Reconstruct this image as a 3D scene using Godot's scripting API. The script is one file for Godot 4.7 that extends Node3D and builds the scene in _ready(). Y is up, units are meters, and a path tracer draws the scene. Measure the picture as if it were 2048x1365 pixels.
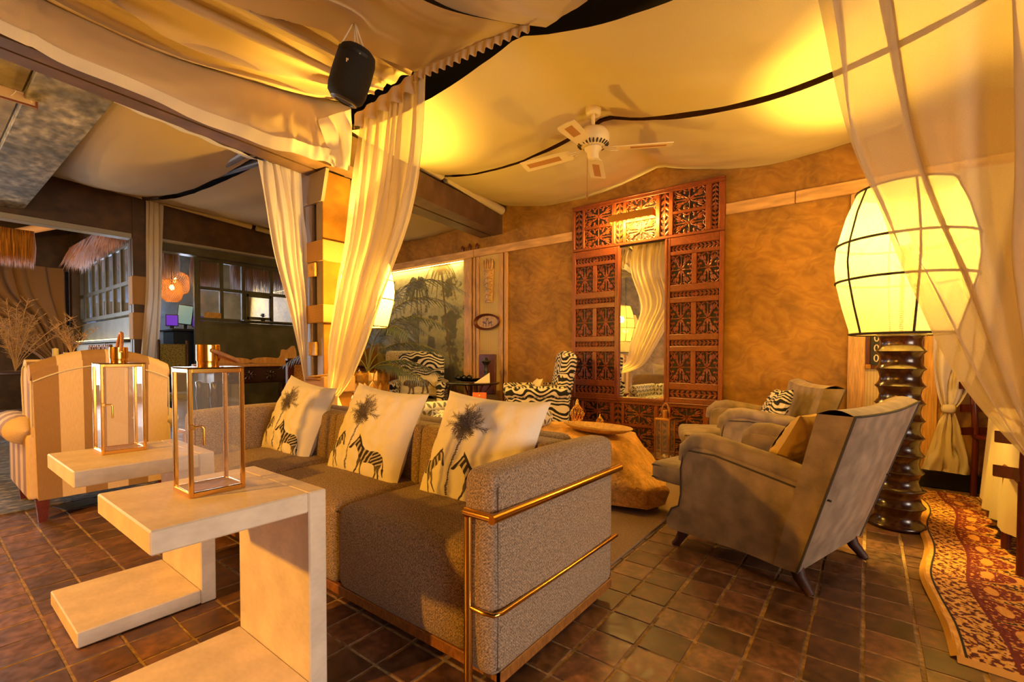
extends Node3D
# A tented lounge: warm lamps, draped canopy, sofa, C tables, armchairs, carved screen.

const WHITE := Color(1, 1, 1)
var M := {}
var T := {}
var rng := RandomNumberGenerator.new()
var used := {}

func _ready() -> void:
	rng.seed = 7
	make_camera()
	make_environment()
	make_lights()
	make_textures()
	make_materials()
	build_shell()
	build_floor()
	build_beams()
	build_back_wall()
	build_reception()
	build_canopy()
	build_curtains()
	build_screen()
	build_sofa()
	build_tables()
	build_armchairs()
	build_wing_chair()
	build_zebra_corner()
	build_stone_table()
	build_lamps()
	build_fan_and_speaker()
	build_right_side()
	build_left_background()
	build_behind_camera()

func make_camera() -> void:
	var cam := Camera3D.new()
	cam.name = "camera"
	cam.projection = Camera3D.PROJECTION_FRUSTUM
	cam.keep_aspect = Camera3D.KEEP_HEIGHT
	cam.set_frustum(2.0 * 0.73261 * 0.05, Vector2(0, 0.055818 * 0.05), 0.05, 60.0)
	add_child(cam)
	cam.transform = Transform3D(Basis(Vector3(0.794, 0.0026, -0.6079), Vector3(-0.0178, 0.9997, -0.019), Vector3(0.6076, 0.0259, 0.7938)).orthonormalized(), Vector3(0, 1.05, 0))
	cam.current = true

func make_environment() -> void:
	var we := WorldEnvironment.new()
	we.name = "world"
	var e := Environment.new()
	e.background_mode = Environment.BG_SKY
	var sky := Sky.new()
	var sm := ProceduralSkyMaterial.new()
	sm.sky_top_color = Color(0.55, 0.68, 0.88)
	sm.sky_horizon_color = Color(0.86, 0.9, 0.95)
	sm.ground_bottom_color = Color(0.4, 0.38, 0.36)
	sm.ground_horizon_color = Color(0.7, 0.7, 0.7)
	sm.sky_energy_multiplier = 1.0
	sky.sky_material = sm
	e.sky = sky
	e.background_energy_multiplier = 1.0
	e.tonemap_mode = Environment.TONE_MAPPER_LINEAR
	e.tonemap_exposure = 1.0
	e.sdfgi_enabled = true
	e.ssao_enabled = true
	e.ssil_enabled = true
	we.environment = e
	add_child(we)

const WARM := Color(1.0, 0.78, 0.30)      # filament lamps behind cloth
const WARM_PALE := Color(1.0, 0.79, 0.38)
const WARM_KEY := Color(1.0, 0.68, 0.15)

func omni(n: String, p: Vector3, c: Color, e: float, size := 0.05, parent: Node = self) -> void:
	var l := OmniLight3D.new()
	l.name = n
	l.light_color = c
	l.light_energy = e
	l.light_size = size
	l.omni_range = 30.0
	l.omni_attenuation = 2.0
	l.shadow_enabled = true
	parent.add_child(l, true)
	l.position = p

func spot(n: String, p: Vector3, to: Vector3, c: Color, e: float, angle: float, size := 0.05) -> void:
	var l := SpotLight3D.new()
	l.name = n
	l.light_color = c
	l.light_energy = e
	l.light_size = size
	l.spot_range = 30.0
	l.spot_attenuation = 2.0
	l.spot_angle = angle
	l.spot_angle_attenuation = 0.6
	l.shadow_enabled = true
	add_child(l, true)
	l.look_at_from_position(p, to, Vector3(0, 1, 0.01).normalized())

func area(n: String, p: Vector3, to: Vector3, size: Vector2, c: Color, e: float) -> void:
	var l := AreaLight3D.new()
	l.name = n
	l.light_color = c
	l.light_energy = e
	l.area_size = size
	l.area_range = 40.0
	l.shadow_enabled = true
	add_child(l, true)
	l.look_at_from_position(p, to, Vector3(0, 1, 0.01).normalized())

func make_lights() -> void:
	# daylight sources out of view: right one lights side faces, left one the floor
	area("unseen_daylight_right", Vector3(4.6, 1.25, -0.2), Vector3(0, 1.2, -0.6), Vector2(3.0, 1.8), Color(1.0, 0.90, 0.78), 24.0)
	area("unseen_daylight_left", Vector3(-12.6, 1.6, 1.4), Vector3(-6, 0.9, 0.6), Vector2(2.5, 2.4), Color(0.93, 0.96, 1.0), 34.0)
	# cool source out of view, placed to brighten the office behind the panes
	area("unseen_office_light", Vector3(-11.6, 2.2, -3.6), Vector3(-8, 1.6, -3.6), Vector2(2.5, 1.4), Color(0.78, 0.88, 1.0), 26.0)

# ---------------------------------------------------------------- mesh builder
class MB:
	var v := PackedVector3Array()
	var n := PackedVector3Array()
	var uv := PackedVector2Array()
	var ix := PackedInt32Array()
	var xf := Transform3D()

	func tri(a: Vector3, b: Vector3, c: Vector3) -> void:
		a = xf * a; b = xf * b; c = xf * c
		var k := v.size()
		var nn := (c - a).cross(b - a).normalized()
		v.append_array([a, b, c])
		n.append_array([nn, nn, nn])
		uv.append_array([Vector2.ZERO, Vector2.ZERO, Vector2.ZERO])
		ix.append_array([k, k + 1, k + 2])

	func quad(a: Vector3, b: Vector3, c: Vector3, d: Vector3, ua := Vector2(0, 0), ub := Vector2(1, 0), uc := Vector2(1, 1), ud := Vector2(0, 1)) -> void:
		a = xf * a; b = xf * b; c = xf * c; d = xf * d
		var k := v.size()
		var nn := (c - a).cross(b - a)
		if nn.length_squared() < 1e-16:
			nn = (d - a).cross(c - a)
		nn = nn.normalized()
		v.append_array([a, b, c, d])
		n.append_array([nn, nn, nn, nn])
		uv.append_array([ua, ub, uc, ud])
		ix.append_array([k, k + 1, k + 2, k, k + 2, k + 3])

	# a smooth grid of (nu+1) x (nv+1) points f(u, v); wrap joins u=0 and u=1 normals
	func grid(nu: int, nv: int, f: Callable, us := Vector2(1, 1), wrap := false) -> void:
		var k := v.size()
		var w := nu + 1
		var ns := PackedVector3Array()
		for j in nv + 1:
			for i in w:
				v.append(xf * (f.call(float(i) / nu, float(j) / nv) as Vector3))
				uv.append(Vector2(float(i) / nu, float(j) / nv) * us)
				ns.append(Vector3.ZERO)
		for j in nv:
			for i in nu:
				var a := j * w + i
				var q := [a, a + 1, a + w + 1, a + w]
				var nn := (v[k + q[2]] - v[k + q[0]]).cross(v[k + q[1]] - v[k + q[3]])
				for t in q:
					ns[t] += nn
				ix.append_array([k + q[0], k + q[1], k + q[2], k + q[0], k + q[2], k + q[3]])
		if wrap:
			for j in nv + 1:
				var s := ns[j * w] + ns[j * w + nu]
				ns[j * w] = s
				ns[j * w + nu] = s
		for t in ns:
			n.append(t.normalized() if t.length_squared() > 1e-20 else Vector3.UP)

	# chamfered box
	func box(c: Vector3, s: Vector3, ch := 0.004, b := Basis()) -> void:
		var keep := xf
		xf = xf * Transform3D(b, c)
		var h := s * 0.5
		ch = min(ch, min(h.x, min(h.y, h.z)) * 0.9)
		var ax := [Vector3(1, 0, 0), Vector3(0, 1, 0), Vector3(0, 0, 1)]
		for a in 3:
			var A: Vector3 = ax[a]
			var B: Vector3 = ax[(a + 1) % 3]
			var C: Vector3 = ax[(a + 2) % 3]
			var ha: float = h[a]
			var hb: float = h[(a + 1) % 3]
			var hc: float = h[(a + 2) % 3]
			for sg in [-1.0, 1.0]:
				var o: Vector3 = A * ha * sg
				var p := [o - B * (hb - ch) - C * (hc - ch), o + B * (hb - ch) - C * (hc - ch), o + B * (hb - ch) + C * (hc - ch), o - B * (hb - ch) + C * (hc - ch)]
				var uvs := [Vector2(-hb, -hc), Vector2(hb, -hc), Vector2(hb, hc), Vector2(-hb, hc)]
				if sg > 0:
					quad(p[3], p[2], p[1], p[0], uvs[3], uvs[2], uvs[1], uvs[0])
				else:
					quad(p[0], p[1], p[2], p[3], uvs[0], uvs[1], uvs[2], uvs[3])
			for s1 in [-1.0, 1.0]:
				for s2 in [-1.0, 1.0]:
					# edge along A between the +-B and +-C faces
					var e1: Vector3 = B * hb * s1 + C * (hc - ch) * s2
					var e2: Vector3 = B * (hb - ch) * s1 + C * hc * s2
					var l: Vector3 = A * (ha - ch)
					if s1 * s2 > 0:
						quad(e1 - l, e2 - l, e2 + l, e1 + l)
					else:
						quad(e2 - l, e1 - l, e1 + l, e2 + l)
		for sx in [-1.0, 1.0]:
			for sy in [-1.0, 1.0]:
				for sz in [-1.0, 1.0]:
					var p1 := Vector3(h.x * sx, (h.y - ch) * sy, (h.z - ch) * sz)
					var p2 := Vector3((h.x - ch) * sx, h.y * sy, (h.z - ch) * sz)
					var p3 := Vector3((h.x - ch) * sx, (h.y - ch) * sy, h.z * sz)
					if sx * sy * sz > 0:
						tri(p1, p3, p2)
					else:
						tri(p1, p2, p3)
		xf = keep

	# rounded box; mod(p, normal) may push the surface about (cushions)
	func rbox(c: Vector3, s: Vector3, r: float, b := Basis(), seg := 3, mid := 4, mod = null) -> void:
		var keep := xf
		xf = xf * Transform3D(b, c)
		var h := s * 0.5
		r = min(r, min(h.x, min(h.y, h.z)) * 0.999)
		var ks := []
		for a in 3:
			var l := []
			for i in seg + 1:
				l.append(-h[a] + r * (1.0 - cos(PI * 0.5 * i / seg)) if i < seg else -h[a] + r)
			for i in range(1, mid):
				l.append(-h[a] + r + (2.0 * (h[a] - r)) * i / mid)
			for i in seg + 1:
				var q: float = h[a] - r * (1.0 - cos(PI * 0.5 * (seg - i) / seg)) if i > 0 else h[a] - r
				l.append(q)
			ks.append(l)
		var inner := h - Vector3(r, r, r)
		for a in 3:
			var bb := (a + 1) % 3
			var cc := (a + 2) % 3
			var lb: Array = ks[bb]
			var lc: Array = ks[cc]
			for sg in [-1.0, 1.0]:
				var f := func(u: float, w: float) -> Vector3:
					var p := Vector3.ZERO
					p[a] = h[a] * sg
					p[bb] = lb[roundi(u * (lb.size() - 1))]
					p[cc] = lc[roundi(w * (lc.size() - 1))]
					if sg > 0:
						p[bb] = lb[lb.size() - 1 - roundi(u * (lb.size() - 1))]
					var q := p.clamp(-inner, inner)
					var d := (p - q).normalized()
					q += d * r
					return mod.call(q, d) if mod != null else q
				grid(lb.size() - 1, lc.size() - 1, f)
		xf = keep

	func tube(path: Array, r, seg := 8, cap := true) -> void:
		var m := path.size()
		var rings := []
		var t0: Vector3 = (path[1] - path[0]).normalized()
		var up := Vector3.UP if absf(t0.y) < 0.9 else Vector3.RIGHT
		var s: Vector3 = t0.cross(up).normalized()
		for i in m:
			var t: Vector3 = (path[mini(i + 1, m - 1)] - path[maxi(i - 1, 0)]).normalized()
			s = (s - t * s.dot(t)).normalized()
			var w := t.cross(s)
			var rr: float = r[i] if r is Array else r
			var ring := []
			for k in seg + 1:
				var a := TAU * k / seg
				ring.append(path[i] + (s * cos(a) + w * sin(a)) * rr)
			rings.append(ring)
		grid(seg, m - 1, func(u: float, q: float) -> Vector3: return rings[roundi(q * (m - 1))][roundi(u * seg)], Vector2.ONE, true)
		if cap:
			for k in seg:
				tri(path[0], rings[0][k], rings[0][k + 1])
				tri(path[m - 1], rings[m - 1][k + 1], rings[m - 1][k])

	# profile: [Vector2(radius, height), ...] from bottom to top
	func lathe(profile: Array, seg := 24, c := Vector3.ZERO) -> void:
		var m := profile.size()
		grid(seg, m - 1, func(u: float, q: float) -> Vector3:
			var p: Vector2 = profile[roundi(q * (m - 1))]
			var a := TAU * roundi(u * seg) / seg
			return c + Vector3(cos(a) * p.x, p.y, sin(a) * p.x), Vector2.ONE, true)

	# polygon in the xy plane, extruded from z=0 to z=d, front edge bevelled
	func prism(poly: PackedVector2Array, d: float, bev := 0.0) -> void:
		var p := poly
		if Geometry2D.is_polygon_clockwise(p):
			p.reverse()
		var m := p.size()
		var front := p
		if bev > 0.0:
			var off := Geometry2D.offset_polygon(p, -bev, Geometry2D.JOIN_MITER)
			front = p
			if off.size() == 1 and off[0].size() == m:
				# match the start vertex
				var best := 0
				for i in m:
					if off[0][i].distance_squared_to(p[0]) < off[0][best].distance_squared_to(p[0]):
						best = i
				front = PackedVector2Array()
				for i in m:
					front.append(off[0][(best + i) % m])
			else:
				bev = 0.0
		for i in m:
			var j := (i + 1) % m
			quad(Vector3(p[i].x, p[i].y, 0), Vector3(p[i].x, p[i].y, d - bev), Vector3(p[j].x, p[j].y, d - bev), Vector3(p[j].x, p[j].y, 0))
			if bev > 0.0:
				quad(Vector3(p[i].x, p[i].y, d - bev), Vector3(front[i].x, front[i].y, d), Vector3(front[j].x, front[j].y, d), Vector3(p[j].x, p[j].y, d - bev))
		var t := Geometry2D.triangulate_polygon(front)
		for i in range(0, t.size(), 3):
			var a := front[t[i]]
			var b := front[t[i + 1]]
			var c := front[t[i + 2]]
			if (b - a).cross(c - a) > 0:
				var sw := b
				b = c
				c = sw
			tri(Vector3(a.x, a.y, d), Vector3(b.x, b.y, d), Vector3(c.x, c.y, d))
			tri(Vector3(a.x, a.y, 0), Vector3(c.x, c.y, 0), Vector3(b.x, b.y, 0))

	func mesh() -> ArrayMesh:
		var am := ArrayMesh.new()
		var arr := []
		arr.resize(Mesh.ARRAY_MAX)
		arr[Mesh.ARRAY_VERTEX] = v
		arr[Mesh.ARRAY_NORMAL] = n
		arr[Mesh.ARRAY_TEX_UV] = uv
		arr[Mesh.ARRAY_INDEX] = ix
		am.add_surface_from_arrays(Mesh.PRIMITIVE_TRIANGLES, arr)
		return am

func unique(called: String) -> String:
	var k: int = used.get(called, 0)
	used[called] = k + 1
	return called if k == 0 else "%s_%03d" % [called, k]

func part(called: String, mesh: Mesh, mat: Material, parent: Node, label := "") -> MeshInstance3D:
	var o := MeshInstance3D.new()
	var nm := called
	var k := 0
	while parent.has_node(nm):
		k += 1
		nm = "%s_%03d" % [called, k]
	o.name = nm
	o.mesh = mesh
	o.material_override = mat
	parent.add_child(o, true)
	if label:
		o.set_meta("label", label)
	return o

func fast_part(called: String, index: int, mesh: Mesh, mat: Material, parent: Node) -> MeshInstance3D:
	var o := MeshInstance3D.new()
	o.name = called if index == 0 else "%s_%03d" % [called, index]
	o.mesh = mesh
	o.material_override = mat
	parent.add_child(o, true)
	return o

func tag(o: Node, label: String, category: String, group := "", kind := "") -> Node:
	o.set_meta("label", label)
	o.set_meta("category", category)
	if group: o.set_meta("group", group)
	if kind: o.set_meta("kind", kind)
	return o

func thing(called: String, label: String, category: String, at := Vector3.ZERO, turn := 0.0, group := "") -> Node3D:
	var o := Node3D.new()
	o.name = unique(called)
	add_child(o, true)
	o.position = at
	o.rotation.y = turn
	tag(o, label, category, group)
	return o

func solo(called: String, mesh: Mesh, mat: Material, label: String, category: String, group := "", kind := "") -> MeshInstance3D:
	var o := MeshInstance3D.new()
	o.name = unique(called)
	o.mesh = mesh
	o.material_override = mat
	add_child(o, true)
	tag(o, label, category, group, kind)
	return o

func copy(o: Node3D, called: String, label: String, at: Vector3, turn: float, group := "") -> Node3D:
	var c: Node3D = o.duplicate()
	c.name = unique(called)
	add_child(c, true)
	c.position = at
	c.rotation.y = turn
	c.set_meta("label", label)
	if group: c.set_meta("group", group)
	return c

func structure(called: String, mesh: Mesh, mat: Material, label: String, category := "wall") -> MeshInstance3D:
	return solo(called, mesh, mat, label, category, "", "structure")

func boxmesh(c: Vector3, s: Vector3, ch := 0.004, b := Basis()) -> ArrayMesh:
	var m := MB.new()
	m.box(c, s, ch, b)
	return m.mesh()

func ry(deg: float) -> Basis:
	return Basis(Vector3.UP, deg_to_rad(deg))

func noise(sd: int, freq: float, oct := 3) -> FastNoiseLite:
	var f := FastNoiseLite.new()
	f.seed = sd
	f.noise_type = FastNoiseLite.TYPE_SIMPLEX_SMOOTH
	f.frequency = freq
	f.fractal_octaves = oct
	return f

# ---------------------------------------------------------------- textures
func img_tex(im: Image) -> ImageTexture:
	return ImageTexture.create_from_image(im)

func make_img(w: int, h: int, f: Callable) -> Image:
	var d := PackedByteArray()
	d.resize(w * h * 3)
	var k := 0
	for y in h:
		for x in w:
			var c: Color = f.call(x, y)
			d[k] = clampi(int(c.r * 255.0 + 0.5), 0, 255)
			d[k + 1] = clampi(int(c.g * 255.0 + 0.5), 0, 255)
			d[k + 2] = clampi(int(c.b * 255.0 + 0.5), 0, 255)
			k += 3
	return Image.create_from_data(w, h, false, Image.FORMAT_RGB8, d)

func seam(sd: int, freq: float, w: int, h: int, oct := 3) -> Image:
	return noise(sd, freq, oct).get_seamless_image(w, h)

func px(im: Image, x: int, y: int) -> float:
	return im.get_pixel(x, y).r

func inpoly(poly: PackedVector2Array, p: Vector2) -> bool:
	return Geometry2D.is_point_in_polygon(p, poly)

# fills a polygon given in 0..1 coordinates; col(x, y, s) gives each pixel's colour
func fill_poly(im: Image, poly: PackedVector2Array, col: Callable) -> void:
	var w := im.get_width()
	var h := im.get_height()
	var lo := poly[0]
	var hi := poly[0]
	for p in poly:
		lo = lo.min(p)
		hi = hi.max(p)
	for y in range(maxi(0, int(lo.y * h)), mini(h, int(hi.y * h) + 1)):
		for x in range(maxi(0, int(lo.x * w)), mini(w, int(hi.x * w) + 1)):
			if inpoly(poly, Vector2((x + 0.5) / w, (y + 0.5) / h)):
				im.set_pixel(x, y, col.call(x, y))

func stroke(im: Image, a: Vector2, b: Vector2, w0: float, w1: float, c: Color, alpha := 1.0) -> void:
	var s := Vector2(im.get_width(), im.get_height())
	a *= s
	b *= s
	var steps := maxi(2, int(a.distance_to(b)))
	for i in steps + 1:
		var t := float(i) / steps
		var p := a.lerp(b, t)
		var r := lerpf(w0, w1, t) * 0.5
		var q := maxi(0, ceili(r - 0.5))
		for yy in range(int(p.y) - q, int(p.y) + q + 1):
			for xx in range(int(p.x) - q, int(p.x) + q + 1):
				if xx >= 0 and yy >= 0 and xx < s.x and yy < s.y and Vector2(xx - int(p.x), yy - int(p.y)).length() <= r + 0.3:
					im.set_pixel(xx, yy, im.get_pixel(xx, yy).lerp(c, alpha))

func pv(list: Array) -> PackedVector2Array:
	var p := PackedVector2Array()
	for i in range(0, list.size(), 2):
		p.append(Vector2(list[i], list[i + 1]))
	return p

func smooth_poly(p: PackedVector2Array, per := 4) -> PackedVector2Array:
	var o := PackedVector2Array()
	var m := p.size()
	for i in m:
		for k in per:
			o.append(p[i].cubic_interpolate(p[(i + 1) % m], p[(i + m - 1) % m], p[(i + 2) % m], float(k) / per))
	return o

func make_textures() -> void:
	var a := seam(1, 0.012, 256, 256, 4)
	var b := seam(2, 0.06, 256, 256, 3)
	var fine := seam(3, 0.28, 256, 256, 2)
	# cloth: a plain weave
	T.weave = img_tex(make_img(256, 256, func(x, y):
		var s := 0.90 + 0.05 * (fine.get_pixel(x, y).r - 0.5) * 2.0 + 0.03 * sin(x * TAU / 4.0) * sin(y * TAU / 4.0) + 0.05 * (px(b, x, (y * 3) % 256) - 0.5)
		return Color(s, s, s)))
	# tweed: two tones of yarn
	T.tweed = img_tex(make_img(256, 256, func(x, y):
		var s := 0.72 + 0.6 * (px(fine, x, y) - 0.5) + 0.35 * (px(fine, (x * 2) % 256, (y * 2 + 31) % 256) - 0.5) + 0.10 * (px(b, x, y) - 0.5) + (0.08 if ((x / 2 + y / 2) % 2 == 0) else -0.06)
		return Color(s, s * 0.98, s * 0.96)))
	# velvet: soft rubbed patches
	T.velvet = img_tex(make_img(256, 256, func(x, y):
		var s := 0.88 + 0.28 * (px(a, x, y) - 0.5) + 0.08 * (px(fine, x, y) - 0.5)
		return Color(s, s, s)))
	# stucco: brushed ochre plaster
	var st1 := seam(11, 0.008, 512, 512, 4)
	var st2 := seam(12, 0.03, 512, 512, 4)
	T.stucco = img_tex(make_img(512, 512, func(x, y):
		var wx := int(40.0 * px(st1, x, y))
		var k := px(st2, (x + wx * 2) % 512, (y * 2 + wx * 3) % 512)
		var m := px(st1, (y + 100) % 512, x)
		var s := 0.82 + 0.20 * (k - 0.5) + 0.26 * (m - 0.5)
		return Color(s * 1.05, s * (0.97 + 0.05 * k), s * (0.85 + 0.2 * k))))
	T.rough = img_tex(st2)
	# wood grain, lengthways along v
	var g1 := seam(21, 0.02, 256, 256, 3)
	T.wood = img_tex(make_img(256, 512, func(x, y):
		var q := px(g1, x, (y / 6) % 256)
		var ring := sin((x * 0.22 + q * 26.0))
		var f := px(fine, x, (y / 14) % 256)
		var s := 0.84 + 0.09 * ring * 0.6 + 0.2 * (f - 0.5) + 0.14 * (px(g1, x, y / 2) - 0.5)
		return Color(s, s * 0.95, s * 0.88)))
	# worn tile face
	T.tile = img_tex(make_img(512, 512, func(x, y):
		var k := px(st2, x, y)
		var q := px(st1, x, y)
		var s := 0.72 + 0.30 * (k - 0.5) + 0.35 * (q - 0.5)
		var sp := 0.08 if px(fine, (x * 3) % 256, (y * 3) % 256) > 0.83 else 0.0
		return Color(s + sp, s * 0.97 + sp, s * 0.93 + sp)))
	T.tile_rough = img_tex(make_img(256, 256, func(x, y):
		var s := 0.40 + 0.28 * (px(st2, x * 2, y * 2) - 0.4)
		return Color(s, s, s)))
	# weathered grey plank
	T.plank = img_tex(make_img(256, 512, func(x, y):
		var k := px(b, x, (y / 3) % 256)
		var q := px(a, (x * 2) % 256, (y / 2) % 256)
		var s := 0.50 + 0.75 * (k - 0.5) + 0.6 * (q - 0.5)
		return Color(s, s * 0.98, s * 0.96)))
	T.pin = img_tex(make_img(64, 16, func(x, _y):
		var s := 0.92 if (x / 4) % 2 == 0 else 0.84
		return Color(s, s, s)))
	T.paint = img_tex(make_img(256, 256, func(x, y):
		var s := 0.93 + 0.10 * (px(a, x, y) - 0.5) + 0.05 * (px(b, x, (y * 2) % 256) - 0.5)
		return Color(s, s, s)))
	T.worn = img_tex(make_img(512, 512, func(x, y):
		var k := px(st2, x, (y * 2) % 512)
		var q := px(st1, x, y)
		var s := 0.58 + 0.55 * (k - 0.5) * (0.4 + q) + 0.4 * (q - 0.5)
		return Color(s, s * 0.97, s * 0.95)))
	T.cord = img_tex(make_img(64, 256, func(x, y):
		var s := 0.74 + 0.24 * absf(sin(y * PI / 8.0)) + 0.12 * (px(fine, (x * 2) % 256, y) - 0.5)
		return Color(s, s * 0.97, s * 0.92)))
	# zebra stripes
	var z1 := seam(31, 0.0055, 512, 512, 1)
	var z2 := seam(32, 0.02, 512, 512, 2)
	T.zebra = img_tex(make_img(512, 512, func(x, y):
		var w := (px(z1, x, y) - 0.5) * 9.0
		var s := sin(y * TAU * 12.0 / 512.0 + w * 1.25 + 0.5 * sin(x * TAU / 512.0))
		var k := smoothstep(-0.15, 0.05, s + 0.5 * (px(z2, x, y) - 0.5))
		return Color(0.035, 0.026, 0.025).lerp(Color(0.86, 0.80, 0.70), k)))
	# grey petals on white
	T.petal = img_tex(make_img(256, 256, func(x, y):
		var p := Vector2(x / 128.0, y / 128.0)
		p = Vector2(fposmod(p.x, 1.0) - 0.5, fposmod(p.y, 1.0) - 0.5)
		var hit := false
		for t in 4:
			var d := Vector2.RIGHT.rotated(PI / 4 + t * PI / 2)
			var l := p.dot(d)
			var q := absf(p.dot(d.orthogonal()))
			if l > 0.06 and l < 0.64 and q < 0.115 * sin(PI * (l - 0.06) / 0.58):
				hit = true
		return Color(0.42, 0.41, 0.41) if hit else Color(0.84, 0.82, 0.80)))
	# two tones of a broad woven stripe
	T.stripe = img_tex(make_img(256, 64, func(x, y):
		var k := fposmod(x / 128.0, 1.0)
		var c := Color(0.86, 0.78, 0.70) if k < 0.5 else Color(0.60, 0.48, 0.36)
		return c * (0.96 + 0.08 * (px(fine, x, y) - 0.5))))
	T.mural = img_tex(paint_mural())
	T.pillow = img_tex(paint_pillow())
	T.tiger = img_tex(paint_tiger())
	T.rug = img_tex(paint_rug())
	T.floral = img_tex(make_img(256, 128, func(x, y):
		var k := px(b, x, y * 2)
		var q := px(b, (x * 2 + 60) % 256, (y * 3) % 256)
		var c := Color(0.86, 0.80, 0.60)
		if k > 0.62: c = Color(0.55, 0.36, 0.22)
		elif q > 0.66: c = Color(0.45, 0.45, 0.25)
		return c))
	# matting of the lamp shades: a fine ribbed weave with slanting bands
	T.matting = img_tex(make_img(512, 256, func(x, y):
		var s := 0.80 + 0.14 * sin(y * TAU / 6.0) + 0.10 * (px(fine, (x / 2) % 256, y) - 0.5) + 0.16 * (px(b, (x + y) % 256, (x + y) / 24 % 256) - 0.5) + 0.14 * (px(b, (x - y + 512) % 256, (x - y + 512) / 20 % 256) - 0.5)
		return Color(s, s, s)))
	var nm := seam(41, 0.2, 256, 256, 2)
	T.grain_h = img_tex(nm)
	T.soft_h = img_tex(b)
	T.plaster_h = img_tex(st2)

func zebra_shape(im: Image, o: Vector2, s: float, flip: float, ink: Color, paper: Color) -> void:
	# a zebra in side view, facing left when flip is 1; o is the withers
	var P := func(l: Array) -> PackedVector2Array:
		var p := pv(l)
		for i in p.size():
			p[i] = o + Vector2(p[i].x * flip, p[i].y) * s
		return smooth_poly(p)
	var w := im.get_width()
	var body: PackedVector2Array = P.call([-0.02, -0.02, 0.20, 0.0, 0.40, -0.03, 0.56, 0.04, 0.58, 0.16, 0.50, 0.27, 0.30, 0.25, 0.10, 0.28, -0.04, 0.20, -0.10, 0.08])
	var neck: PackedVector2Array = P.call([0.04, 0.0, -0.06, -0.12, -0.16, -0.22, -0.24, -0.22, -0.30, -0.10, -0.38, 0.02, -0.33, 0.06, -0.22, -0.04, -0.12, 0.08, 0.02, 0.14])
	var col := func(x, y) -> Color:
		var q := (Vector2(x, y) / w - o) / s
		q.x *= flip
		var t := sin((q.x * 46.0 + q.y * (18.0 if q.x < 0.3 else 60.0)) * 1.15)
		return ink if t > -0.25 else ink.lerp(paper, 0.78)
	for leg in [[-0.02, 0.20, -0.10, 0.44, -0.20, 0.62], [0.05, 0.22, 0.04, 0.46, -0.04, 0.66], [0.46, 0.18, 0.47, 0.42, 0.36, 0.62], [0.52, 0.16, 0.55, 0.44, 0.50, 0.66]]:
		var A := o + Vector2(leg[0] * flip, leg[1]) * s
		var B := o + Vector2(leg[2] * flip, leg[3]) * s
		var C := o + Vector2(leg[4] * flip, leg[5]) * s
		stroke(im, A, B, s * w * 0.11, s * w * 0.035, ink.lerp(paper, 0.25))
		stroke(im, B, C, s * w * 0.04, s * w * 0.026, ink.lerp(paper, 0.1))
	fill_poly(im, body, col)
	fill_poly(im, neck, col)
	stroke(im, o + Vector2(0.04 * flip, -0.01) * s, o + Vector2(-0.20 * flip, -0.25) * s, s * w * 0.05, s * w * 0.04, ink)
	stroke(im, o + Vector2(-0.20 * flip, -0.22) * s, o + Vector2(-0.21 * flip, -0.30) * s, s * w * 0.04, s * w * 0.01, ink)
	stroke(im, o + Vector2(-0.34 * flip, 0.0) * s, o + Vector2(-0.37 * flip, 0.04) * s, s * w * 0.05, s * w * 0.04, ink)
	stroke(im, o + Vector2(0.57 * flip, 0.05) * s, o + Vector2(0.63 * flip, 0.30) * s, s * w * 0.012, s * w * 0.018, ink)
	stroke(im, o + Vector2(0.63 * flip, 0.30) * s, o + Vector2(0.65 * flip, 0.44) * s, s * w * 0.045, s * w * 0.02, ink)

func paint_pillow() -> Image:
	var f := seam(51, 0.2, 256, 256, 2)
	var im := make_img(768, 768, func(x, y):
		var s := 0.97 + 0.04 * (px(f, x % 256, y % 256) - 0.5) * 2.0
		return Color(0.90 * s, 0.865 * s, 0.82 * s))
	var ink := Color(0.17, 0.13, 0.14)
	var paper := Color(0.86, 0.82, 0.78)
	var r := RandomNumberGenerator.new()
	r.seed = 5
	# trunk
	var base := Vector2(0.36, 0.93)
	var crown := Vector2(0.42, 0.36)
	for i in 40:
		var t := i / 39.0
		var p := base.lerp(crown, t) + Vector2(-0.015 * sin(t * PI), 0)
		stroke(im, p + Vector2(-0.008, 0.004), p + Vector2(0.008 - 0.002 * (i % 3), -0.004), 8.0 - 2.0 * t, 5.0, ink, 0.75 if i % 2 else 0.4)
	# crown: many pinnate fronds
	for i in 26:
		var ang := r.randf_range(0.0, TAU)
		var len := r.randf_range(0.09, 0.20) * (1.15 if sin(ang) < 0.3 else 0.8)
		var dir := Vector2(cos(ang) * 0.95, sin(ang) * 0.9 - 0.22)
		var mid := crown + Vector2(0.0, -0.03) + dir * len * 0.5
		var tip := mid + dir * len * 0.55 + Vector2(0, 0.03)
		var ink2 := ink.lerp(paper, r.randf_range(0.0, 0.25))
		for part_ in [[crown, mid], [mid, tip]]:
			var A: Vector2 = part_[0]
			var B: Vector2 = part_[1]
			stroke(im, A, B, 3.0, 1.6, ink2)
			var nrm := (B - A).orthogonal().normalized()
			for k in 9:
				var q := A.lerp(B, k / 8.0)
				for sd in [-1.0, 1.0]:
					stroke(im, q, q + nrm * sd * r.randf_range(0.018, 0.045) + (B - A) * 0.38, 2.2, 1.0, ink2, 0.85)
	zebra_shape(im, Vector2(0.57, 0.68), 0.46, 1.0, ink, paper)
	zebra_shape(im, Vector2(0.145, 0.67), 0.42, -1.0, ink.lerp(paper, 0.12), paper)
	return im

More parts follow.
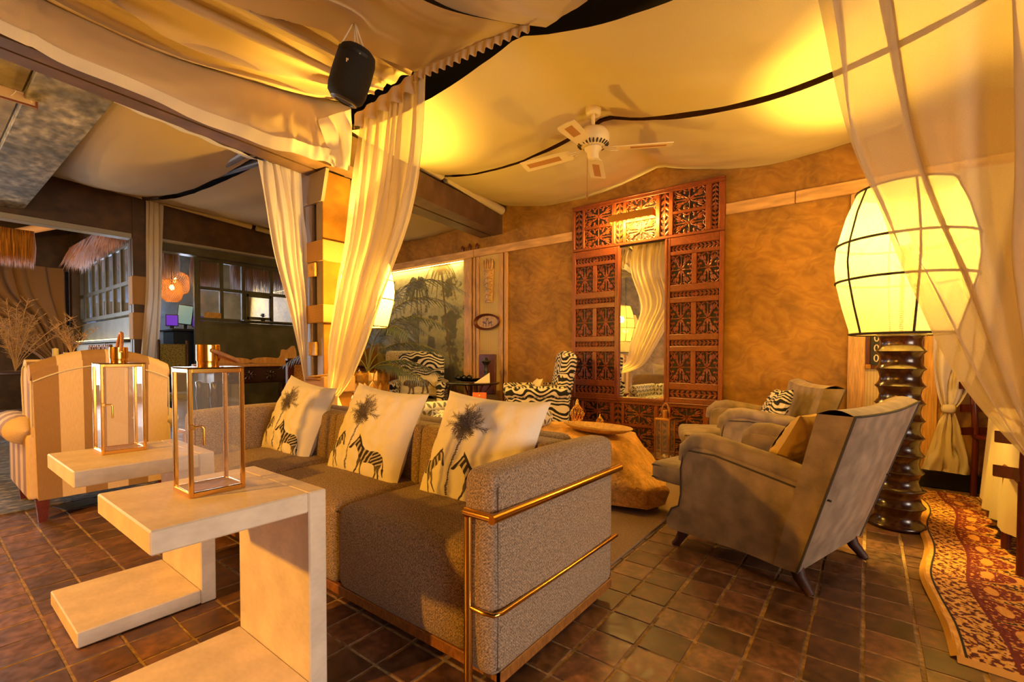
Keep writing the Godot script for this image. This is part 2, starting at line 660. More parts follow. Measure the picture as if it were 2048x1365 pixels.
func paint_tiger() -> Image:
	var im := make_img(512, 256, func(_x, _y): return Color(0.88, 0.80, 0.62))
	var ink := Color(0.16, 0.11, 0.09)
	var coat := Color(0.55, 0.44, 0.33)
	var P := func(l: Array) -> PackedVector2Array: return smooth_poly(pv(l))
	var col := func(x, y) -> Color: return ink if sin(x * 0.28 + sin(y * 0.09) * 1.4) > 0.45 else coat
	for leg in [[0.30, 0.55, 0.27, 0.86], [0.36, 0.55, 0.38, 0.88], [0.64, 0.52, 0.60, 0.88], [0.70, 0.50, 0.74, 0.86]]:
		stroke(im, Vector2(leg[0], leg[1]), Vector2(leg[2], leg[3]), 34, 18, coat.lerp(ink, 0.2))
		stroke(im, Vector2(leg[2], leg[3]), Vector2(leg[2] - 0.03, leg[3]), 18, 14, coat.lerp(ink, 0.2))
	fill_poly(im, P.call([0.24, 0.34, 0.36, 0.28, 0.50, 0.33, 0.64, 0.27, 0.76, 0.34, 0.76, 0.56, 0.62, 0.62, 0.48, 0.58, 0.34, 0.64, 0.24, 0.56]), col)
	fill_poly(im, P.call([0.12, 0.34, 0.18, 0.26, 0.28, 0.27, 0.31, 0.40, 0.26, 0.52, 0.17, 0.52, 0.11, 0.45]), col)
	stroke(im, Vector2(0.75, 0.36), Vector2(0.86, 0.56), 12, 10, ink.lerp(coat, 0.4))
	stroke(im, Vector2(0.86, 0.56), Vector2(0.94, 0.64), 10, 7, ink.lerp(coat, 0.3))
	return im

func palm(im: Image, base: Vector2, crown: Vector2, size: float, n: int, ink: Color, r: RandomNumberGenerator, tw := 9.0) -> void:
	stroke(im, base, crown, tw, tw * 0.5, ink, 0.9)
	for i in n:
		var ang := TAU * i / n + r.randf_range(-0.2, 0.2)
		var l := size * r.randf_range(0.7, 1.15)
		var prev := crown
		for k in range(1, 9):
			var t := k / 8.0
			var p := crown + Vector2(cos(ang) * l * t, sin(ang) * l * 0.55 * t - l * 0.18 * sin(t * PI) + l * 0.75 * t * t)
			stroke(im, prev, p, 2.5, 2.0, ink, 0.9)
			for sd in [-1.0, 1.0]:
				for e in 3:
					var q := prev.lerp(p, e / 3.0)
					stroke(im, q, q + Vector2(cos(ang) * 0.02 * sd + 0.008 * sd, 0.045 * size * 6.0 * (1.0 - 0.5 * t)), 1.8, 1.0, ink, 0.55)
			prev = p

func paint_mural() -> Image:
	var n1 := seam(61, 0.006, 256, 512, 4)
	var n2 := seam(62, 0.03, 256, 512, 3)
	var im := make_img(640, 896, func(x, y):
		var t: float = y / 896.0
		var k := px(n1, x % 256, y % 512)
		var q := px(n2, x % 256, y % 512)
		var c := Color(0.88, 0.84, 0.62).lerp(Color(0.62, 0.58, 0.36), smoothstep(0.0, 0.6, t))
		var dark := smoothstep(0.50, 0.62, k * 0.7 + t * 0.42 + 0.18 * (q - 0.5))
		c = c.lerp(Color(0.33, 0.31, 0.19), 0.75 * dark)
		return c * (0.94 + 0.16 * (q - 0.5)))
	var r := RandomNumberGenerator.new()
	r.seed = 9
	palm(im, Vector2(0.52, 0.86), Vector2(0.50, 0.10), 0.17, 15, Color(0.30, 0.28, 0.17), r, 8.0)
	palm(im, Vector2(0.92, 1.0), Vector2(0.76, 0.02), 0.19, 13, Color(0.46, 0.38, 0.20), r, 16.0)
	palm(im, Vector2(0.20, 0.8), Vector2(0.17, 0.16), 0.18, 13, Color(0.45, 0.43, 0.27), r, 7.0)
	palm(im, Vector2(0.33, 0.9), Vector2(0.34, 0.42), 0.13, 13, Color(0.36, 0.33, 0.18), r, 6.0)
	# fan palms low down
	for f in [[0.58, 0.78, 0.15], [0.30, 0.86, 0.14], [0.84, 0.88, 0.13], [0.05, 0.83, 0.13]]:
		for i in 17:
			var an: float = lerpf(-PI * 0.98, -0.02 * PI, i / 16.0)
			var o := Vector2(f[0], f[1])
			var tip := o + Vector2(cos(an) * f[2] * 1.2, sin(an) * f[2])
			stroke(im, o, tip, 9.0, 3.0, Color(0.62, 0.53, 0.28) if i % 2 else Color(0.48, 0.40, 0.20), 0.85)
	for i in 320:
		var p := Vector2(r.randf(), r.randf_range(0.8, 1.0))
		stroke(im, p, p + Vector2(r.randf_range(-0.03, 0.03), -r.randf_range(0.03, 0.09)), 4.0, 1.5, Color(0.36, 0.33, 0.17).lerp(Color(0.60, 0.50, 0.26), r.randf()), 0.8)
	return im

func paint_rug() -> Image:
	# u across the carpet from its left edge, v along it; botehs in rows, scalloped bands, a gold edge
	var n1 := seam(71, 0.05, 256, 256, 2)
	var n2 := seam(72, 0.11, 256, 256, 2)
	var red := Color(0.36, 0.055, 0.03)
	var gold := Color(0.72, 0.50, 0.20)
	var dark := Color(0.09, 0.06, 0.07)
	return make_img(512, 1024, func(x, y):
		var u: float = x / 512.0
		var v: float = y / 1024.0
		var k := px(n1, x % 256, y % 256)
		var q := px(n2, (x + 80) % 256, y % 256)
		var c := gold.lerp(Color(0.80, 0.62, 0.33), k)
		if u < 0.016:
			return c * 1.05
		if u < 0.022:
			return dark
		if u < 0.115:
			var bz := sin(v * TAU * 36.0) * sin((u - 0.07) * 150.0)
			return red.lerp(dark, 0.25) if bz + (q - 0.5) * 5.0 > 0.35 else c
		var sc := fposmod(v * 13.0, 1.0) - 0.5
		if u < 0.30:
			var arch: float = 0.125 + 0.14 * sqrt(maxf(0.0, 1.0 - sc * sc * 4.4))
			if u < 0.125:
				return red
			if u < arch - 0.02:
				return Color(0.75, 0.52, 0.24) if Vector2((u - 0.17) * 13.0, sc).length() < 0.24 or q > 0.68 else red
			if u < arch:
				return gold
			return (dark if q > 0.60 else (red if k > 0.60 else c * 0.95))
		if u < 0.60:
			var sc2 := fposmod(v * 9.0 + 0.25, 1.0) - 0.5
			var el := Vector2((u - 0.45) / 0.15, sc2 / 0.42).length()
			if el < 0.94:
				if el > 0.80: return dark.lerp(gold, 0.1)
				return dark if q > 0.55 else (red if k > 0.57 else c)
			return (dark.lerp(red, 0.4) if q > 0.62 else (red if k > 0.62 else c))
		if u < 0.64:
			return red
		if u < 0.72:
			var b2 := sin(v * TAU * 40.0) * sin((u - 0.68) * 170.0)
			return red if b2 + (q - 0.5) * 2.0 > 0.25 else c
		return (red if k > 0.56 else (dark if q > 0.66 else c)))

# ---------------------------------------------------------------- materials
func mat(n: String, c: Color, rough := 0.8, tex: Texture2D = null, scale := 1.0, opt := {}) -> StandardMaterial3D:
	var m := StandardMaterial3D.new()
	m.resource_name = n
	m.albedo_color = c
	m.roughness = rough
	m.metallic_specular = 0.5
	m.cull_mode = BaseMaterial3D.CULL_DISABLED
	if tex:
		m.albedo_texture = tex
		if not opt.get("uv", false):
			m.uv1_triplanar = true
			m.uv1_world_triplanar = opt.get("world", false)
			m.uv1_triplanar_sharpness = 8.0
		m.uv1_scale = opt.scale3 if opt.has("scale3") else Vector3(scale, scale, scale)
	if opt.has("bump"):
		m.heightmap_enabled = true
		m.heightmap_texture = opt.bump
		m.heightmap_scale = opt.get("depth", 0.2)
		if not tex and not opt.get("uv", false):
			m.uv1_triplanar = true
			m.uv1_scale = Vector3(scale, scale, scale)
	if opt.has("metal"):
		m.metallic = opt.metal
	if opt.has("back"):
		m.backlight_enabled = true
		m.backlight = Color(opt.back, opt.back, opt.back).linear_to_srgb() if opt.back is float else opt.back
	if opt.has("alpha"):
		m.transparency = BaseMaterial3D.TRANSPARENCY_ALPHA
		m.albedo_color.a = opt.alpha
	if opt.has("emit"):
		m.emission_enabled = true
		m.emission = opt.emit
		m.emission_energy_multiplier = opt.get("energy", 1.0)
	if opt.has("rim"):
		m.rim_enabled = true
		m.rim = opt.rim
		m.rim_tint = 0.6
	if opt.has("coat"):
		m.clearcoat_enabled = true
		m.clearcoat = opt.coat
		m.clearcoat_roughness = 0.2
	M[n] = m
	return m

func make_materials() -> void:
	mat("stucco", Color(0.66, 0.485, 0.15), 0.75, T.stucco, 0.45, {"world": true, "bump": T.plaster_h, "depth": 0.12})
	mat("stucco_plain", Color(0.78, 0.66, 0.44), 0.85, T.stucco, 0.7, {"world": true})
	mat("dark_paint", Color(0.34, 0.235, 0.15), 0.55, T.velvet, 1.2, {"world": true})
	mat("beam_paint", Color(0.42, 0.31, 0.23), 0.5, T.velvet, 1.0, {"world": true})
	mat("steel_paint", Color(0.50, 0.43, 0.40), 0.5)
	mat("column_lit_side", Color(0.60, 0.40, 0.09), 0.9, T.velvet, 1.0, {"world": true})  # face toward the pendant, its lamplit yellow taken into the colour
	mat("dark_void", Color(0.07, 0.045, 0.03), 0.9)
	mat("green_grey", Color(0.33, 0.32, 0.27), 0.5, T.velvet, 0.8, {"world": true})
	mat("metal_rail", Color(0.60, 0.58, 0.57), 0.4)
	mat("pine", Color(0.88, 0.70, 0.46), 0.5, T.wood, 1.0, {"scale3": Vector3(3.2, 0.5, 3.2)})
	mat("pine_rail", Color(0.86, 0.66, 0.42), 0.5, T.velvet, 1.0, {"scale3": Vector3(0.6, 4.0, 4.0)})
	mat("paper_stripe", Color(0.86, 0.73, 0.48), 0.8, T.pin, 1.0, {"scale3": Vector3(6, 1, 6)})
	mat("carved", Color(0.58, 0.29, 0.12), 0.42, T.wood, 1.5, {"scale3": Vector3(3, 1.2, 3)})
	mat("carved_rail", Color(0.54, 0.27, 0.12), 0.40, T.wood, 1.5, {"scale3": Vector3(1.0, 4.0, 3)})
	mat("carved_back", Color(0.11, 0.04, 0.025), 0.6)
	mat("mirror", Color(0.93, 0.93, 0.92), 0.02, null, 1.0, {"metal": 1.0})
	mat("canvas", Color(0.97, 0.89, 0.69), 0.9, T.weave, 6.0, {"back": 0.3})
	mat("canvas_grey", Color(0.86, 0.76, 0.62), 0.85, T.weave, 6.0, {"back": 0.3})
	mat("sheer", Color(0.97, 0.90, 0.80), 0.9, T.weave, 8.0, {"back": 0.9, "alpha": 0.74})
	mat("sheer_thick", Color(0.95, 0.88, 0.79), 0.9, T.weave, 8.0, {"back": 0.7})
	mat("tan_curtain", Color(0.78, 0.60, 0.44), 0.9, T.tweed, 5.0, {"back": 0.2})
	mat("hem", Color(0.93, 0.88, 0.80), 0.85, T.weave, 6.0, {"back": 0.2})
	mat("tweed", Color(0.72, 0.62, 0.53), 0.95, T.tweed, 1.7, {"bump": T.grain_h, "depth": 0.15, "rim": 0.3})
	mat("tweed_pipe", Color(0.30, 0.24, 0.19), 0.95)
	mat("brass", Color(0.90, 0.70, 0.36), 0.16, null, 1.0, {"metal": 1.0})
	mat("brass_dull", Color(0.78, 0.58, 0.30), 0.34, null, 1.0, {"metal": 1.0})
	mat("brass_strip", Color(0.62, 0.42, 0.22), 0.4, T.wood, 2.0)
	mat("chrome", Color(0.90, 0.86, 0.78), 0.12, null, 1.0, {"metal": 1.0})
	mat("glass", Color(1, 1, 1, 0.08), 0.02, null, 1.0, {"alpha": 0.06})
	mat("leather", Color(0.68, 0.45, 0.26), 0.55, T.velvet, 8.0)
	mat("white_wood", Color(0.90, 0.83, 0.75), 0.6, T.paint, 1.6, {"bump": T.soft_h, "depth": 0.03})
	mat("table_edge", Color(0.55, 0.47, 0.40), 0.7)
	mat("candle_wood", Color(0.70, 0.56, 0.42), 0.6, T.wood, 2.0)
	mat("velvet", Color(0.60, 0.51, 0.42), 0.8, T.velvet, 2.0, {"rim": 0.6})
	mat("velvet_pipe", Color(0.25, 0.215, 0.18), 0.9)
	mat("leg_wood", Color(0.26, 0.10, 0.055), 0.6, T.wood, 4.0)
	mat("leg_red", Color(0.42, 0.15, 0.07), 0.4, T.wood, 4.0)
	mat("stripe_cloth", Color(0.98, 0.95, 0.90), 0.85, T.stripe, 1.0, {"uv": true})
	mat("zebra", Color(1, 1, 1), 0.8, T.zebra, 1.7)
	mat("zebra_uv", Color(1, 1, 1), 0.8, T.zebra, 1.0, {"uv": true})
	mat("petal", Color(1, 1, 1), 0.85, T.petal, 4.2)
	mat("pillow_front", Color(1, 1, 1), 0.9, T.pillow, 1.0, {"uv": true, "bump": T.soft_h, "depth": 0.1})
	mat("linen", Color(0.90, 0.86, 0.81), 0.9, T.weave, 5.0)
	mat("tiger", Color(1, 1, 1), 0.9, T.tiger, 1.0, {"uv": true})
	mat("yellow_linen", Color(0.82, 0.66, 0.36), 0.9, T.weave, 5.0)
	mat("black_print", Color(0.05, 0.035, 0.03), 0.9)
	mat("mural", Color(1, 1, 1), 0.85, T.mural, 1.0, {"uv": true})
	mat("rug", Color(1, 1, 1), 0.95, T.rug, 1.0, {"uv": true, "bump": T.grain_h, "depth": 0.5})
	mat("fringe", Color(0.78, 0.58, 0.28), 0.95, T.weave, 10.0)
	mat("rug_beige", Color(0.74, 0.62, 0.50), 0.95, T.tweed, 3.0)
	mat("rug_worn", Color(0.74, 0.68, 0.60), 0.6, T.plank, 1.4)
	mat("grout", Color(0.80, 0.68, 0.52), 0.9, T.tile, 2.0, {"world": true})
	for i in 6:
		var g: float = [0.45, 0.50, 0.41, 0.53, 0.47, 0.38][i]
		var m := mat("tile_%d" % i, Color(g * 1.18, g * 0.84, g * 0.62), 0.42, T.tile, [1.3, 1.6, 1.1, 1.9, 1.45, 1.2][i], {"world": true})
		m.roughness = 1.0
		m.roughness_texture = T.tile_rough
	mat("boulder", Color(0.98, 0.78, 0.42), 0.7, T.stucco, 2.0, {"bump": T.plaster_h, "depth": 0.5})
	mat("plate_wood", Color(0.86, 0.70, 0.40), 0.5, T.wood, 2.0)
	mat("dark_wood", Color(0.24, 0.11, 0.055), 0.22, T.wood, 2.0, {"coat": 0.6})
	mat("mid_wood", Color(0.45, 0.22, 0.10), 0.4, T.wood, 2.0)
	mat("red_wood", Color(0.36, 0.11, 0.06), 0.35, T.wood, 2.0)
	mat("black", Color(0.035, 0.03, 0.03), 0.6)
	mat("black_gloss", Color(0.03, 0.025, 0.025), 0.25)
	mat("speaker", Color(0.085, 0.065, 0.06), 0.85, T.tweed, 14.0)
	mat("speaker_ring", Color(0.22, 0.19, 0.19), 0.4)
	mat("shade", Color(1.0, 0.95, 0.80), 0.9, T.matting, 1.0, {"uv": true, "back": 0.30, "alpha": 0.78, "scale3": Vector3(4, 2, 1)})
	mat("shade_rib", Color(0.16, 0.09, 0.04), 0.7)
	mat("bulb", Color(1, 0.9, 0.7), 0.5, null, 1.0, {"emit": Color(1.0, 0.84, 0.52), "energy": 14.0})
	mat("led", Color(1, 0.9, 0.6), 0.5, null, 1.0, {"emit": Color(1.0, 0.86, 0.50), "energy": 5.0})
	mat("rattan", Color(0.85, 0.56, 0.22), 0.7, null, 1.0, {"back": 0.5})
	mat("straw", Color(0.80, 0.52, 0.13), 0.9, null, 1.0, {"back": 0.3})
	mat("thatch", Color(0.55, 0.34, 0.20), 0.9, null, 1.0, {"back": 0.2})
	mat("fan_white", Color(0.90, 0.83, 0.68), 0.45)
	mat("fan_cane", Color(0.78, 0.56, 0.32), 0.7, T.weave, 30.0)
	mat("fan_dark", Color(0.20, 0.13, 0.08), 0.7)
	mat("gold_basket", Color(0.80, 0.58, 0.24), 0.32, null, 1.0, {"metal": 0.75})
	mat("palm_leaf", Color(0.17, 0.22, 0.05), 0.5, null, 1.0, {"back": 0.45})
	mat("palm_stem", Color(0.40, 0.36, 0.14), 0.6)
	mat("bark", Color(0.22, 0.15, 0.09), 0.9)
	mat("glass_top", Color(0.16, 0.13, 0.08), 0.08, null, 1.0, {"coat": 0.5})
	mat("menu_card", Color(0.72, 0.36, 0.14), 0.6)
	mat("paper", Color(0.88, 0.80, 0.66), 0.8)
	mat("iron", Color(0.13, 0.11, 0.10), 0.45)
	mat("cream_pot", Color(0.86, 0.78, 0.56), 0.6)
	mat("twig", Color(0.74, 0.60, 0.46), 0.9)
	mat("wire_mesh", Color(0.20, 0.20, 0.21), 0.5, null, 1.0, {"metal": 0.6})
	mat("screen_pale", Color(0.5, 0.62, 0.62), 0.3, null, 1.0, {"emit": Color(0.50, 0.66, 0.66), "energy": 0.5})
	mat("screen_violet", Color(0.3, 0.12, 0.5), 0.3, null, 1.0, {"emit": Color(0.38, 0.14, 0.72), "energy": 0.9})
	mat("office_wall", Color(0.62, 0.66, 0.70), 0.8, T.velvet, 0.8, {"world": true})
	mat("seat_green", Color(0.50, 0.52, 0.40), 0.85, T.floral, 3.0)
	mat("rope", Color(0.62, 0.46, 0.28), 0.9, T.weave, 20.0)
	mat("wrap_cord", Color(0.74, 0.58, 0.40), 0.85, T.cord, 1.0, {"scale3": Vector3(3.0, 3.0, 3.0)})
	mat("tablecloth", Color(0.88, 0.80, 0.66), 0.9, T.weave, 5.0, {"back": 0.2})
	mat("honeycomb", Color(0.92, 0.80, 0.62), 0.8, T.weave, 5.0, {"back": 0.5})
	mat("honeycomb_line", Color(0.98, 0.93, 0.85), 0.8)
	mat("brown_trim", Color(0.45, 0.22, 0.09), 0.7)
	mat("plank_grey", Color(0.80, 0.78, 0.77), 0.75, T.worn, 0.35, {"world": true, "bump": T.soft_h, "depth": 0.6})
	mat("plank_beige", Color(0.62, 0.56, 0.48), 0.8, T.velvet, 1.0, {"world": true})

# ---------------------------------------------------------------- shell
func multi(boxes: Array, ch := 0.005) -> ArrayMesh:
	var m := MB.new()
	for b in boxes:
		m.box((b[0] + b[1]) * 0.5, (b[1] - b[0]).abs(), ch)
	return m.mesh()

func build_shell() -> void:
	structure("wall_back", multi([[Vector3(-13, -0.05, -5.2), Vector3(3.4, 3.8, -5.0)]]), M.stucco, "ochre brushed plaster wall behind the carved screen and the mural")
	structure("wall_front", multi([[Vector3(-13, -0.05, 5.0), Vector3(3.4, 3.8, 5.2)]]), M.stucco_plain, "plain plaster wall behind the viewer")
	structure("wall_right", multi([[Vector3(3.2, -0.05, -5), Vector3(3.4, 3.8, -2.2)], [Vector3(3.2, -0.05, 1.4), Vector3(3.4, 3.8, 5)], [Vector3(3.2, 2.4, -2.2), Vector3(3.4, 3.8, 1.4)], [Vector3(3.2, -0.05, -2.2), Vector3(3.4, 0.2, 1.4)]]), M.stucco_plain, "unseen plain wall with an opening placed to let in daylight from the right")  # out of view; opening placed for the right daylight source
	structure("wall_left", multi([[Vector3(-13, -0.05, -5), Vector3(-12.8, 3.8, 0.2)], [Vector3(-13, -0.05, 2.8), Vector3(-12.8, 3.8, 5)], [Vector3(-13, 2.6, 0.2), Vector3(-12.8, 3.8, 2.8)]]), M.dark_paint, "dark wall with an opening out of view, placed for daylight on the left floor")  # opening out of view, placed for the left daylight source
	structure("ceiling", multi([[Vector3(-13, 3.8, -5.2), Vector3(3.4, 3.95, 5.2)]]), M.dark_void, "dark roof boards above the draped canvas", "ceiling")

func tile_mesh(w: float, d: float) -> ArrayMesh:
	var m := MB.new()
	var h := Vector2(w, d) * 0.5
	var c := 0.0012
	var t := [Vector3(-h.x + c, 0, -h.y + c), Vector3(h.x - c, 0, -h.y + c), Vector3(h.x - c, 0, h.y - c), Vector3(-h.x + c, 0, h.y - c)]
	var b := [Vector3(-h.x, -0.003, -h.y), Vector3(h.x, -0.003, -h.y), Vector3(h.x, -0.003, h.y), Vector3(-h.x, -0.003, h.y)]
	m.quad(t[0], t[1], t[2], t[3])
	for i in 4:
		var j := (i + 1) % 4
		m.quad(t[j], t[i], b[i], b[j])
		m.quad(b[j], b[i], b[i] + Vector3(0, -0.012, 0), b[j] + Vector3(0, -0.012, 0))
	return m.mesh()

func build_floor() -> void:
	var fl := structure("floor", multi([[Vector3(-13, -0.15, -5.2), Vector3(3.4, -0.0035, 5.2)]], 0.001), M.grout, "dark square quarry tile floor with worn pale joints", "floor")
	var px_ := 0.163
	var pz := 0.1595
	var meshes := [tile_mesh(px_ - 0.013, pz - 0.010), tile_mesh(px_ - 0.016, pz - 0.011), tile_mesh(px_ - 0.012, pz - 0.010)]
	var all := []
	var fw := Vector2(-0.6076, -0.7938)
	var rt := Vector2(0.794, -0.6079)
	for i in range(-78, 20):
		for j in range(-32, 30):
			var c := Vector2((i + 0.5) * px_, -1.59 + (j + 0.5) * pz)
			if c.y < -4.95 or c.y > 4.9 or c.x > 3.1 or c.x < -12.7:
				continue
			var z := c.dot(fw)
			var x := c.dot(rt)
			var seen := z > 0.2 and absf(x) < z * 1.16 and 1.05 / z < 0.80
			# tiles under rugs and behind the furniture come last
			var d := c.length()
			if not seen: d += 100.0
			if c.x < -1.0 and c.y < -1.25: d += 50.0
			if c.x < -4.45: d += 40.0
			if c.x > 0.3 and c.y < -2.2: d += 50.0
			all.append([d, c])
	all.sort_custom(func(a, b): return a[0] < b[0])
	var rest := []
	for k in all.size():
		var c: Vector2 = all[k][1]
		var tilt := Basis.from_euler(Vector3(rng.randf_range(-0.006, 0.006), 0, rng.randf_range(-0.006, 0.006)))
		var xf := Transform3D(tilt, Vector3(c.x + rng.randf_range(-0.0015, 0.0015), rng.randf_range(-0.0015, 0.001), c.y + rng.randf_range(-0.0015, 0.0015)))
		if k < 300:
			var o := fast_part("tile", k, meshes[rng.randi() % 3], M["tile_%d" % (rng.randi() % 6)], fl)
			o.transform = xf
		else:
			rest.append(xf)
	var mm := MultiMesh.new()
	mm.transform_format = MultiMesh.TRANSFORM_3D
	mm.mesh = meshes[0]
	mm.instance_count = rest.size()
	for k in rest.size():
		mm.set_instance_transform(k, rest[k])
	var mi := MultiMeshInstance3D.new()
	mi.name = "tile_field"
	mi.multimesh = mm
	mi.material_override = M.tile_0
	mi.set_meta("kind", "stuff")
	fl.add_child(mi, true)

func hexa(m: MB, a: Array, b: Array) -> void:
	# a, b: the four corners of two end faces, in the same order
	m.quad(a[0], a[1], a[2], a[3])
	m.quad(b[3], b[2], b[1], b[0])
	for i in 4:
		var j := (i + 1) % 4
		m.quad(a[j], a[i], b[i], b[j])

func build_beams() -> void:
	for bm in 2:
		var z0: float = [1.6, -2.3][bm]
		var z1: float = [-2.3, -5.0][bm]
		var n0: float = [-3.46, -3.615][bm]
		var n1: float = [-3.77, -4.0][bm]
		var f0: float = [-3.60, -4.13][bm]
		var f1: float = [-4.15, -4.38][bm]
		var o := thing("ceiling_beam", ["brown double ceiling beam behind the cloth valance at the upper left", "brown double ceiling beam running from the column curtain to the back wall"][bm], "beam")
		o.set_meta("kind", "structure")
		for side in 2:
			var m := MB.new()
			var q := []
			for e in 2:
				var z: float = [z0, z1][e]
				var n: float = [n0, n1][e]
				var f: float = [f0, f1][e]
				var a: float = n if side == 0 else lerpf(n, f, 0.54)
				var b: float = lerpf(n, f, 0.46) if side == 0 else f
				q.append([Vector3(a, 2.70, z), Vector3(b, 2.70, z), Vector3(b, 2.97, z), Vector3(a, 2.97, z)])
			hexa(m, q[0], q[1])
			part("timber", m.mesh(), M.beam_paint, o)
		var gap := MB.new()
		var g := []
		for e in 2:
			var z: float = [z0 - 0.01, z1 + 0.01][e]
			var n: float = [n0, n1][e]
			var f: float = [f0, f1][e]
			g.append([Vector3(lerpf(n, f, 0.45), 2.725, z), Vector3(lerpf(n, f, 0.55), 2.725, z), Vector3(lerpf(n, f, 0.55), 2.95, z), Vector3(lerpf(n, f, 0.45), 2.95, z)])
		hexa(gap, g[0], g[1])
		part("dark_slot_fill", gap.mesh(), M.black, o)  # shade of the slot between the timbers, put in as a black fill
	# grey post with a slotted face, brackets under the beam and cord wraps
	var c := thing("slotted_column", "grey slotted steel column with cord wraps between the two tied curtains", "column", Vector3(-4.045, 0, -2.44))
	c.set_meta("kind", "structure")
	var pm := MB.new()
	for s in [-1.0, 1.0]:
		pm.box(Vector3(s * 0.0925, 1.36, 0.11), Vector3(0.105, 2.72, 0.06), 0.006)
		pm.box(Vector3(s * 0.0925, 1.36, -0.11), Vector3(0.105, 2.72, 0.06), 0.006)
	part("channel", pm.mesh(), M.steel_paint, c)
	part("dark_slot_core", multi([[Vector3(-0.135, 0, -0.082), Vector3(0.13, 2.7, 0.085)]]), M.black, c)  # darkness of the slot put in as a black core
	part("side_plate", multi([[Vector3(0.128, 0, -0.145), Vector3(0.15, 2.70, 0.139)]]), M.column_lit_side, c)
	var br := MB.new()
	br.xf = Transform3D(Basis(), Vector3(0, 0, 0.125))
	br.prism(PackedVector2Array([Vector2(-0.15, 2.42), Vector2(0.15, 2.42), Vector2(0.235, 2.69), Vector2(-0.235, 2.69)]), 0.03)
	br.xf = Transform3D(Basis(), Vector3(0, 0, -0.20))
	br.prism(PackedVector2Array([Vector2(-0.15, 2.38), Vector2(0.16, 2.38), Vector2(0.235, 2.69), Vector2(-0.235, 2.69)]), 0.05)
	part("bracket", br.mesh(), M.steel_paint, c)
	for wr in [[1.89, 2.08], [1.335, 1.50], [0.70, 0.85], [0.2, 0.4]]:
		var w := MB.new()
		w.rbox(Vector3(0.008, (wr[0] + wr[1]) * 0.5, -0.003), Vector3(0.345, wr[1] - wr[0], 0.325), 0.012, Basis(), 2, 2)
		part("cord_wrap", w.mesh(), M.wrap_cord, c)
	for y in [1.82, 1.10]:
		part("socket_box", boxmesh(Vector3(0, y, 0.155), Vector3(0.125, 0.125, 0.03), 0.006), M.plate_wood, c)
	var rp := MB.new()
	for k in 3:
		var pts := []
		for i in 25:
			var a := TAU * i / 24.0
			pts.append(Vector3(cos(a) * 0.20, 0.80 + 0.025 * k + 0.03 * sin(a + k), sin(a) * 0.19))
		rp.tube(pts, 0.013, 6, false)
	solo("tie_rope", rp.mesh(), M.rope, "brown rope tie wound around the grey column above the sofa", "rope").position = c.position
	# roller tubes of the canvas on top of the beam
	for r in [[Vector3(-3.72, 3.07, -2.5), Vector3(-3.84, 3.06, -3.70)], [Vector3(-3.85, 3.06, -3.80), Vector3(-3.97, 3.0, -4.95)]]:
		var t := MB.new()
		t.tube([r[0], (r[0] + r[1]) * 0.5, r[1]], 0.055, 14)
		solo("canvas_roll", t.mesh(), M.canvas, "rolled canvas edge lying on the beam, " + ("next to the column curtain" if r[0].z > -3 else "next to the back wall"), "fabric roll", "canvas rolls along the beam")

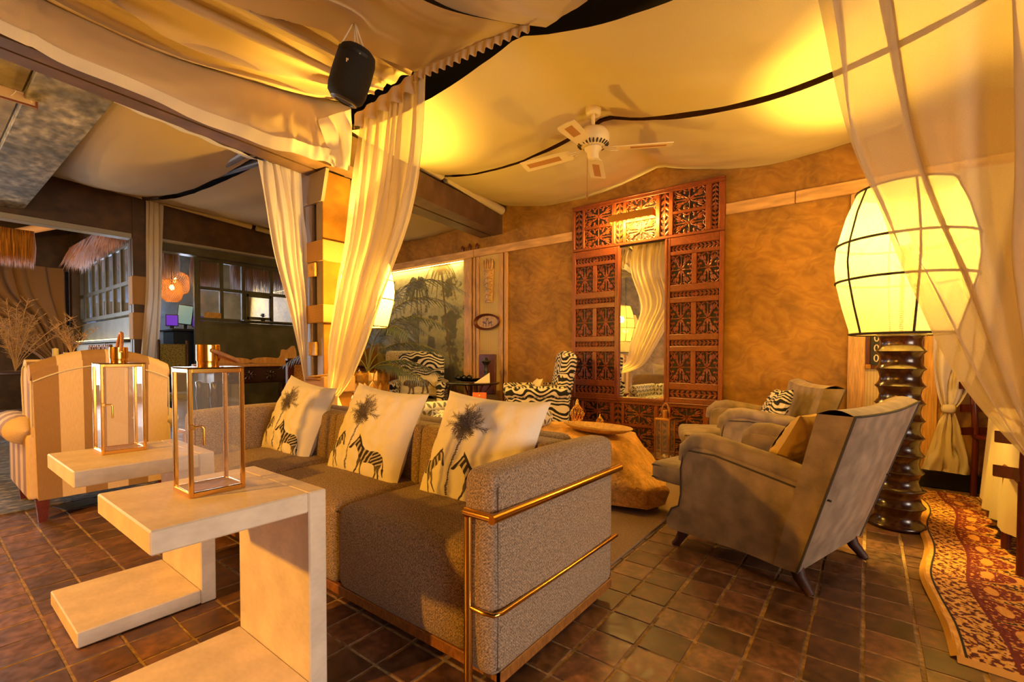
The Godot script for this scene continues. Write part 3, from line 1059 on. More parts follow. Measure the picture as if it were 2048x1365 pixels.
func build_back_wall() -> void:
	var z := -5.0
	for r in [[-9.0, -4.5, "above the palm mural"], [-4.495, -2.88, "left of the carved screen"], [-1.15, -0.56, "right of the carved screen"], [-0.555, 2.0, "behind the big floor lamp"]]:
		structure("trim_1", boxmesh(Vector3((r[0] + r[1]) * 0.5, 2.495, z + 0.02), Vector3(r[1] - r[0], 0.11, 0.04), 0.006), M.pine_rail, "pale pine wall rail " + r[2], "trim")
	var tr := [[-4.69, -4.545, 0.035, "broad pine board at the right edge of the mural"], [-4.525, -4.48, 0.02, "slim pine moulding beside the mural board"], [-4.455, -4.40, 0.03, "slim pine moulding left of the carved torch"], [-4.035, -3.97, 0.03, "slim pine moulding right of the oval plate"], [-3.945, -3.89, 0.03, "outer pine moulding right of the oval plate"], [-0.145, -0.02, 0.03, "pine board left of the lamp column"], [0.325, 0.44, 0.03, "pine board right of the lamp column"]]
	for t in tr:
		structure("trim_2", boxmesh(Vector3((t[0] + t[1]) * 0.5, 1.22, z + t[2] * 0.5), Vector3(t[1] - t[0], 2.44, t[2]), 0.006), M.pine, t[3], "trim")
	structure("wall_strip", boxmesh(Vector3(-4.215, 1.22, z + 0.006), Vector3(0.36, 2.44, 0.012), 0.001), M.paper_stripe, "strip of fine striped wallpaper behind the torch and oval plate", "wallpaper")
	structure("wall_strip", boxmesh(Vector3(0.15, 1.22, z + 0.006), Vector3(0.35, 2.44, 0.012), 0.001), M.paper_stripe, "strip of pale wallpaper behind the lamp column", "wallpaper")
	structure("baseboard_back", boxmesh(Vector3(0.85, 0.07, z + 0.02), Vector3(4.4, 0.14, 0.04), 0.006), M.black, "black baseboard under the right part of the back wall", "baseboard")
	var m := MB.new()
	m.quad(Vector3(-6.75, 0.02, z + 0.012), Vector3(-6.75, 2.43, z + 0.012), Vector3(-4.69, 2.43, z + 0.012), Vector3(-4.69, 0.02, z + 0.012), Vector2(0, 1), Vector2(0, 0), Vector2(1, 0), Vector2(1, 1))
	solo("palm_mural", m.mesh(), M.mural, "wall mural of misty palms lit from above behind the zebra armchair", "mural")
	var led := solo("led_strip", boxmesh(Vector3(-5.75, 2.415, z + 0.035), Vector3(2.1, 0.012, 0.014), 0.002), M.led, "glowing strip light under the rail above the mural", "light strip")
	led.set_meta("category", "strip light")
	area("mural_strip_light", Vector3(-5.75, 2.405, z + 0.05), Vector3(-5.75, 0.0, z + 0.02), Vector2(2.0, 0.02), Color(1.0, 0.86, 0.50), 0.8)
	# three little figures on the rail
	for i in 3:
		var f := MB.new()
		f.lathe([Vector2(0, 0), Vector2(0.03, 0.0), Vector2(0.022, 0.03), Vector2(0.028, 0.05), Vector2(0.012, 0.07 + 0.015 * (i % 2)), Vector2(0, 0.09 + 0.015 * (i % 2))], 8)
		f.box(Vector3(0.02, 0.045, 0), Vector3(0.05, 0.014, 0.014), 0.003)
		solo("rail_figurine", f.mesh(), M.mid_wood, ["tiny wooden figurine on the pine rail, leftmost of three", "tiny wooden figurine on the pine rail, middle of three", "tiny wooden figurine on the pine rail, rightmost of three"][i], "figurine", "figurines on the rail").position = Vector3(-4.72 + i * 0.14, 2.551, -4.975)
	# carved torch on the strip
	var t := thing("carved_torch", "carved wooden torch with a woven pattern hanging on the striped wallpaper", "carving", Vector3(-4.215, 1.78, z + 0.012))
	var body := MB.new()
	body.grid(14, 10, func(u: float, v: float) -> Vector3:
		var a := PI * u
		var r := lerpf(0.055, 0.085, v)
		return Vector3(cos(a) * r, v * 0.46, sin(a) * r * 0.7))
	body.tri(Vector3(-0.055, 0, 0), Vector3(0, 0, 0.04), Vector3(0.055, 0, 0))
	part("shaft", body.mesh(), M.plate_wood, t)
	var lat := MB.new()
	for k in 6:
		for s in [-1.0, 1.0]:
			var pts := []
			for i in 9:
				var q := i / 8.0
				var v := (k + q) / 6.0
				var a = PI * (0.5 + s * 0.42 * cos(q * PI))
				var r := lerpf(0.058, 0.088, v)
				pts.append(Vector3(cos(a) * r, v * 0.46, sin(a) * r * 0.7))
			lat.tube(pts, 0.008, 5, false)
	part("lattice", lat.mesh(), M.pine, t)
	var tops := MB.new()
	for k in 5:
		var x := (k - 2) * 0.034
		tops.tube([Vector3(x, 0.44, 0.035), Vector3(x * 1.2, 0.53, 0.04), Vector3(x * 1.15, 0.59 + 0.02 * (k % 2), 0.035)], [0.02, 0.018, 0.006], 6)
	part("finger_tips", tops.mesh(), M.pine, t)
	# oval plate
	var op := thing("oval_wall_plate", "oval brown wooden plate with painted antelopes hanging below the carved torch", "plate", Vector3(-4.24, 1.51, z + 0.015))
	var pm := MB.new()
	pm.grid(32, 8, func(u: float, v: float) -> Vector3:
		var a := -TAU * u
		var pr: Array = [[0.0, 0.012], [0.5, 0.012], [0.8, 0.016], [0.9, 0.03], [0.97, 0.05], [1.0, 0.052], [1.0, 0.03], [0.85, 0.0], [0.0, 0.0]][roundi(v * 8)]
		return Vector3(cos(a) * 0.235 * pr[0], sin(a) * 0.115 * pr[0], pr[1]), Vector2.ONE, true)
	part("dish", pm.mesh(), M.mid_wood, op)
	var face := MB.new()
	var ell := PackedVector2Array()
	for i in 28:
		ell.append(Vector2(cos(TAU * i / 28.0) * 0.185, sin(TAU * i / 28.0) * 0.085))
	face.xf = Transform3D(Basis(), Vector3(0, 0, 0.013))
	face.prism(ell, 0.004)
	part("painted_face", face.mesh(), M.plate_wood, op)
	var an := MB.new()
	for s in [-1.0, 1.0]:
		an.xf = Transform3D(Basis(), Vector3(s * 0.05, -0.01, 0.0165))
		an.box(Vector3(0, 0, 0), Vector3(0.075, 0.028, 0.003), 0.001, Basis(Vector3(0, 0, 1), 0.35 * s))
		for l in [-0.03, -0.018, 0.02, 0.032]:
			an.box(Vector3(l, -0.032, 0), Vector3(0.007, 0.045, 0.003), 0.001)
		an.box(Vector3(-s * 0.035, 0.03, 0), Vector3(0.012, 0.045, 0.003), 0.001, Basis(Vector3(0, 0, 1), 0.4 * s))
		an.box(Vector3(-s * 0.042, 0.055, 0), Vector3(0.03, 0.013, 0.003), 0.001)
	part("antelopes", an.mesh(), M.leg_red, op)
	# dark board leaning on the wall behind the side table
	var bd := MB.new()
	bd.rbox(Vector3(-4.235, 0.78, z + 0.035), Vector3(0.30, 0.56, 0.026), 0.012, Basis(Vector3.RIGHT, -0.02), 3, 2)
	solo("dark_board", bd.mesh(), M.mid_wood, "dark brown rounded board leaning on the wall behind the side table", "board")

# ---------------------------------------------------------------- cloth
func cr(a: Vector3, b: Vector3, c: Vector3, d: Vector3, t: float) -> Vector3:
	return b.cubic_interpolate(c, a, d, t)

func at_row(rows: Array, k: int, v: float) -> Vector3:
	var q := v * (rows.size() - 1)
	var i := clampi(int(q), 0, rows.size() - 2)
	return cr(rows[maxi(i - 1, 0)][k], rows[i][k], rows[i + 1][k], rows[mini(i + 2, rows.size() - 1)][k], q - i)

# rows: [left, right, fold depth]; folds run along v
func drape(rows: Array, folds: float, nu: int, nv: int, sd := 1, wob := 0.35) -> ArrayMesh:
	var m := MB.new()
	add_drape(m, rows, folds, nu, nv, sd, wob)
	return m.mesh()

func add_drape(m: MB, rows: Array, folds: float, nu: int, nv: int, sd := 1, wob := 0.35, face := Vector3.ZERO) -> void:
	var nz := noise(sd, 0.9, 2)
	m.grid(nu, nv, func(u: float, v: float) -> Vector3:
		var q := v * (rows.size() - 1)
		var i := clampi(int(q), 0, rows.size() - 2)
		var amp := lerpf(rows[i][2], rows[i + 1][2], smoothstep(0.0, 1.0, q - i))
		var L := at_row(rows, 0, v)
		var R := at_row(rows, 1, v)
		var side := (R - L)
		var along := at_row(rows, 0, minf(v + 0.03, 1.0)) + at_row(rows, 1, minf(v + 0.03, 1.0)) - at_row(rows, 0, maxf(v - 0.03, 0.0)) - at_row(rows, 1, maxf(v - 0.03, 0.0))
		var nn := side.cross(along).normalized() if face == Vector3.ZERO else face
		var w := nz.get_noise_2d(u * folds * 0.55, v * 1.2)
		var ph := (u * folds + wob * w * 2.0) * TAU
		var d := sin(ph) + 0.35 * sin(ph * 2.3 + sd)
		var uu := u + 0.25 / folds * cos(ph) * clampf(amp / 0.04, 0.0, 1.0) * (1.0 if u > 0.02 and u < 0.98 else 0.0)
		return L.lerp(R, uu) + nn * amp * d, Vector2(4, 4))

func build_canopy() -> void:
	var sag := func(x: float, k: float) -> float:
		if x < -1.83:
			var t := (x + 3.95) / 2.12
			return 3.08 - k * 0.15 * 4.0 * t * (1.0 - t)
		var t2 := (x + 1.83) / 2.45
		return 3.09 - k * 0.24 * 4.0 * t2 * (1.0 - t2)
	var panels := [[-4.99, -3.72, "canvas ceiling panel hanging nearest the back wall", 1.0, 1.06, 21], [-3.655, -2.42, "large canvas ceiling panel above the fan and armchairs", 1.0, 1.0, 22]]
	for p in panels:
		var m := MB.new()
		var nz := noise(p[5], 1.3, 3)
		m.grid(72, 22, func(u: float, v: float) -> Vector3:
			var x := lerpf(-3.95, 2.6, u)
			var xs := x if x < 0.62 else 0.62 - (x - 0.62)
			var z := lerpf(p[0], p[1], v)
			var y: float = sag.call(xs, lerpf(p[3], p[4], v))
			y -= 0.035 * sin(PI * v) + 0.012 * nz.get_noise_2d(x * 1.2, z * 2.6)
			# creases fan out from the ridge
			y += 0.010 * sin((x + 1.83) * 9.0 + z * 5.0) * exp(-absf(x + 1.83) * 0.9) * sin(PI * v)
			var hem := 0.05 * sin(PI * clampf((xs + 3.95) / 2.12, 0, 1)) * (1.0 if v > 0.5 else -1.0) * absf(v - 0.5) * 2.0
			return Vector3(x, y, z + hem * 0.4), Vector2(6, 2))
		solo("canvas_panel", m.mesh(), M.canvas, p[2], "canvas", "canvas ceiling panels")
	# valance along the near face of the beam
	var hem := [Vector3(-3.46, 2.70, 0.7), Vector3(-3.45, 2.68, 0.1), Vector3(-3.50, 2.66, -0.36), Vector3(-3.53, 2.645, -0.52), Vector3(-3.55, 2.61, -1.03), Vector3(-3.55, 2.575, -1.47), Vector3(-3.565, 2.60, -1.85), Vector3(-3.55, 2.615, -2.08), Vector3(-3.53, 2.60, -2.19)]
	var upp := [Vector3(-3.40, 3.02, 0.7), Vector3(-3.48, 3.0, 0.1), Vector3(-3.54, 2.98, -0.36), Vector3(-3.58, 2.98, -0.53), Vector3(-3.60, 2.97, -1.08), Vector3(-3.60, 3.03, -1.5), Vector3(-3.60, 3.08, -1.80), Vector3(-3.58, 3.14, -2.12), Vector3(-3.50, 3.16, -2.34)]
	var va := thing("beam_valance", "satin cloth valance with a pale hem nailed along the front of the beam", "valance")
	var vm := MB.new()
	var vn := noise(5, 1.0, 2)
	var pos := func(u: float, v: float) -> Vector3:
		var q := u * 8.0
		var i := clampi(int(q), 0, 7)
		var h := cr(hem[maxi(i - 1, 0)], hem[i], hem[i + 1], hem[mini(i + 2, 8)], q - i)
		var t := cr(upp[maxi(i - 1, 0)], upp[i], upp[i + 1], upp[mini(i + 2, 8)], q - i)
		var p := h.lerp(t, v)
		var k := smoothstep(0.45, 0.85, u)
		# slanting pulls radiating from the nails
		var s := sin(u * 60.0 + v * 3.5 + vn.get_noise_2d(u * 9.0, v) * 3.0)
		p.x += 0.02 * k * maxf(0.0, s) * sin(PI * clampf(v * 0.9 + 0.1, 0, 1)) + 0.008 * vn.get_noise_2d(u * 14.0, v * 3.0) + 0.03 * sin(PI * v)
		p.y += 0.007 * sin(u * 43.0) * (1.0 - v)
		return p
	vm.grid(120, 12, func(u: float, v: float) -> Vector3: return pos.call(u, 0.20 + 0.80 * v), Vector2(12, 2))
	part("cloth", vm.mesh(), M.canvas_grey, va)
	var hm := MB.new()
	hm.grid(120, 3, func(u: float, v: float) -> Vector3: return pos.call(u, 0.205 * v) + Vector3(0.006, 0, 0), Vector2(20, 1))
	part("hem", hm.mesh(), M.hem, va)
	# corner flap of the valance beside the column
	var fm := MB.new()
	add_drape(fm, [[Vector3(-3.53, 2.93, -2.05), Vector3(-3.30, 3.0, -2.20), 0.01], [Vector3(-3.53, 2.75, -2.12), Vector3(-3.36, 2.82, -2.24), 0.012], [Vector3(-3.52, 2.60, -2.17), Vector3(-3.42, 2.56, -2.26), 0.008]], 1.2, 16, 10, 3)
	part("corner_flap", fm.mesh(), M.hem, va)
	# long gathered folds between the valance and the first swag
	var rows := []
	var ll := [Vector3(-3.42, 3.13, -2.30), Vector3(-3.56, 3.08, -1.80), Vector3(-3.58, 3.0, -1.10), Vector3(-3.54, 3.0, -0.53), Vector3(-3.45, 3.05, 0.2), Vector3(-3.4, 3.1, 0.9)]
	var rr := [Vector3(-2.40, 3.13, -2.33), Vector3(-2.30, 3.10, -1.85), Vector3(-2.20, 3.02, -1.20), Vector3(-2.2, 2.95, -0.60), Vector3(-2.2, 2.98, 0.2), Vector3(-2.2, 3.05, 0.9)]
	for i in 6:
		rows.append([ll[i], rr[i], [0.016, 0.035, 0.045, 0.05, 0.05, 0.05][i]])
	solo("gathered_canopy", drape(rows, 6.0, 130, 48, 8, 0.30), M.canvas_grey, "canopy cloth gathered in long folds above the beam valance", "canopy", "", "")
	# smooth swag in front of it, with a ruffled edge, and the next one beside it
	rows = [[Vector3(-2.60, 3.06, -2.25), Vector3(-1.66, 2.99, -2.25), 0.004], [Vector3(-2.54, 2.975, -1.92), Vector3(-1.76, 2.91, -1.95), 0.006], [Vector3(-2.46, 2.87, -1.60), Vector3(-1.81, 2.85, -1.68), 0.01], [Vector3(-2.39, 2.79, -1.36), Vector3(-1.78, 2.78, -1.43), 0.012], [Vector3(-2.41, 2.68, -0.90), Vector3(-1.66, 2.62, -0.95), 0.012], [Vector3(-2.52, 2.72, -0.4), Vector3(-1.6, 2.65, -0.4), 0.012], [Vector3(-2.6, 2.9, 0.5), Vector3(-1.5, 2.9, 0.5), 0.012]]
	var sw := thing("swag_canopy", "broad smooth cloth swag with a ruffled edge above the speaker", "canopy")
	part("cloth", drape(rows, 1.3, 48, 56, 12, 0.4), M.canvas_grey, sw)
	var rf := MB.new()
	rf.grid(150, 6, func(u: float, v: float) -> Vector3:
		var p := Vector3(-3.28, 2.955, -2.235).lerp(Vector3(-2.57, 3.03, -2.235), u / 0.44) if u < 0.44 else Vector3(-2.57, 3.03, -2.235).lerp(Vector3(-1.60, 3.0, -2.27), (u - 0.44) / 0.56)
		var w := sin(u * TAU * (11.0 if u < 0.44 else 26.0)) * (0.022 if u < 0.44 else 0.012) * (0.35 + v)
		return p + Vector3(0.3 * w, -0.10 * v * (1.2 if u < 0.44 else 0.62) + 0.2 * w, w + 0.02), Vector2(20, 1))
	part("ruffle", rf.mesh(), M.canvas_grey, sw)
	rows = [[Vector3(-1.56, 3.0, -2.36), Vector3(-1.28, 3.03, -2.36), 0.003], [Vector3(-1.70, 2.95, -2.10), Vector3(-1.34, 3.05, -2.1), 0.006], [Vector3(-1.86, 2.93, -1.75), Vector3(-1.2, 3.05, -1.75), 0.008], [Vector3(-1.9, 2.95, -1.2), Vector3(-1.1, 3.05, -1.2), 0.01], [Vector3(-1.9, 3.0, -0.4), Vector3(-0.9, 3.05, -0.4), 0.01]]
	solo("ridge_swag", drape(rows, 1.2, 30, 30, 14, 0.3), M.canvas_grey, "pale cloth swag at the top centre next to the dark roof gap", "canopy")
	# ceiling cloth between the beam and the reception fascia
	var low := [[Vector3(-4.02, 2.80, -0.90), Vector3(-4.2, 2.82, -1.95), "sagging ceiling cloth left of the dark rod, over the reception passage"], [Vector3(-4.2, 2.86, -2.08), Vector3(-4.5, 2.92, -4.98), "sagging ceiling cloth right of the dark rod, towards the mural corner"]]
	for k in 2:
		var L: Vector3 = low[k][0]
		var R: Vector3 = low[k][1]
		var m := MB.new()
		var nz := noise(40 + k, 1.0, 3)
		m.grid(40, 30, func(u: float, v: float) -> Vector3:
			var a := L.lerp(R, u)
			var b := Vector3(-8.0, 3.24 - 0.05 * u - 0.06 * k, a.z)
			var p := a.lerp(b, v)
			p.y -= (0.13 + 0.10 * sin(PI * u)) * sin(PI * v) - 0.012 * nz.get_noise_2d(u * 2.0, v * 5.0) - 0.012 * sin(u * 30.0 + v * 4.0) * sin(PI * v) * k
			return p, Vector2(4, 8))
		solo("passage_cloth", m.mesh(), M.canvas_grey, low[k][2], "canvas", "ceiling cloths of the passage")
	var fl := MB.new()
	fl.grid(30, 3, func(u: float, v: float) -> Vector3: return Vector3(-4.00 - 0.22 * u - 0.16 * v, 2.735 + 0.045 * v + 0.006 * sin(u * 25.0), lerpf(-0.90, -1.9, u)))
	solo("cloth_flap", fl.mesh(), M.hem, "pale flap of cloth fixed along the hidden edge of the beam", "canvas")
	var rod := MB.new()
	rod.tube([Vector3(-4.15, 2.79, -1.83), Vector3(-6.0, 2.93, -1.95), Vector3(-8.0, 3.20, -2.08)], 0.035, 10)
	rod.box(Vector3(-6.1, 3.02, -2.03), Vector3(3.9, 0.10, 0.06), 0.01, Basis(Vector3(0, 0, 1), -0.105))
	solo("ceiling_rod", rod.mesh(), M.dark_paint, "dark rod carrying the ceiling cloths between beam and post", "rod")
	for r in [[-0.6, -2.02, "left"], [-2.25, -3.42, "middle"], [-3.5, -4.9, "right"]]:
		var t := MB.new()
		t.tube([Vector3(-7.88, 3.27 + 0.075 * (r[0] + 1.0), r[0]), Vector3(-7.88, 3.27 + 0.075 * (r[1] + 1.0), r[1])], 0.04, 10)
		solo("fascia_roll", t.mesh(), M.canvas, "rolled canvas edge along the brown reception fascia, %s of the three" % r[2], "fabric roll", "canvas rolls along the fascia")
	# weathered board between the beam and the fascia
	solo("weathered_plank", multi([[Vector3(-8.0, 2.752, -0.90), Vector3(-3.86, 2.80, -0.52)]], 0.006), M.plank_grey, "broad weathered grey board under the ceiling at the left", "plank")
	solo("beige_board", multi([[Vector3(-8.0, 2.79, -0.515), Vector3(-3.86, 2.83, -0.1)]], 0.006), M.plank_beige, "plain beige board beside the weathered grey board", "plank")
	# hanging honeycomb shade, top left
	var hs := thing("honeycomb_shade", "hanging cloth lampshade printed with hexagons at the upper left", "lampshade", Vector3(-4.56, 2.71, -0.36))
	var hmh := MB.new()
	hmh.quad(Vector3(0.06, 0.012, 0.22), Vector3(0.06, 0.28, 0.22), Vector3(0.06, 0.28, -0.22), Vector3(0.06, 0.012, -0.22))
	hmh.quad(Vector3(0.02, 0.012, -0.22), Vector3(0.02, 0.28, -0.22), Vector3(0.06, 0.28, -0.22), Vector3(0.06, 0.012, -0.22))
	hmh.quad(Vector3(0.02, 0.012, 0.22), Vector3(0.02, 0.28, 0.22), Vector3(0.06, 0.28, 0.22), Vector3(0.06, 0.012, 0.22))
	hmh.quad(Vector3(0.02, 0.012, 0.22), Vector3(0.02, 0.28, 0.22), Vector3(0.02, 0.28, -0.22), Vector3(0.02, 0.012, -0.22))
	part("cloth", hmh.mesh(), M.honeycomb, hs)
	var hl := MB.new()
	for i in range(-3, 4):
		for j in range(0, 4):
			var c := Vector2(i * 0.075, 0.03 + j * 0.0866 + (0.0433 if i % 2 else 0.0))
			for k in 3:
				var a := c + Vector2(0.05, 0).rotated(TAU * k / 6.0)
				var b := c + Vector2(0.05, 0).rotated(TAU * (k + 1) / 6.0)
				if minf(a.y, b.y) > 0.01 and maxf(a.y, b.y) < 0.28 and maxf(absf(a.x), absf(b.x)) < 0.22:
					hl.tube([Vector3(0.061, a.y, a.x), Vector3(0.061, b.y, b.x)], 0.0022, 4, false)
	part("hexagon_print", hl.mesh(), M.honeycomb_line, hs)
	part("trim", multi([[Vector3(0.058, 0, -0.225), Vector3(0.066, 0.012, 0.22)], [Vector3(0.056, 0, -0.226), Vector3(0.067, 0.29, -0.214)], [Vector3(0.02, 0, -0.225), Vector3(0.06, 0.012, -0.217)]], 0.001), M.brown_trim, hs)

func build_curtains() -> void:
	# sheer hanging from the ruffle, swept to the column
	var rows := [[Vector3(-3.24, 2.99, -2.26), Vector3(-2.52, 3.03, -2.26), 0.022], [Vector3(-3.31, 2.54, -2.24), Vector3(-2.545, 2.48, -2.24), 0.03], [Vector3(-3.185, 1.938, -2.098), Vector3(-2.514, 1.995, -2.098), 0.036], [Vector3(-3.27, 1.589, -2.079), Vector3(-2.722, 1.579, -2.079), 0.036], [Vector3(-3.374, 1.248, -2.079), Vector3(-2.929, 1.192, -2.079), 0.032], [Vector3(-3.459, 0.908, -2.088), Vector3(-3.175, 0.842, -2.088), 0.022], [Vector3(-3.74, 0.74, -2.25), Vector3(-3.60, 0.68, -2.25), 0.012]]
	var a := thing("sheer_curtain", "sheer white curtain swept left to the column, glowing with the lamp behind it", "curtain", Vector3.ZERO, 0.0, "sheer curtains")
	part("cloth", drape(rows, 7.5, 150, 60, 31, 0.28), M.sheer, a)
	rows = [[Vector3(-3.73, 0.75, -2.25), Vector3(-3.60, 0.69, -2.25), 0.012], [Vector3(-3.66, 0.45, -2.2), Vector3(-3.38, 0.45, -2.2), 0.03], [Vector3(-3.66, 0.06, -2.2), Vector3(-3.34, 0.06, -2.2), 0.035]]
	part("tail", drape(rows, 4.0, 60, 16, 32, 0.3), M.sheer, a)
	# its twin left of the column
	rows = [[Vector3(-4.15, 2.71, -1.86), Vector3(-4.15, 2.72, -2.25), 0.014], [Vector3(-4.15, 2.38, -1.92), Vector3(-4.15, 2.25, -2.28), 0.022], [Vector3(-4.15, 1.97, -1.99), Vector3(-4.15, 1.9, -2.285), 0.024], [Vector3(-4.15, 1.54, -2.10), Vector3(-4.15, 1.56, -2.29), 0.02], [Vector3(-4.15, 1.09, -2.205), Vector3(-4.15, 1.09, -2.285), 0.012], [Vector3(-4.15, 0.80, -2.255), Vector3(-4.15, 0.80, -2.285), 0.006]]
	var b := thing("sheer_curtain", "sheer white curtain tied to the left side of the column", "curtain", Vector3.ZERO, 0.0, "sheer curtains")
	part("cloth", drape(rows, 4.5, 90, 50, 33, 0.3), M.sheer_thick, b)
	# thin curtain at the far post
	rows = [[Vector3(-7.9, 3.22, -2.06), Vector3(-7.9, 3.22, -2.27), 0.02], [Vector3(-7.9, 2.14, -2.04), Vector3(-7.9, 2.16, -2.225), 0.024], [Vector3(-7.9, 1.50, -2.01), Vector3(-7.9, 1.50, -2.19), 0.026], [Vector3(-7.9, 0.5, -1.92), Vector3(-7.9, 0.5, -2.13), 0.03], [Vector3(-7.9, 0.03, -1.90), Vector3(-7.9, 0.03, -2.12), 0.03]]
	solo("narrow_curtain", drape(rows, 2.6, 44, 30, 35, 0.25), M.sheer_thick, "narrow pale curtain hanging in front of the far dark post", "curtain")
	# big sheer in the right foreground
	rows = [[Vector3(-0.30, 3.0, -1.9), Vector3(0.95, 3.0, -1.75), 0.030], [Vector3(-0.165, 2.30, -1.9), Vector3(0.93, 2.35, -1.72), 0.036], [Vector3(-0.08, 1.82, -1.9), Vector3(0.88, 1.85, -1.72), 0.038], [Vector3(0.018, 1.515, -1.9), Vector3(0.78, 1.50, -1.72), 0.036], [Vector3(0.073, 1.33, -1.9), Vector3(0.70, 1.25, -1.72), 0.033], [Vector3(0.19, 1.025, -1.9), Vector3(0.58, 1.0, -1.75), 0.026], [Vector3(0.30, 0.84, -1.9), Vector3(0.50, 0.83, -1.8), 0.016], [Vector3(0.40, 0.71, -1.88), Vector3(0.47, 0.70, -1.84), 0.008]]
	var c := thing("sheer_curtain", "big sheer white curtain in the right foreground, swept to the right", "curtain", Vector3.ZERO, 0.0, "sheer curtains")
	part("cloth", drape(rows, 6.2, 170, 70, 47, 0.34), M.sheer, c)
	rows = [[Vector3(0.40, 0.715, -1.88), Vector3(0.47, 0.705, -1.84), 0.008], [Vector3(0.42, 0.45, -1.88), Vector3(0.62, 0.45, -1.8), 0.025], [Vector3(0.45, 0.04, -1.88), Vector3(0.68, 0.04, -1.8), 0.03]]
	part("tail", drape(rows, 3.5, 50, 14, 38, 0.3), M.sheer_thick, c)
	var post := structure("trim_3", boxmesh(Vector3(0.62, 1.5, -1.80), Vector3(0.12, 3.0, 0.12), 0.008), M.mid_wood, "wooden post that holds the right foreground curtain", "post")
	post.position = Vector3(0.06, 0, 0)
	# small curtain knotted against the back wall
	var d := thing("knotted_curtain", "short pale curtain knotted against the back wall right of the lamp", "curtain")
	rows = [[Vector3(0.40, 2.45, -4.90), Vector3(0.86, 2.45, -4.90), 0.03], [Vector3(0.395, 1.5, -4.90), Vector3(0.74, 1.5, -4.90), 0.03], [Vector3(0.40, 1.0, -4.88), Vector3(0.66, 1.0, -4.88), 0.03], [Vector3(0.43, 0.74, -4.87), Vector3(0.58, 0.74, -4.87), 0.02], [Vector3(0.465, 0.64, -4.87), Vector3(0.525, 0.64, -4.87), 0.012]]
	part("cloth", drape(rows, 3.0, 60, 40, 51, 0.3), M.sheer_thick, d)
	rows = [[Vector3(0.465, 0.645, -4.87), Vector3(0.525, 0.645, -4.87), 0.012], [Vector3(0.43, 0.50, -4.87), Vector3(0.56, 0.50, -4.87), 0.025], [Vector3(0.38, 0.30, -4.86), Vector3(0.60, 0.30, -4.86), 0.03], [Vector3(0.345, 0.165, -4.85), Vector3(0.615, 0.155, -4.85), 0.03]]
	part("tail", drape(rows, 3.0, 60, 20, 52, 0.3), M.sheer_thick, d)
	var kn := MB.new()
	kn.rbox(Vector3(0.495, 0.645, -4.87), Vector3(0.09, 0.07, 0.08), 0.03)
	part("knot", kn.mesh(), M.sheer_thick, d)

# ---------------------------------------------------------------- carved screen
func leaf(m: MB, c: Vector2, ang: float, l: float, w: float, d := 0.012) -> void:
	var keep := m.xf
	m.xf = keep * Transform3D(Basis(Vector3(0, 0, 1), ang), Vector3(c.x, c.y, 0))
	var o := [Vector3(-l * 0.5, 0, 0), Vector3(-l * 0.15, -w * 0.5, 0), Vector3(l * 0.25, -w * 0.34, 0), Vector3(l * 0.5, 0, 0), Vector3(l * 0.25, w * 0.34, 0), Vector3(-l * 0.15, w * 0.5, 0)]
	var up := Vector3(0, 0, d * 0.65)
	var r1 := Vector3(-l * 0.15, 0, d)
	var r2 := Vector3(l * 0.2, 0, d)
	for i in 6:
		var a: Vector3 = o[i]
		var b: Vector3 = o[(i + 1) % 6]
		m.quad(b, b + up, a + up, a)
	m.tri(o[0] + up, r1, o[1] + up)
	m.quad(o[1] + up, r1, r2, o[2] + up)
	m.tri(o[2] + up, r2, o[3] + up)
	m.tri(o[3] + up, r2, o[4] + up)
	m.quad(o[4] + up, r2, r1, o[5] + up)
	m.tri(o[5] + up, r1, o[0] + up)
	m.xf = keep

func bar2(m: MB, a: Vector2, b: Vector2, w: float, d := 0.009) -> void:
	m.box(Vector3((a.x + b.x) * 0.5, (a.y + b.y) * 0.5, d * 0.5), Vector3(a.distance_to(b), w, d), 0.0015, Basis(Vector3(0, 0, 1), (b - a).angle()))

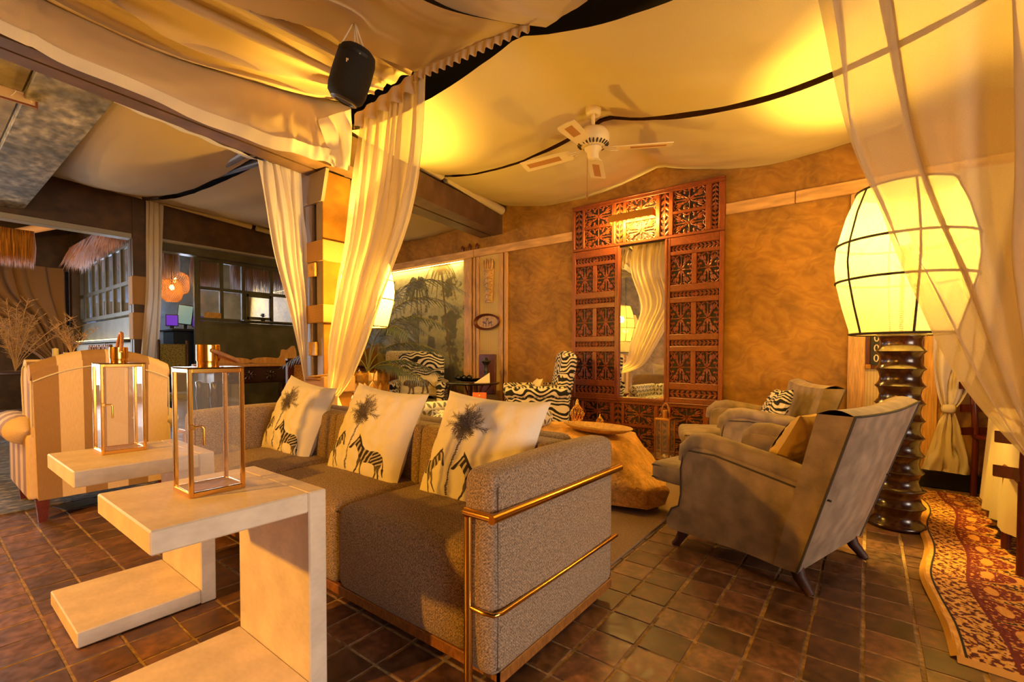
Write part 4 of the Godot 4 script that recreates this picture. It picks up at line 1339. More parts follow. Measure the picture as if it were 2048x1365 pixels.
func fret_panel(w: float, h: float) -> ArrayMesh:
	var m := MB.new()
	var H := Vector2(w, h) * 0.5
	var wide := w > h * 1.15
	for i in 8:
		var a := TAU * i / 8.0
		var d := Vector2(cos(a) * H.x, sin(a) * H.y)
		leaf(m, d * 0.27, d.angle(), d.length() * 0.36, minf(H.x, H.y) * 0.20)
		bar2(m, d * 0.05, d * (0.98 if i % 2 == 0 else 0.62), minf(H.x, H.y) * 0.075)
	# tulips at the corners, lying along the longer side
	for sx in [-1.0, 1.0]:
		for sy in [-1.0, 1.0]:
			var ax := Vector2(sx, sy * 0.38) if wide else Vector2(sx * 0.38, sy)
			var side := Vector2(0, sy) if wide else Vector2(sx, 0)
			var c := Vector2(sx * H.x, sy * H.y) * (Vector2(0.66, 0.50) if wide else Vector2(0.50, 0.66))
			var L := (H.x if wide else H.y) * 0.46
			var W := minf(H.x, H.y) * 0.25
			leaf(m, c, ax.angle(), L, W)
			leaf(m, c + side * W * 0.75, (ax + side * 0.22).angle(), L * 0.9, W * 0.8)
			leaf(m, c - side * W * 0.75, (ax - side * 0.22).angle(), L * 0.8, W * 0.8)
			leaf(m, Vector2(sx * H.x * 0.30, sy * H.y * (0.72 if wide else 0.40)), Vector2(sx, sy).angle() + 0.6 * sx * sy, L * 0.5, W)
			leaf(m, Vector2(sx * H.x * (0.40 if wide else 0.72), sy * H.y * 0.30), Vector2(sx, sy).angle() - 0.6 * sx * sy, L * 0.5, W)
	# scalloped edging
	var nx := maxi(3, roundi(w / 0.045))
	var ny := maxi(3, roundi(h / 0.045))
	for i in nx:
		for s in [-1.0, 1.0]:
			leaf(m, Vector2(lerpf(-H.x, H.x, (i + 0.5) / nx), s * H.y * 0.93), (0.6 if i % 2 else -0.6) * s, w / nx * 1.25, 0.019, 0.010)
	for i in ny:
		for s in [-1.0, 1.0]:
			leaf(m, Vector2(s * H.x * 0.93, lerpf(-H.y, H.y, (i + 0.5) / ny)), PI / 2 + (0.6 if i % 2 else -0.6) * s, h / ny * 1.25, 0.019, 0.010)
	return m.mesh()

func fret_band(w: float, h: float) -> ArrayMesh:
	# a laurel: leaves either side of a stem along x
	var m := MB.new()
	bar2(m, Vector2(-w * 0.5, 0), Vector2(w * 0.5, 0), h * 0.11)
	var n := maxi(6, roundi(w / (h * 0.62)))
	for i in n:
		var x := lerpf(-w * 0.5, w * 0.5, (i + 0.5) / n)
		var dir := 1.0 if x < 0 else -1.0
		for s in [-1.0, 1.0]:
			leaf(m, Vector2(x, s * h * 0.25), (0.75 * s if dir > 0 else PI - 0.75 * s), h * 0.68, h * 0.30)
	for s in [-1.0, 1.0]:
		bar2(m, Vector2(-w * 0.5, s * h * 0.47), Vector2(w * 0.5, s * h * 0.47), h * 0.10)
	leaf(m, Vector2.ZERO, 0.0, h * 0.7, h * 0.5)
	return m.mesh()

func build_screen() -> void:
	var o := thing("carved_screen", "tall carved dark wood fretwork screen with a narrow mirror, standing against the ochre wall", "screen", Vector3(0, 0, -4.965))
	var zf := 0.0
	part("back_board", multi([[Vector3(-2.86, 0.01, -0.025), Vector3(-2.27, 2.80, -0.012)], [Vector3(-1.73, 0.01, -0.025), Vector3(-1.16, 2.80, -0.012)], [Vector3(-2.27, 2.28, -0.025), Vector3(-1.73, 2.80, -0.012)], [Vector3(-2.27, 0.01, -0.025), Vector3(-1.73, 0.56, -0.012)]], 0.001), M.carved_back, o)
	var mm := MB.new()
	mm.box(Vector3(-2.0, 1.42, -0.008), Vector3(0.54, 1.70, 0.008), 0.001)
	part("mirror", mm.mesh(), M.mirror, o, "tall narrow mirror pane")
	var rail := func(x0: float, x1: float, y0: float, y1: float, d := 0.03) -> void:
		var horizontal := absf(x1 - x0) > absf(y1 - y0)
		part("rail" if horizontal else "stile", boxmesh(Vector3((x0 + x1) * 0.5, (y0 + y1) * 0.5, zf + d * 0.5 - 0.012), Vector3(absf(x1 - x0), absf(y1 - y0), d), 0.004), M.carved_rail if horizontal else M.carved, o)
	var cache := {}
	var fret := func(x0: float, x1: float, y0: float, y1: float, band: bool) -> void:
		var w := x1 - x0
		var h := y1 - y0
		var key := "%.2f_%.2f_%s" % [w, h, band]
		if not cache.has(key):
			if band:
				cache[key] = fret_band(w, h) if w > h else fret_band(h, w)
			else:
				cache[key] = fret_panel(w, h)
		var q := part("fretwork", cache[key], M.carved, o)
		q.position = Vector3((x0 + x1) * 0.5, (y0 + y1) * 0.5, zf - 0.010)
		if band and h > w:
			q.rotation.z = PI / 2
	# header and base: one band of panels each
	for hb in [[2.29, 2.82, true], [0.0, 0.545, false]]:
		var y0: float = hb[0]
		var y1: float = hb[1]
		rail.call(-2.87, -1.15, y1 - 0.045, y1)
		rail.call(-2.87, -1.15, y0, y0 + 0.03)
		rail.call(-2.87, -1.15, y1 - 0.012, y1 + 0.004, 0.045)
		var xs := [[-2.87, -2.842], [-2.74, -2.712], [-2.36, -2.322], [-2.222, -2.19], [-1.845, -1.803], [-1.706, -1.664], [-1.334, -1.282], [-1.208, -1.15]]
		for x in xs:
			rail.call(x[0], x[1], y0 + 0.03, y1 - 0.045)
		for k in 7:
			var a: float = xs[k][1]
			var b: float = xs[k + 1][0]
			if k % 2 == 0:
				fret.call(a, b, y0 + 0.03, y1 - 0.045, true)
			else:
				var ym := (y0 + y1) * 0.5 - 0.008
				rail.call(a, b, ym - 0.016, ym + 0.016)
				fret.call(a, b, y0 + 0.03, ym - 0.016, false)
				fret.call(a, b, ym + 0.016, y1 - 0.045, false)
	# the two leaves beside the mirror
	for lf in [[-2.87, -2.27], [-1.73, -1.15]]:
		var a: float = lf[0]
		var b: float = lf[1]
		rail.call(a, a + 0.045, 0.55, 2.285)
		rail.call(b - 0.045, b, 0.55, 2.285)
		rail.call(a + 0.045, b - 0.045, 0.55, 0.60)
		rail.call(a + 0.045, b - 0.045, 2.20, 2.285)
		for band in [[0.60, 0.69], [1.145, 1.21], [1.655, 1.72], [2.14, 2.20]]:
			fret.call(a + 0.05, b - 0.05, band[0], band[1], true)
		for r in [[0.69, 0.76], [1.09, 1.145], [1.21, 1.27], [1.60, 1.655], [1.72, 1.79], [2.10, 2.14]]:
			rail.call(a + 0.045, b - 0.045, r[0], r[1])
		var mid := (a + b) * 0.5
		for sq in [[0.76, 1.09], [1.27, 1.60], [1.79, 2.10]]:
			rail.call(mid - 0.025, mid + 0.025, sq[0], sq[1])
			fret.call(a + 0.05, mid - 0.028, sq[0], sq[1], false)
			fret.call(mid + 0.028, b - 0.05, sq[0], sq[1], false)
	rail.call(-2.27, -1.73, 0.545, 0.575, 0.05)
	rail.call(-2.285, -2.262, 0.575, 2.285, 0.04)
	rail.call(-1.738, -1.715, 0.575, 2.285, 0.04)
	# picture light
	var p := thing("picture_light", "brass picture light mounted over the mirror of the carved screen", "lamp", Vector3(-2.065, 2.53, -4.94))
	var tr := MB.new()
	tr.grid(10, 1, func(u: float, v: float) -> Vector3:
		var a := -0.3 + u * 2.6
		return Vector3(lerpf(-0.25, 0.25, v), 0.02 + 0.04 * sin(a), 0.13 + 0.05 * cos(a)))
	tr.box(Vector3(0, 0.055, 0.125), Vector3(0.50, 0.012, 0.09), 0.003)
	tr.box(Vector3(0, 0.02, 0.178), Vector3(0.50, 0.075, 0.010), 0.003)
	for s in [-1.0, 1.0]:
		tr.box(Vector3(s * 0.248, 0.025, 0.13), Vector3(0.006, 0.07, 0.10), 0.002)
	part("hood", tr.mesh(), M.brass_dull, p)
	var ar := MB.new()
	for s in [-0.05, 0.05]:
		ar.tube([Vector3(s, 0.13, -0.015), Vector3(s, 0.15, 0.05), Vector3(s * 0.8, 0.11, 0.11), Vector3(s * 0.6, 0.06, 0.125)], 0.007, 6)
	part("arm", ar.mesh(), M.brass_dull, p)
	part("tube_lamp", boxmesh(Vector3(0, 0.03, 0.12), Vector3(0.42, 0.02, 0.02), 0.005), M.bulb, p)
	for x in [-0.15, 0.0, 0.15]:
		omni("picture_light_lamp", Vector3(-2.065 + x, 2.54, -4.83), WARM_PALE, 0.8, 0.03)

# ---------------------------------------------------------------- sofa and cushions
func pillow_meshes(w: float, h: float, t: float, sd: int) -> Array:
	var nz := noise(sd, 1.5, 3)
	var out := []
	for s in [1.0, -1.0]:
		var m := MB.new()
		m.grid(28, 28, func(u: float, v: float) -> Vector3:
			var x = (u * 2.0 - 1.0) * s
			var y := 1.0 - v * 2.0
			var e := (1.0 - pow(absf(x), 2.4)) * (1.0 - pow(absf(y), 2.4))
			var q := pow(maxf(e, 0.0), 0.48)
			# sides pulled in between the corners
			var px_ = x * (1.0 - 0.085 * (1.0 - y * y) * absf(x))
			var py_ = y * (1.0 - 0.085 * (1.0 - x * x) * absf(y))
			var wr := nz.get_noise_2d(x * 2.0 + s, y * 2.0) * 0.014 * minf(1.0, q * 1.6)
			return Vector3(px_ * w * 0.5, py_ * h * 0.5, s * (t * 0.5 * q + wr)), Vector2(1, 1))
		out.append(m.mesh())
	return out

func cushion(o: Node3D, called: String, c: Vector3, s: Vector3, m: Material, r := 0.05, puff := 0.02, b := Basis()) -> MeshInstance3D:
	var mb := MB.new()
	var h := s * 0.5
	mb.rbox(c, s, r, b, 3, 6, func(p: Vector3, d: Vector3) -> Vector3:
		var k := (1.0 - pow(p.x / h.x, 2)) * (1.0 - pow(p.z / h.z, 2)) if absf(d.y) > 0.7 else (1.0 - pow(p.y / h.y, 2)) * (1.0 - pow((p.x / h.x) if absf(d.z) > 0.7 else (p.z / h.z), 2))
		return p + d * puff * maxf(k, 0.0))
	return part(called, mb.mesh(), m, o)

func ring_pipe(o: Node, pts: Array, m: Material, r := 0.005) -> void:
	var mb := MB.new()
	pts.append(pts[0])
	mb.tube(pts, r, 5, false)
	part("piping", mb.mesh(), m, o)

func build_sofa() -> void:
	var c0 := Vector3(-2.18, 0, -1.46)
	var o := thing("tweed_sofa", "long grey brown tweed sofa with a brass tube frame in the foreground", "sofa", c0)
	var xs := [-0.995, -1.74, -2.485, -3.23]
	for i in 3:
		var cx = (xs[i] + xs[i + 1]) * 0.5 - c0.x
		var cu := cushion(o, "seat_cushion", Vector3(cx, 0.255, 0.09), Vector3(0.742, 0.35, 0.60), M.tweed, 0.05, 0.022)
		var y := 0.395
		var pts := []
		for q in [[-0.36, 0.372], [0.36, 0.372], [0.36, -0.19], [-0.36, -0.19]]:
			pts.append(Vector3(cx + q[0], y, 0.09 + q[1] - 0.09))
		ring_pipe(cu, pts, M.tweed_pipe, 0.004)
		cushion(o, "back_cushion", Vector3(cx, 0.545, -0.16), Vector3(0.744, 0.30, 0.20), M.tweed, 0.028, 0.012, Basis(Vector3.RIGHT, -0.10))
	cushion(o, "back_frame", Vector3(-0.065, 0.385, -0.325), Vector3(2.38, 0.62, 0.15), M.tweed, 0.045, 0.008)
	for s in [[-0.9325, 1], [-3.3, -1]]:
		var ax: float = s[0] - c0.x
		var am := cushion(o, "arm", Vector3(ax, 0.385, 0.005), Vector3(0.132, 0.63, 0.815), M.tweed, 0.04, 0.012)
		var e: float = 0.060 * s[1]
		ring_pipe(am, [Vector3(ax + e, 0.655, 0.39), Vector3(ax + e, 0.10, 0.39), Vector3(ax + e, 0.10, -0.38), Vector3(ax + e, 0.655, -0.38)], M.tweed_pipe, 0.004)
		var ex: float = -0.060 * s[1]
		var mb := MB.new()
		mb.tube([Vector3(ax + ex, 0.11, 0.392), Vector3(ax + ex, 0.655, 0.392), Vector3(ax + ex, 0.665, -0.25)], 0.004, 5)
		part("piping", mb.mesh(), M.tweed_pipe, am)
	part("base_strip", multi([[Vector3(-1.18, 0.045, 0.355), Vector3(1.31, 0.085, 0.375)], [Vector3(1.29, 0.045, -0.39), Vector3(1.312, 0.085, 0.375)], [Vector3(-1.19, 0.045, -0.39), Vector3(-1.17, 0.085, 0.375)], [Vector3(-1.18, 0.045, -0.39), Vector3(1.31, 0.085, -0.37)]], 0.003), M.brass_strip, o)
	# brass tubes
	for s in [1.0, -1.0]:
		var px_: float = (-0.952 if s > 0 else -3.28) - c0.x
		var ox: float = (-0.852 if s > 0 else -3.385) - c0.x
		var zf: float = 0.432
		var f := MB.new()
		f.tube([Vector3(px_, 0.0, zf), Vector3(px_, 0.3, zf), Vector3(px_, 0.563, zf)], 0.0135, 12)
		part("post", f.mesh(), M.brass, o)
		var rb := MB.new()
		rb.tube([Vector3(px_, 0.0, -0.42), Vector3(px_, 0.3, -0.42), Vector3(px_, 0.55, -0.42)], 0.0135, 10)
		part("post", rb.mesh(), M.brass, o)
		var t := MB.new()
		t.tube([Vector3(px_ - 0.012 * s, 0.575, zf), Vector3(ox - 0.01 * s, 0.575, zf), Vector3(ox, 0.575, zf - 0.004)], 0.0135, 12)
		t.tube([Vector3(ox, 0.575, zf + 0.012), Vector3(ox, 0.568, 0.0), Vector3(ox, 0.562, -0.43)], 0.0145, 12)
		part("top_rail", t.mesh(), M.brass, o)
		var l := MB.new()
		l.tube([Vector3(px_, 0.288, zf), Vector3(lerpf(px_, ox, 0.6), 0.286, zf), Vector3(lerpf(px_, ox, 0.93), 0.284, zf - 0.01), Vector3(ox, 0.282, zf - 0.04), Vector3(ox, 0.276, 0.0), Vector3(ox, 0.272, -0.40)], 0.0075, 10)
		part("lower_rail", l.mesh(), M.brass, o)
	# three printed cushions leaning on the back
	var pm := pillow_meshes(0.585, 0.515, 0.16, 3)
	var names := ["white cushion printed with a palm and two zebras, nearest the brass framed arm", "white cushion printed with a palm and two zebras, middle of the three on the sofa", "white palm and zebra cushion, farthest left of the three on the sofa"]
	var at := [Vector3(-1.32, 0.632, -1.50), Vector3(-2.055, 0.632, -1.50), Vector3(-2.885, 0.636, -1.52)]
	var tilt := [Vector3(-0.40, 0.0, -0.03), Vector3(-0.39, 0.04, -0.07), Vector3(-0.36, 0.02, -0.12)]
	for i in 3:
		var p := thing("printed_cushion", names[i], "cushion", at[i], 0.0, "printed cushions on the tweed sofa")
		p.rotation = tilt[i]
		part("front", pm[0], M.pillow_front, p)
		part("back", pm[1], M.linen, p)

# ---------------------------------------------------------------- C tables and lanterns
func build_tables() -> void:
	var t := thing("c_table", "white C shaped side table in the foreground with a glass lantern on top", "side table", Vector3(-1.56, 0, -0.562), 0.0, "white C shaped tables")
	part("top_slab", multi([[Vector3(-0.241, 0.577, -0.1645), Vector3(0.241, 0.637, 0.222)]], 0.004), M.white_wood, t)
	part("upright", multi([[Vector3(-0.241, 0.0, -0.222), Vector3(0.241, 0.637, -0.165)]], 0.004), M.white_wood, t)
	part("base_slab", multi([[Vector3(-0.241, 0.004, -0.1645), Vector3(0.241, 0.062, 0.222)]], 0.004), M.white_wood, t)
	copy(t, "c_table", "white C shaped side table farther left, beside the striped wing chair", Vector3(-2.445, 0, -0.575), 0.0)
	var l := lantern("brass and glass lantern on the foreground C table, leather handle fallen to the right", Vector3(-1.592, 0.637, -0.562), false)
	lantern("brass and glass lantern on the farther C table, leather handle standing up", Vector3(-2.53, 0.637, -0.556), true)

func lantern(label: String, at: Vector3, upright: bool, dull := false) -> Node3D:
	var o := thing("glass_lantern", label, "lantern", at, 0.0, "brass lanterns with glass sides")
	var w := 0.135
	var d := 0.150
	var h := 0.372
	var bm: Material = M.brass_dull if dull else M.brass
	for sx in [-1.0, 1.0]:
		for sz in [-1.0, 1.0]:
			var p := MB.new()
			p.box(Vector3(sx * (w * 0.5 - 0.006), h * 0.5, sz * (d * 0.5 - 0.006)), Vector3(0.012, h, 0.012), 0.0025)
			part("corner_post", p.mesh(), bm, o)
	for y in [0.008, h - 0.006]:
		var f := MB.new()
		for s in [-1.0, 1.0]:
			f.box(Vector3(0, y, s * (d * 0.5 - 0.005)), Vector3(w - 0.02, 0.016, 0.010), 0.002)
			f.box(Vector3(s * (w * 0.5 - 0.005), y, 0), Vector3(0.010, 0.016, d - 0.02), 0.002)
		part("frame", f.mesh(), bm, o)
	part("floor_board", boxmesh(Vector3(0, 0.007, 0), Vector3(w - 0.016, 0.012, d - 0.016), 0.001), M.candle_wood, o)
	for s in [-1.0, 1.0]:
		var g := MB.new()
		g.quad(Vector3(s * (w * 0.5 - 0.006), 0.016, -d * 0.5 + 0.012), Vector3(s * (w * 0.5 - 0.006), h - 0.014, -d * 0.5 + 0.012), Vector3(s * (w * 0.5 - 0.006), h - 0.014, d * 0.5 - 0.012), Vector3(s * (w * 0.5 - 0.006), 0.016, d * 0.5 - 0.012))
		part("pane", g.mesh(), M.glass, o)
		var g2 := MB.new()
		g2.quad(Vector3(-w * 0.5 + 0.012, 0.016, s * (d * 0.5 - 0.006)), Vector3(-w * 0.5 + 0.012, h - 0.014, s * (d * 0.5 - 0.006)), Vector3(w * 0.5 - 0.012, h - 0.014, s * (d * 0.5 - 0.006)), Vector3(w * 0.5 - 0.012, 0.016, s * (d * 0.5 - 0.006)))
		part("pane", g2.mesh(), M.glass, o)
	var top := MB.new()
	top.grid(32, 3, func(u: float, v: float) -> Vector3:
		# plate with a round hole for the chimney
		var a := TAU * u
		var k := 1.0 / maxf(absf(cos(a)), absf(sin(a)))
		var sq := Vector2(cos(a) * k * w * 0.5, sin(a) * k * d * 0.5)
		var ci := Vector2(cos(a), sin(a)) * 0.024
		var p: Vector2 = [sq, sq, ci, ci][roundi(v * 3)]
		return Vector3(p.x, h + [-0.002, 0.003, 0.003, -0.002][roundi(v * 3)], p.y))
	part("top_plate", top.mesh(), bm, o)
	var ch := MB.new()
	ch.lathe([Vector2(0.029, h), Vector2(0.029, h + 0.020), Vector2(0.031, h + 0.021), Vector2(0.031, h + 0.068), Vector2(0.030, h + 0.070), Vector2(0.026, h + 0.070), Vector2(0.026, h)], 32)
	part("chimney", ch.mesh(), bm, o)
	for s in [-1.0, 1.0]:
		part("handle_stud", boxmesh(Vector3(s * 0.033, h + 0.052, 0), Vector3(0.006, 0.012, 0.012), 0.002), bm, o)
	var hd := MB.new()
	var pts := []
	for i in 17:
		var a := PI * i / 16.0
		var p := Vector3(cos(a) * 0.032, 0.0, 0.0)
		var rise := sin(a) * 0.078
		p += Vector3(0, rise, -0.01 * sin(a)) if upright else Vector3(0, -rise * 0.42, -rise * 1.05)
		pts.append(p + Vector3(0, h + 0.052, 0))
	var keep := hd.xf
	hd.tube(pts, 0.0065, 8)
	part("handle", hd.mesh(), M.leather, o, "tan leather handle")
	var la := MB.new()
	la.tube([Vector3(w * 0.5 + 0.004, 0.205, d * 0.5 - 0.01), Vector3(w * 0.5 + 0.004, 0.205, d * 0.5 - 0.032), Vector3(w * 0.5 + 0.006, 0.198, d * 0.5 - 0.036), Vector3(w * 0.5 + 0.006, 0.15, d * 0.5 - 0.036)], 0.0035, 6)
	la.box(Vector3(w * 0.5 + 0.002, 0.205, d * 0.5 - 0.008), Vector3(0.006, 0.016, 0.016), 0.002)
	part("latch", la.mesh(), bm, o)
	return o

# ---------------------------------------------------------------- grey armchairs
func build_armchairs() -> void:
	var o := thing("grey_armchair", "grey velvet club armchair in the right foreground seen from behind, with a yellow cushion", "armchair", Vector3(-0.41, 0, -2.80), deg_to_rad(-106.7), "grey velvet armchairs")
	for s in [1.0, -1.0]:
		# side panel with a curved front and a rolled arm on top
		var prof := smooth_poly(pv([0.36, 0.10, 0.372, 0.16, 0.345, 0.21, 0.30, 0.235, 0.285, 0.30, 0.288, 0.44, 0.27, 0.56, 0.10, 0.575, -0.20, 0.515, -0.375, 0.465, -0.335, 0.30, -0.30, 0.18, -0.27, 0.098, -0.05, 0.105, 0.20, 0.10]), 3)
		var m := MB.new()
		m.xf = Transform3D(Basis(Vector3(0, 0, 1 if s > 0 else 1), Vector3(0, 1, 0), Vector3(-1 if s > 0 else -1, 0, 0)), Vector3(0.365 if s > 0 else -0.255, 0, 0))
		m.prism(prof, 0.11, 0.012)
		part("side", m.mesh(), M.velvet, o)
		var ar := MB.new()
		var pts := [Vector3(s * 0.325, 0.48, 0.285), Vector3(s * 0.325, 0.545, 0.275), Vector3(s * 0.325, 0.588, 0.225), Vector3(s * 0.325, 0.597, 0.15), Vector3(s * 0.327, 0.575, 0.0), Vector3(s * 0.329, 0.545, -0.18), Vector3(s * 0.330, 0.519, -0.30), Vector3(s * 0.330, 0.504, -0.37), Vector3(s * 0.330, 0.500, -0.39)]
		ar.tube(pts, [0.040, 0.047, 0.050, 0.050, 0.049, 0.048, 0.045, 0.038, 0.020], 16)
		part("arm_roll", ar.mesh(), M.velvet, o)
		var pp := MB.new()
		var pl := []
		for q in [[0.372, 0.16], [0.345, 0.21], [0.302, 0.235], [0.290, 0.30], [0.292, 0.44], [0.272, 0.545], [0.10, 0.545], [-0.20, 0.488], [-0.42, 0.445]]:
			pl.append(Vector3(s * 0.364, q[1], q[0]))
		pp.tube(pl, 0.005, 5)
		part("piping", pp.mesh(), M.velvet_pipe, o)
	part("front_rail", boxmesh(Vector3(0, 0.20, 0.32), Vector3(0.55, 0.18, 0.06), 0.02), M.velvet, o)
	part("deck", boxmesh(Vector3(0, 0.22, 0.0), Vector3(0.56, 0.16, 0.62), 0.02), M.velvet, o)
	var sc := cushion(o, "seat_cushion", Vector3(0, 0.365, 0.16), Vector3(0.535, 0.115, 0.80), M.velvet, 0.03, 0.02)
	ring_pipe(sc, [Vector3(0.265, 0.40, 0.55), Vector3(-0.265, 0.40, 0.55), Vector3(-0.265, 0.40, -0.2), Vector3(0.265, 0.40, -0.2)], M.velvet_pipe)
	ring_pipe(sc, [Vector3(0.265, 0.33, 0.55), Vector3(-0.265, 0.33, 0.55), Vector3(-0.265, 0.33, -0.2), Vector3(0.265, 0.33, -0.2)], M.velvet_pipe)
	# reclined back, wider at the top, with a dished top edge
	var bk := MB.new()
	var back := func(u: float, v: float, front: float) -> Vector3:
		var x := u * 2.0 - 1.0
		var wid := lerpf(0.368, 0.418, v)
		var y := lerpf(0.095, 0.80 + 0.025 * x * x * (1.0 if x < 0 else 0.4), v)
		var z := lerpf(-0.295, -0.515, v) + 0.02 * sin(PI * v) * (1.0 - x * x) * (-1.0)
		if front > 0.5:
			z += lerpf(0.10, 0.135, v) + 0.025 * sin(PI * v) * (1.0 - x * x)
		return Vector3(x * wid, y, z)
	bk.grid(16, 14, func(u: float, v: float) -> Vector3: return back.call(u, v, 0.0))
	bk.grid(16, 14, func(u: float, v: float) -> Vector3: return back.call(1.0 - u, v, 1.0))
	for e in [0.0, 1.0]:
		bk.grid(4, 14, func(u: float, v: float) -> Vector3: return back.call(e, v, 0.0).lerp(back.call(e, v, 1.0), u if e > 0.5 else 1.0 - u))
	bk.grid(16, 6, func(u: float, v: float) -> Vector3: return back.call(u, 1.0, 0.0).lerp(back.call(u, 1.0, 1.0), v) + Vector3(0, 0.022 * sin(PI * v), 0))
	var bp := part("backrest", bk.mesh(), M.velvet, o)
	var pipe := []
	for i in 13:
		pipe.append(back.call(1.0, i / 12.0, 0.0))
	for i in range(1, 13):
		pipe.append(back.call(1.0 - i / 12.0, 1.0, 0.0))
	for i in range(1, 13):
		pipe.append(back.call(0.0, 1.0 - i / 12.0, 0.0))
	var pm := MB.new()
	pm.tube(pipe, 0.0055, 5)
	part("piping", pm.mesh(), M.velvet_pipe, bp)
	for s in [1.0, -1.0]:
		var lg := MB.new()
		lg.tube([Vector3(s * 0.31, 0.13, -0.26), Vector3(s * 0.315, 0.06, -0.285), Vector3(s * 0.325, 0.0, -0.335)], [0.034, 0.028, 0.020], 8)
		part("leg", lg.mesh(), M.leg_wood, o)
		var lf := MB.new()
		lf.tube([Vector3(s * 0.315, 0.14, 0.30), Vector3(s * 0.32, 0.07, 0.305), Vector3(s * 0.325, 0.03, 0.325), Vector3(s * 0.325, 0.0, 0.35)], [0.034, 0.028, 0.022, 0.020], 8)
		part("leg", lf.mesh(), M.leg_wood, o)
	copy(o, "grey_armchair", "grey velvet club armchair near the wall, facing the stone table, with a zebra cushion", Vector3(-0.76, 0, -4.30), deg_to_rad(-68))
	# cushions on them
	var pc := pillow_meshes(0.42, 0.40, 0.13, 8)
	var a := thing("yellow_cushion", "mustard yellow cushion with a black printed band on the foreground armchair", "cushion", Vector3(-0.41, 0, -2.80) + Basis(Vector3.UP, deg_to_rad(-106.7)) * Vector3(0.06, 0.60, -0.16))
	a.rotation = Vector3(-0.50, deg_to_rad(-106.7), 0.0)
	part("front", pc[0], M.yellow_linen, a)
	part("back", pc[1], M.yellow_linen, a)
	var bd := MB.new()
	bd.grid(16, 3, func(u: float, v: float) -> Vector3:
		var x := lerpf(0.105, 0.155, v)
		var y := lerpf(-0.19, 0.19, u)
		var e := (1.0 - pow(absf(x / 0.21), 2.4)) * (1.0 - pow(absf(y / 0.20), 2.4))
		return Vector3(x * 0.97, y * 0.93, 0.065 * pow(maxf(e, 0.0), 0.48) + 0.0035))
	bd.grid(5, 8, func(u: float, v: float) -> Vector3:
		var x := lerpf(0.03, 0.105, v)
		var y := lerpf(-0.06, -0.12, u)
		var e := (1.0 - pow(absf(x / 0.21), 2.4)) * (1.0 - pow(absf(y / 0.20), 2.4))
		return Vector3(x * 0.97, y * 0.93, 0.065 * pow(maxf(e, 0.0), 0.48) + 0.0035))
	part("black_band", bd.mesh(), M.black_print, a)
	var z := thing("zebra_cushion", "small zebra striped cushion on the grey armchair near the wall", "cushion", Vector3(-0.76, 0, -4.30) + Basis(Vector3.UP, deg_to_rad(-68)) * Vector3(0.10, 0.60, -0.13))
	z.rotation = Vector3(-0.42, deg_to_rad(-68), 0.06)
	part("front", pc[0], M.zebra_uv, z)
	part("back", pc[1], M.zebra_uv, z)

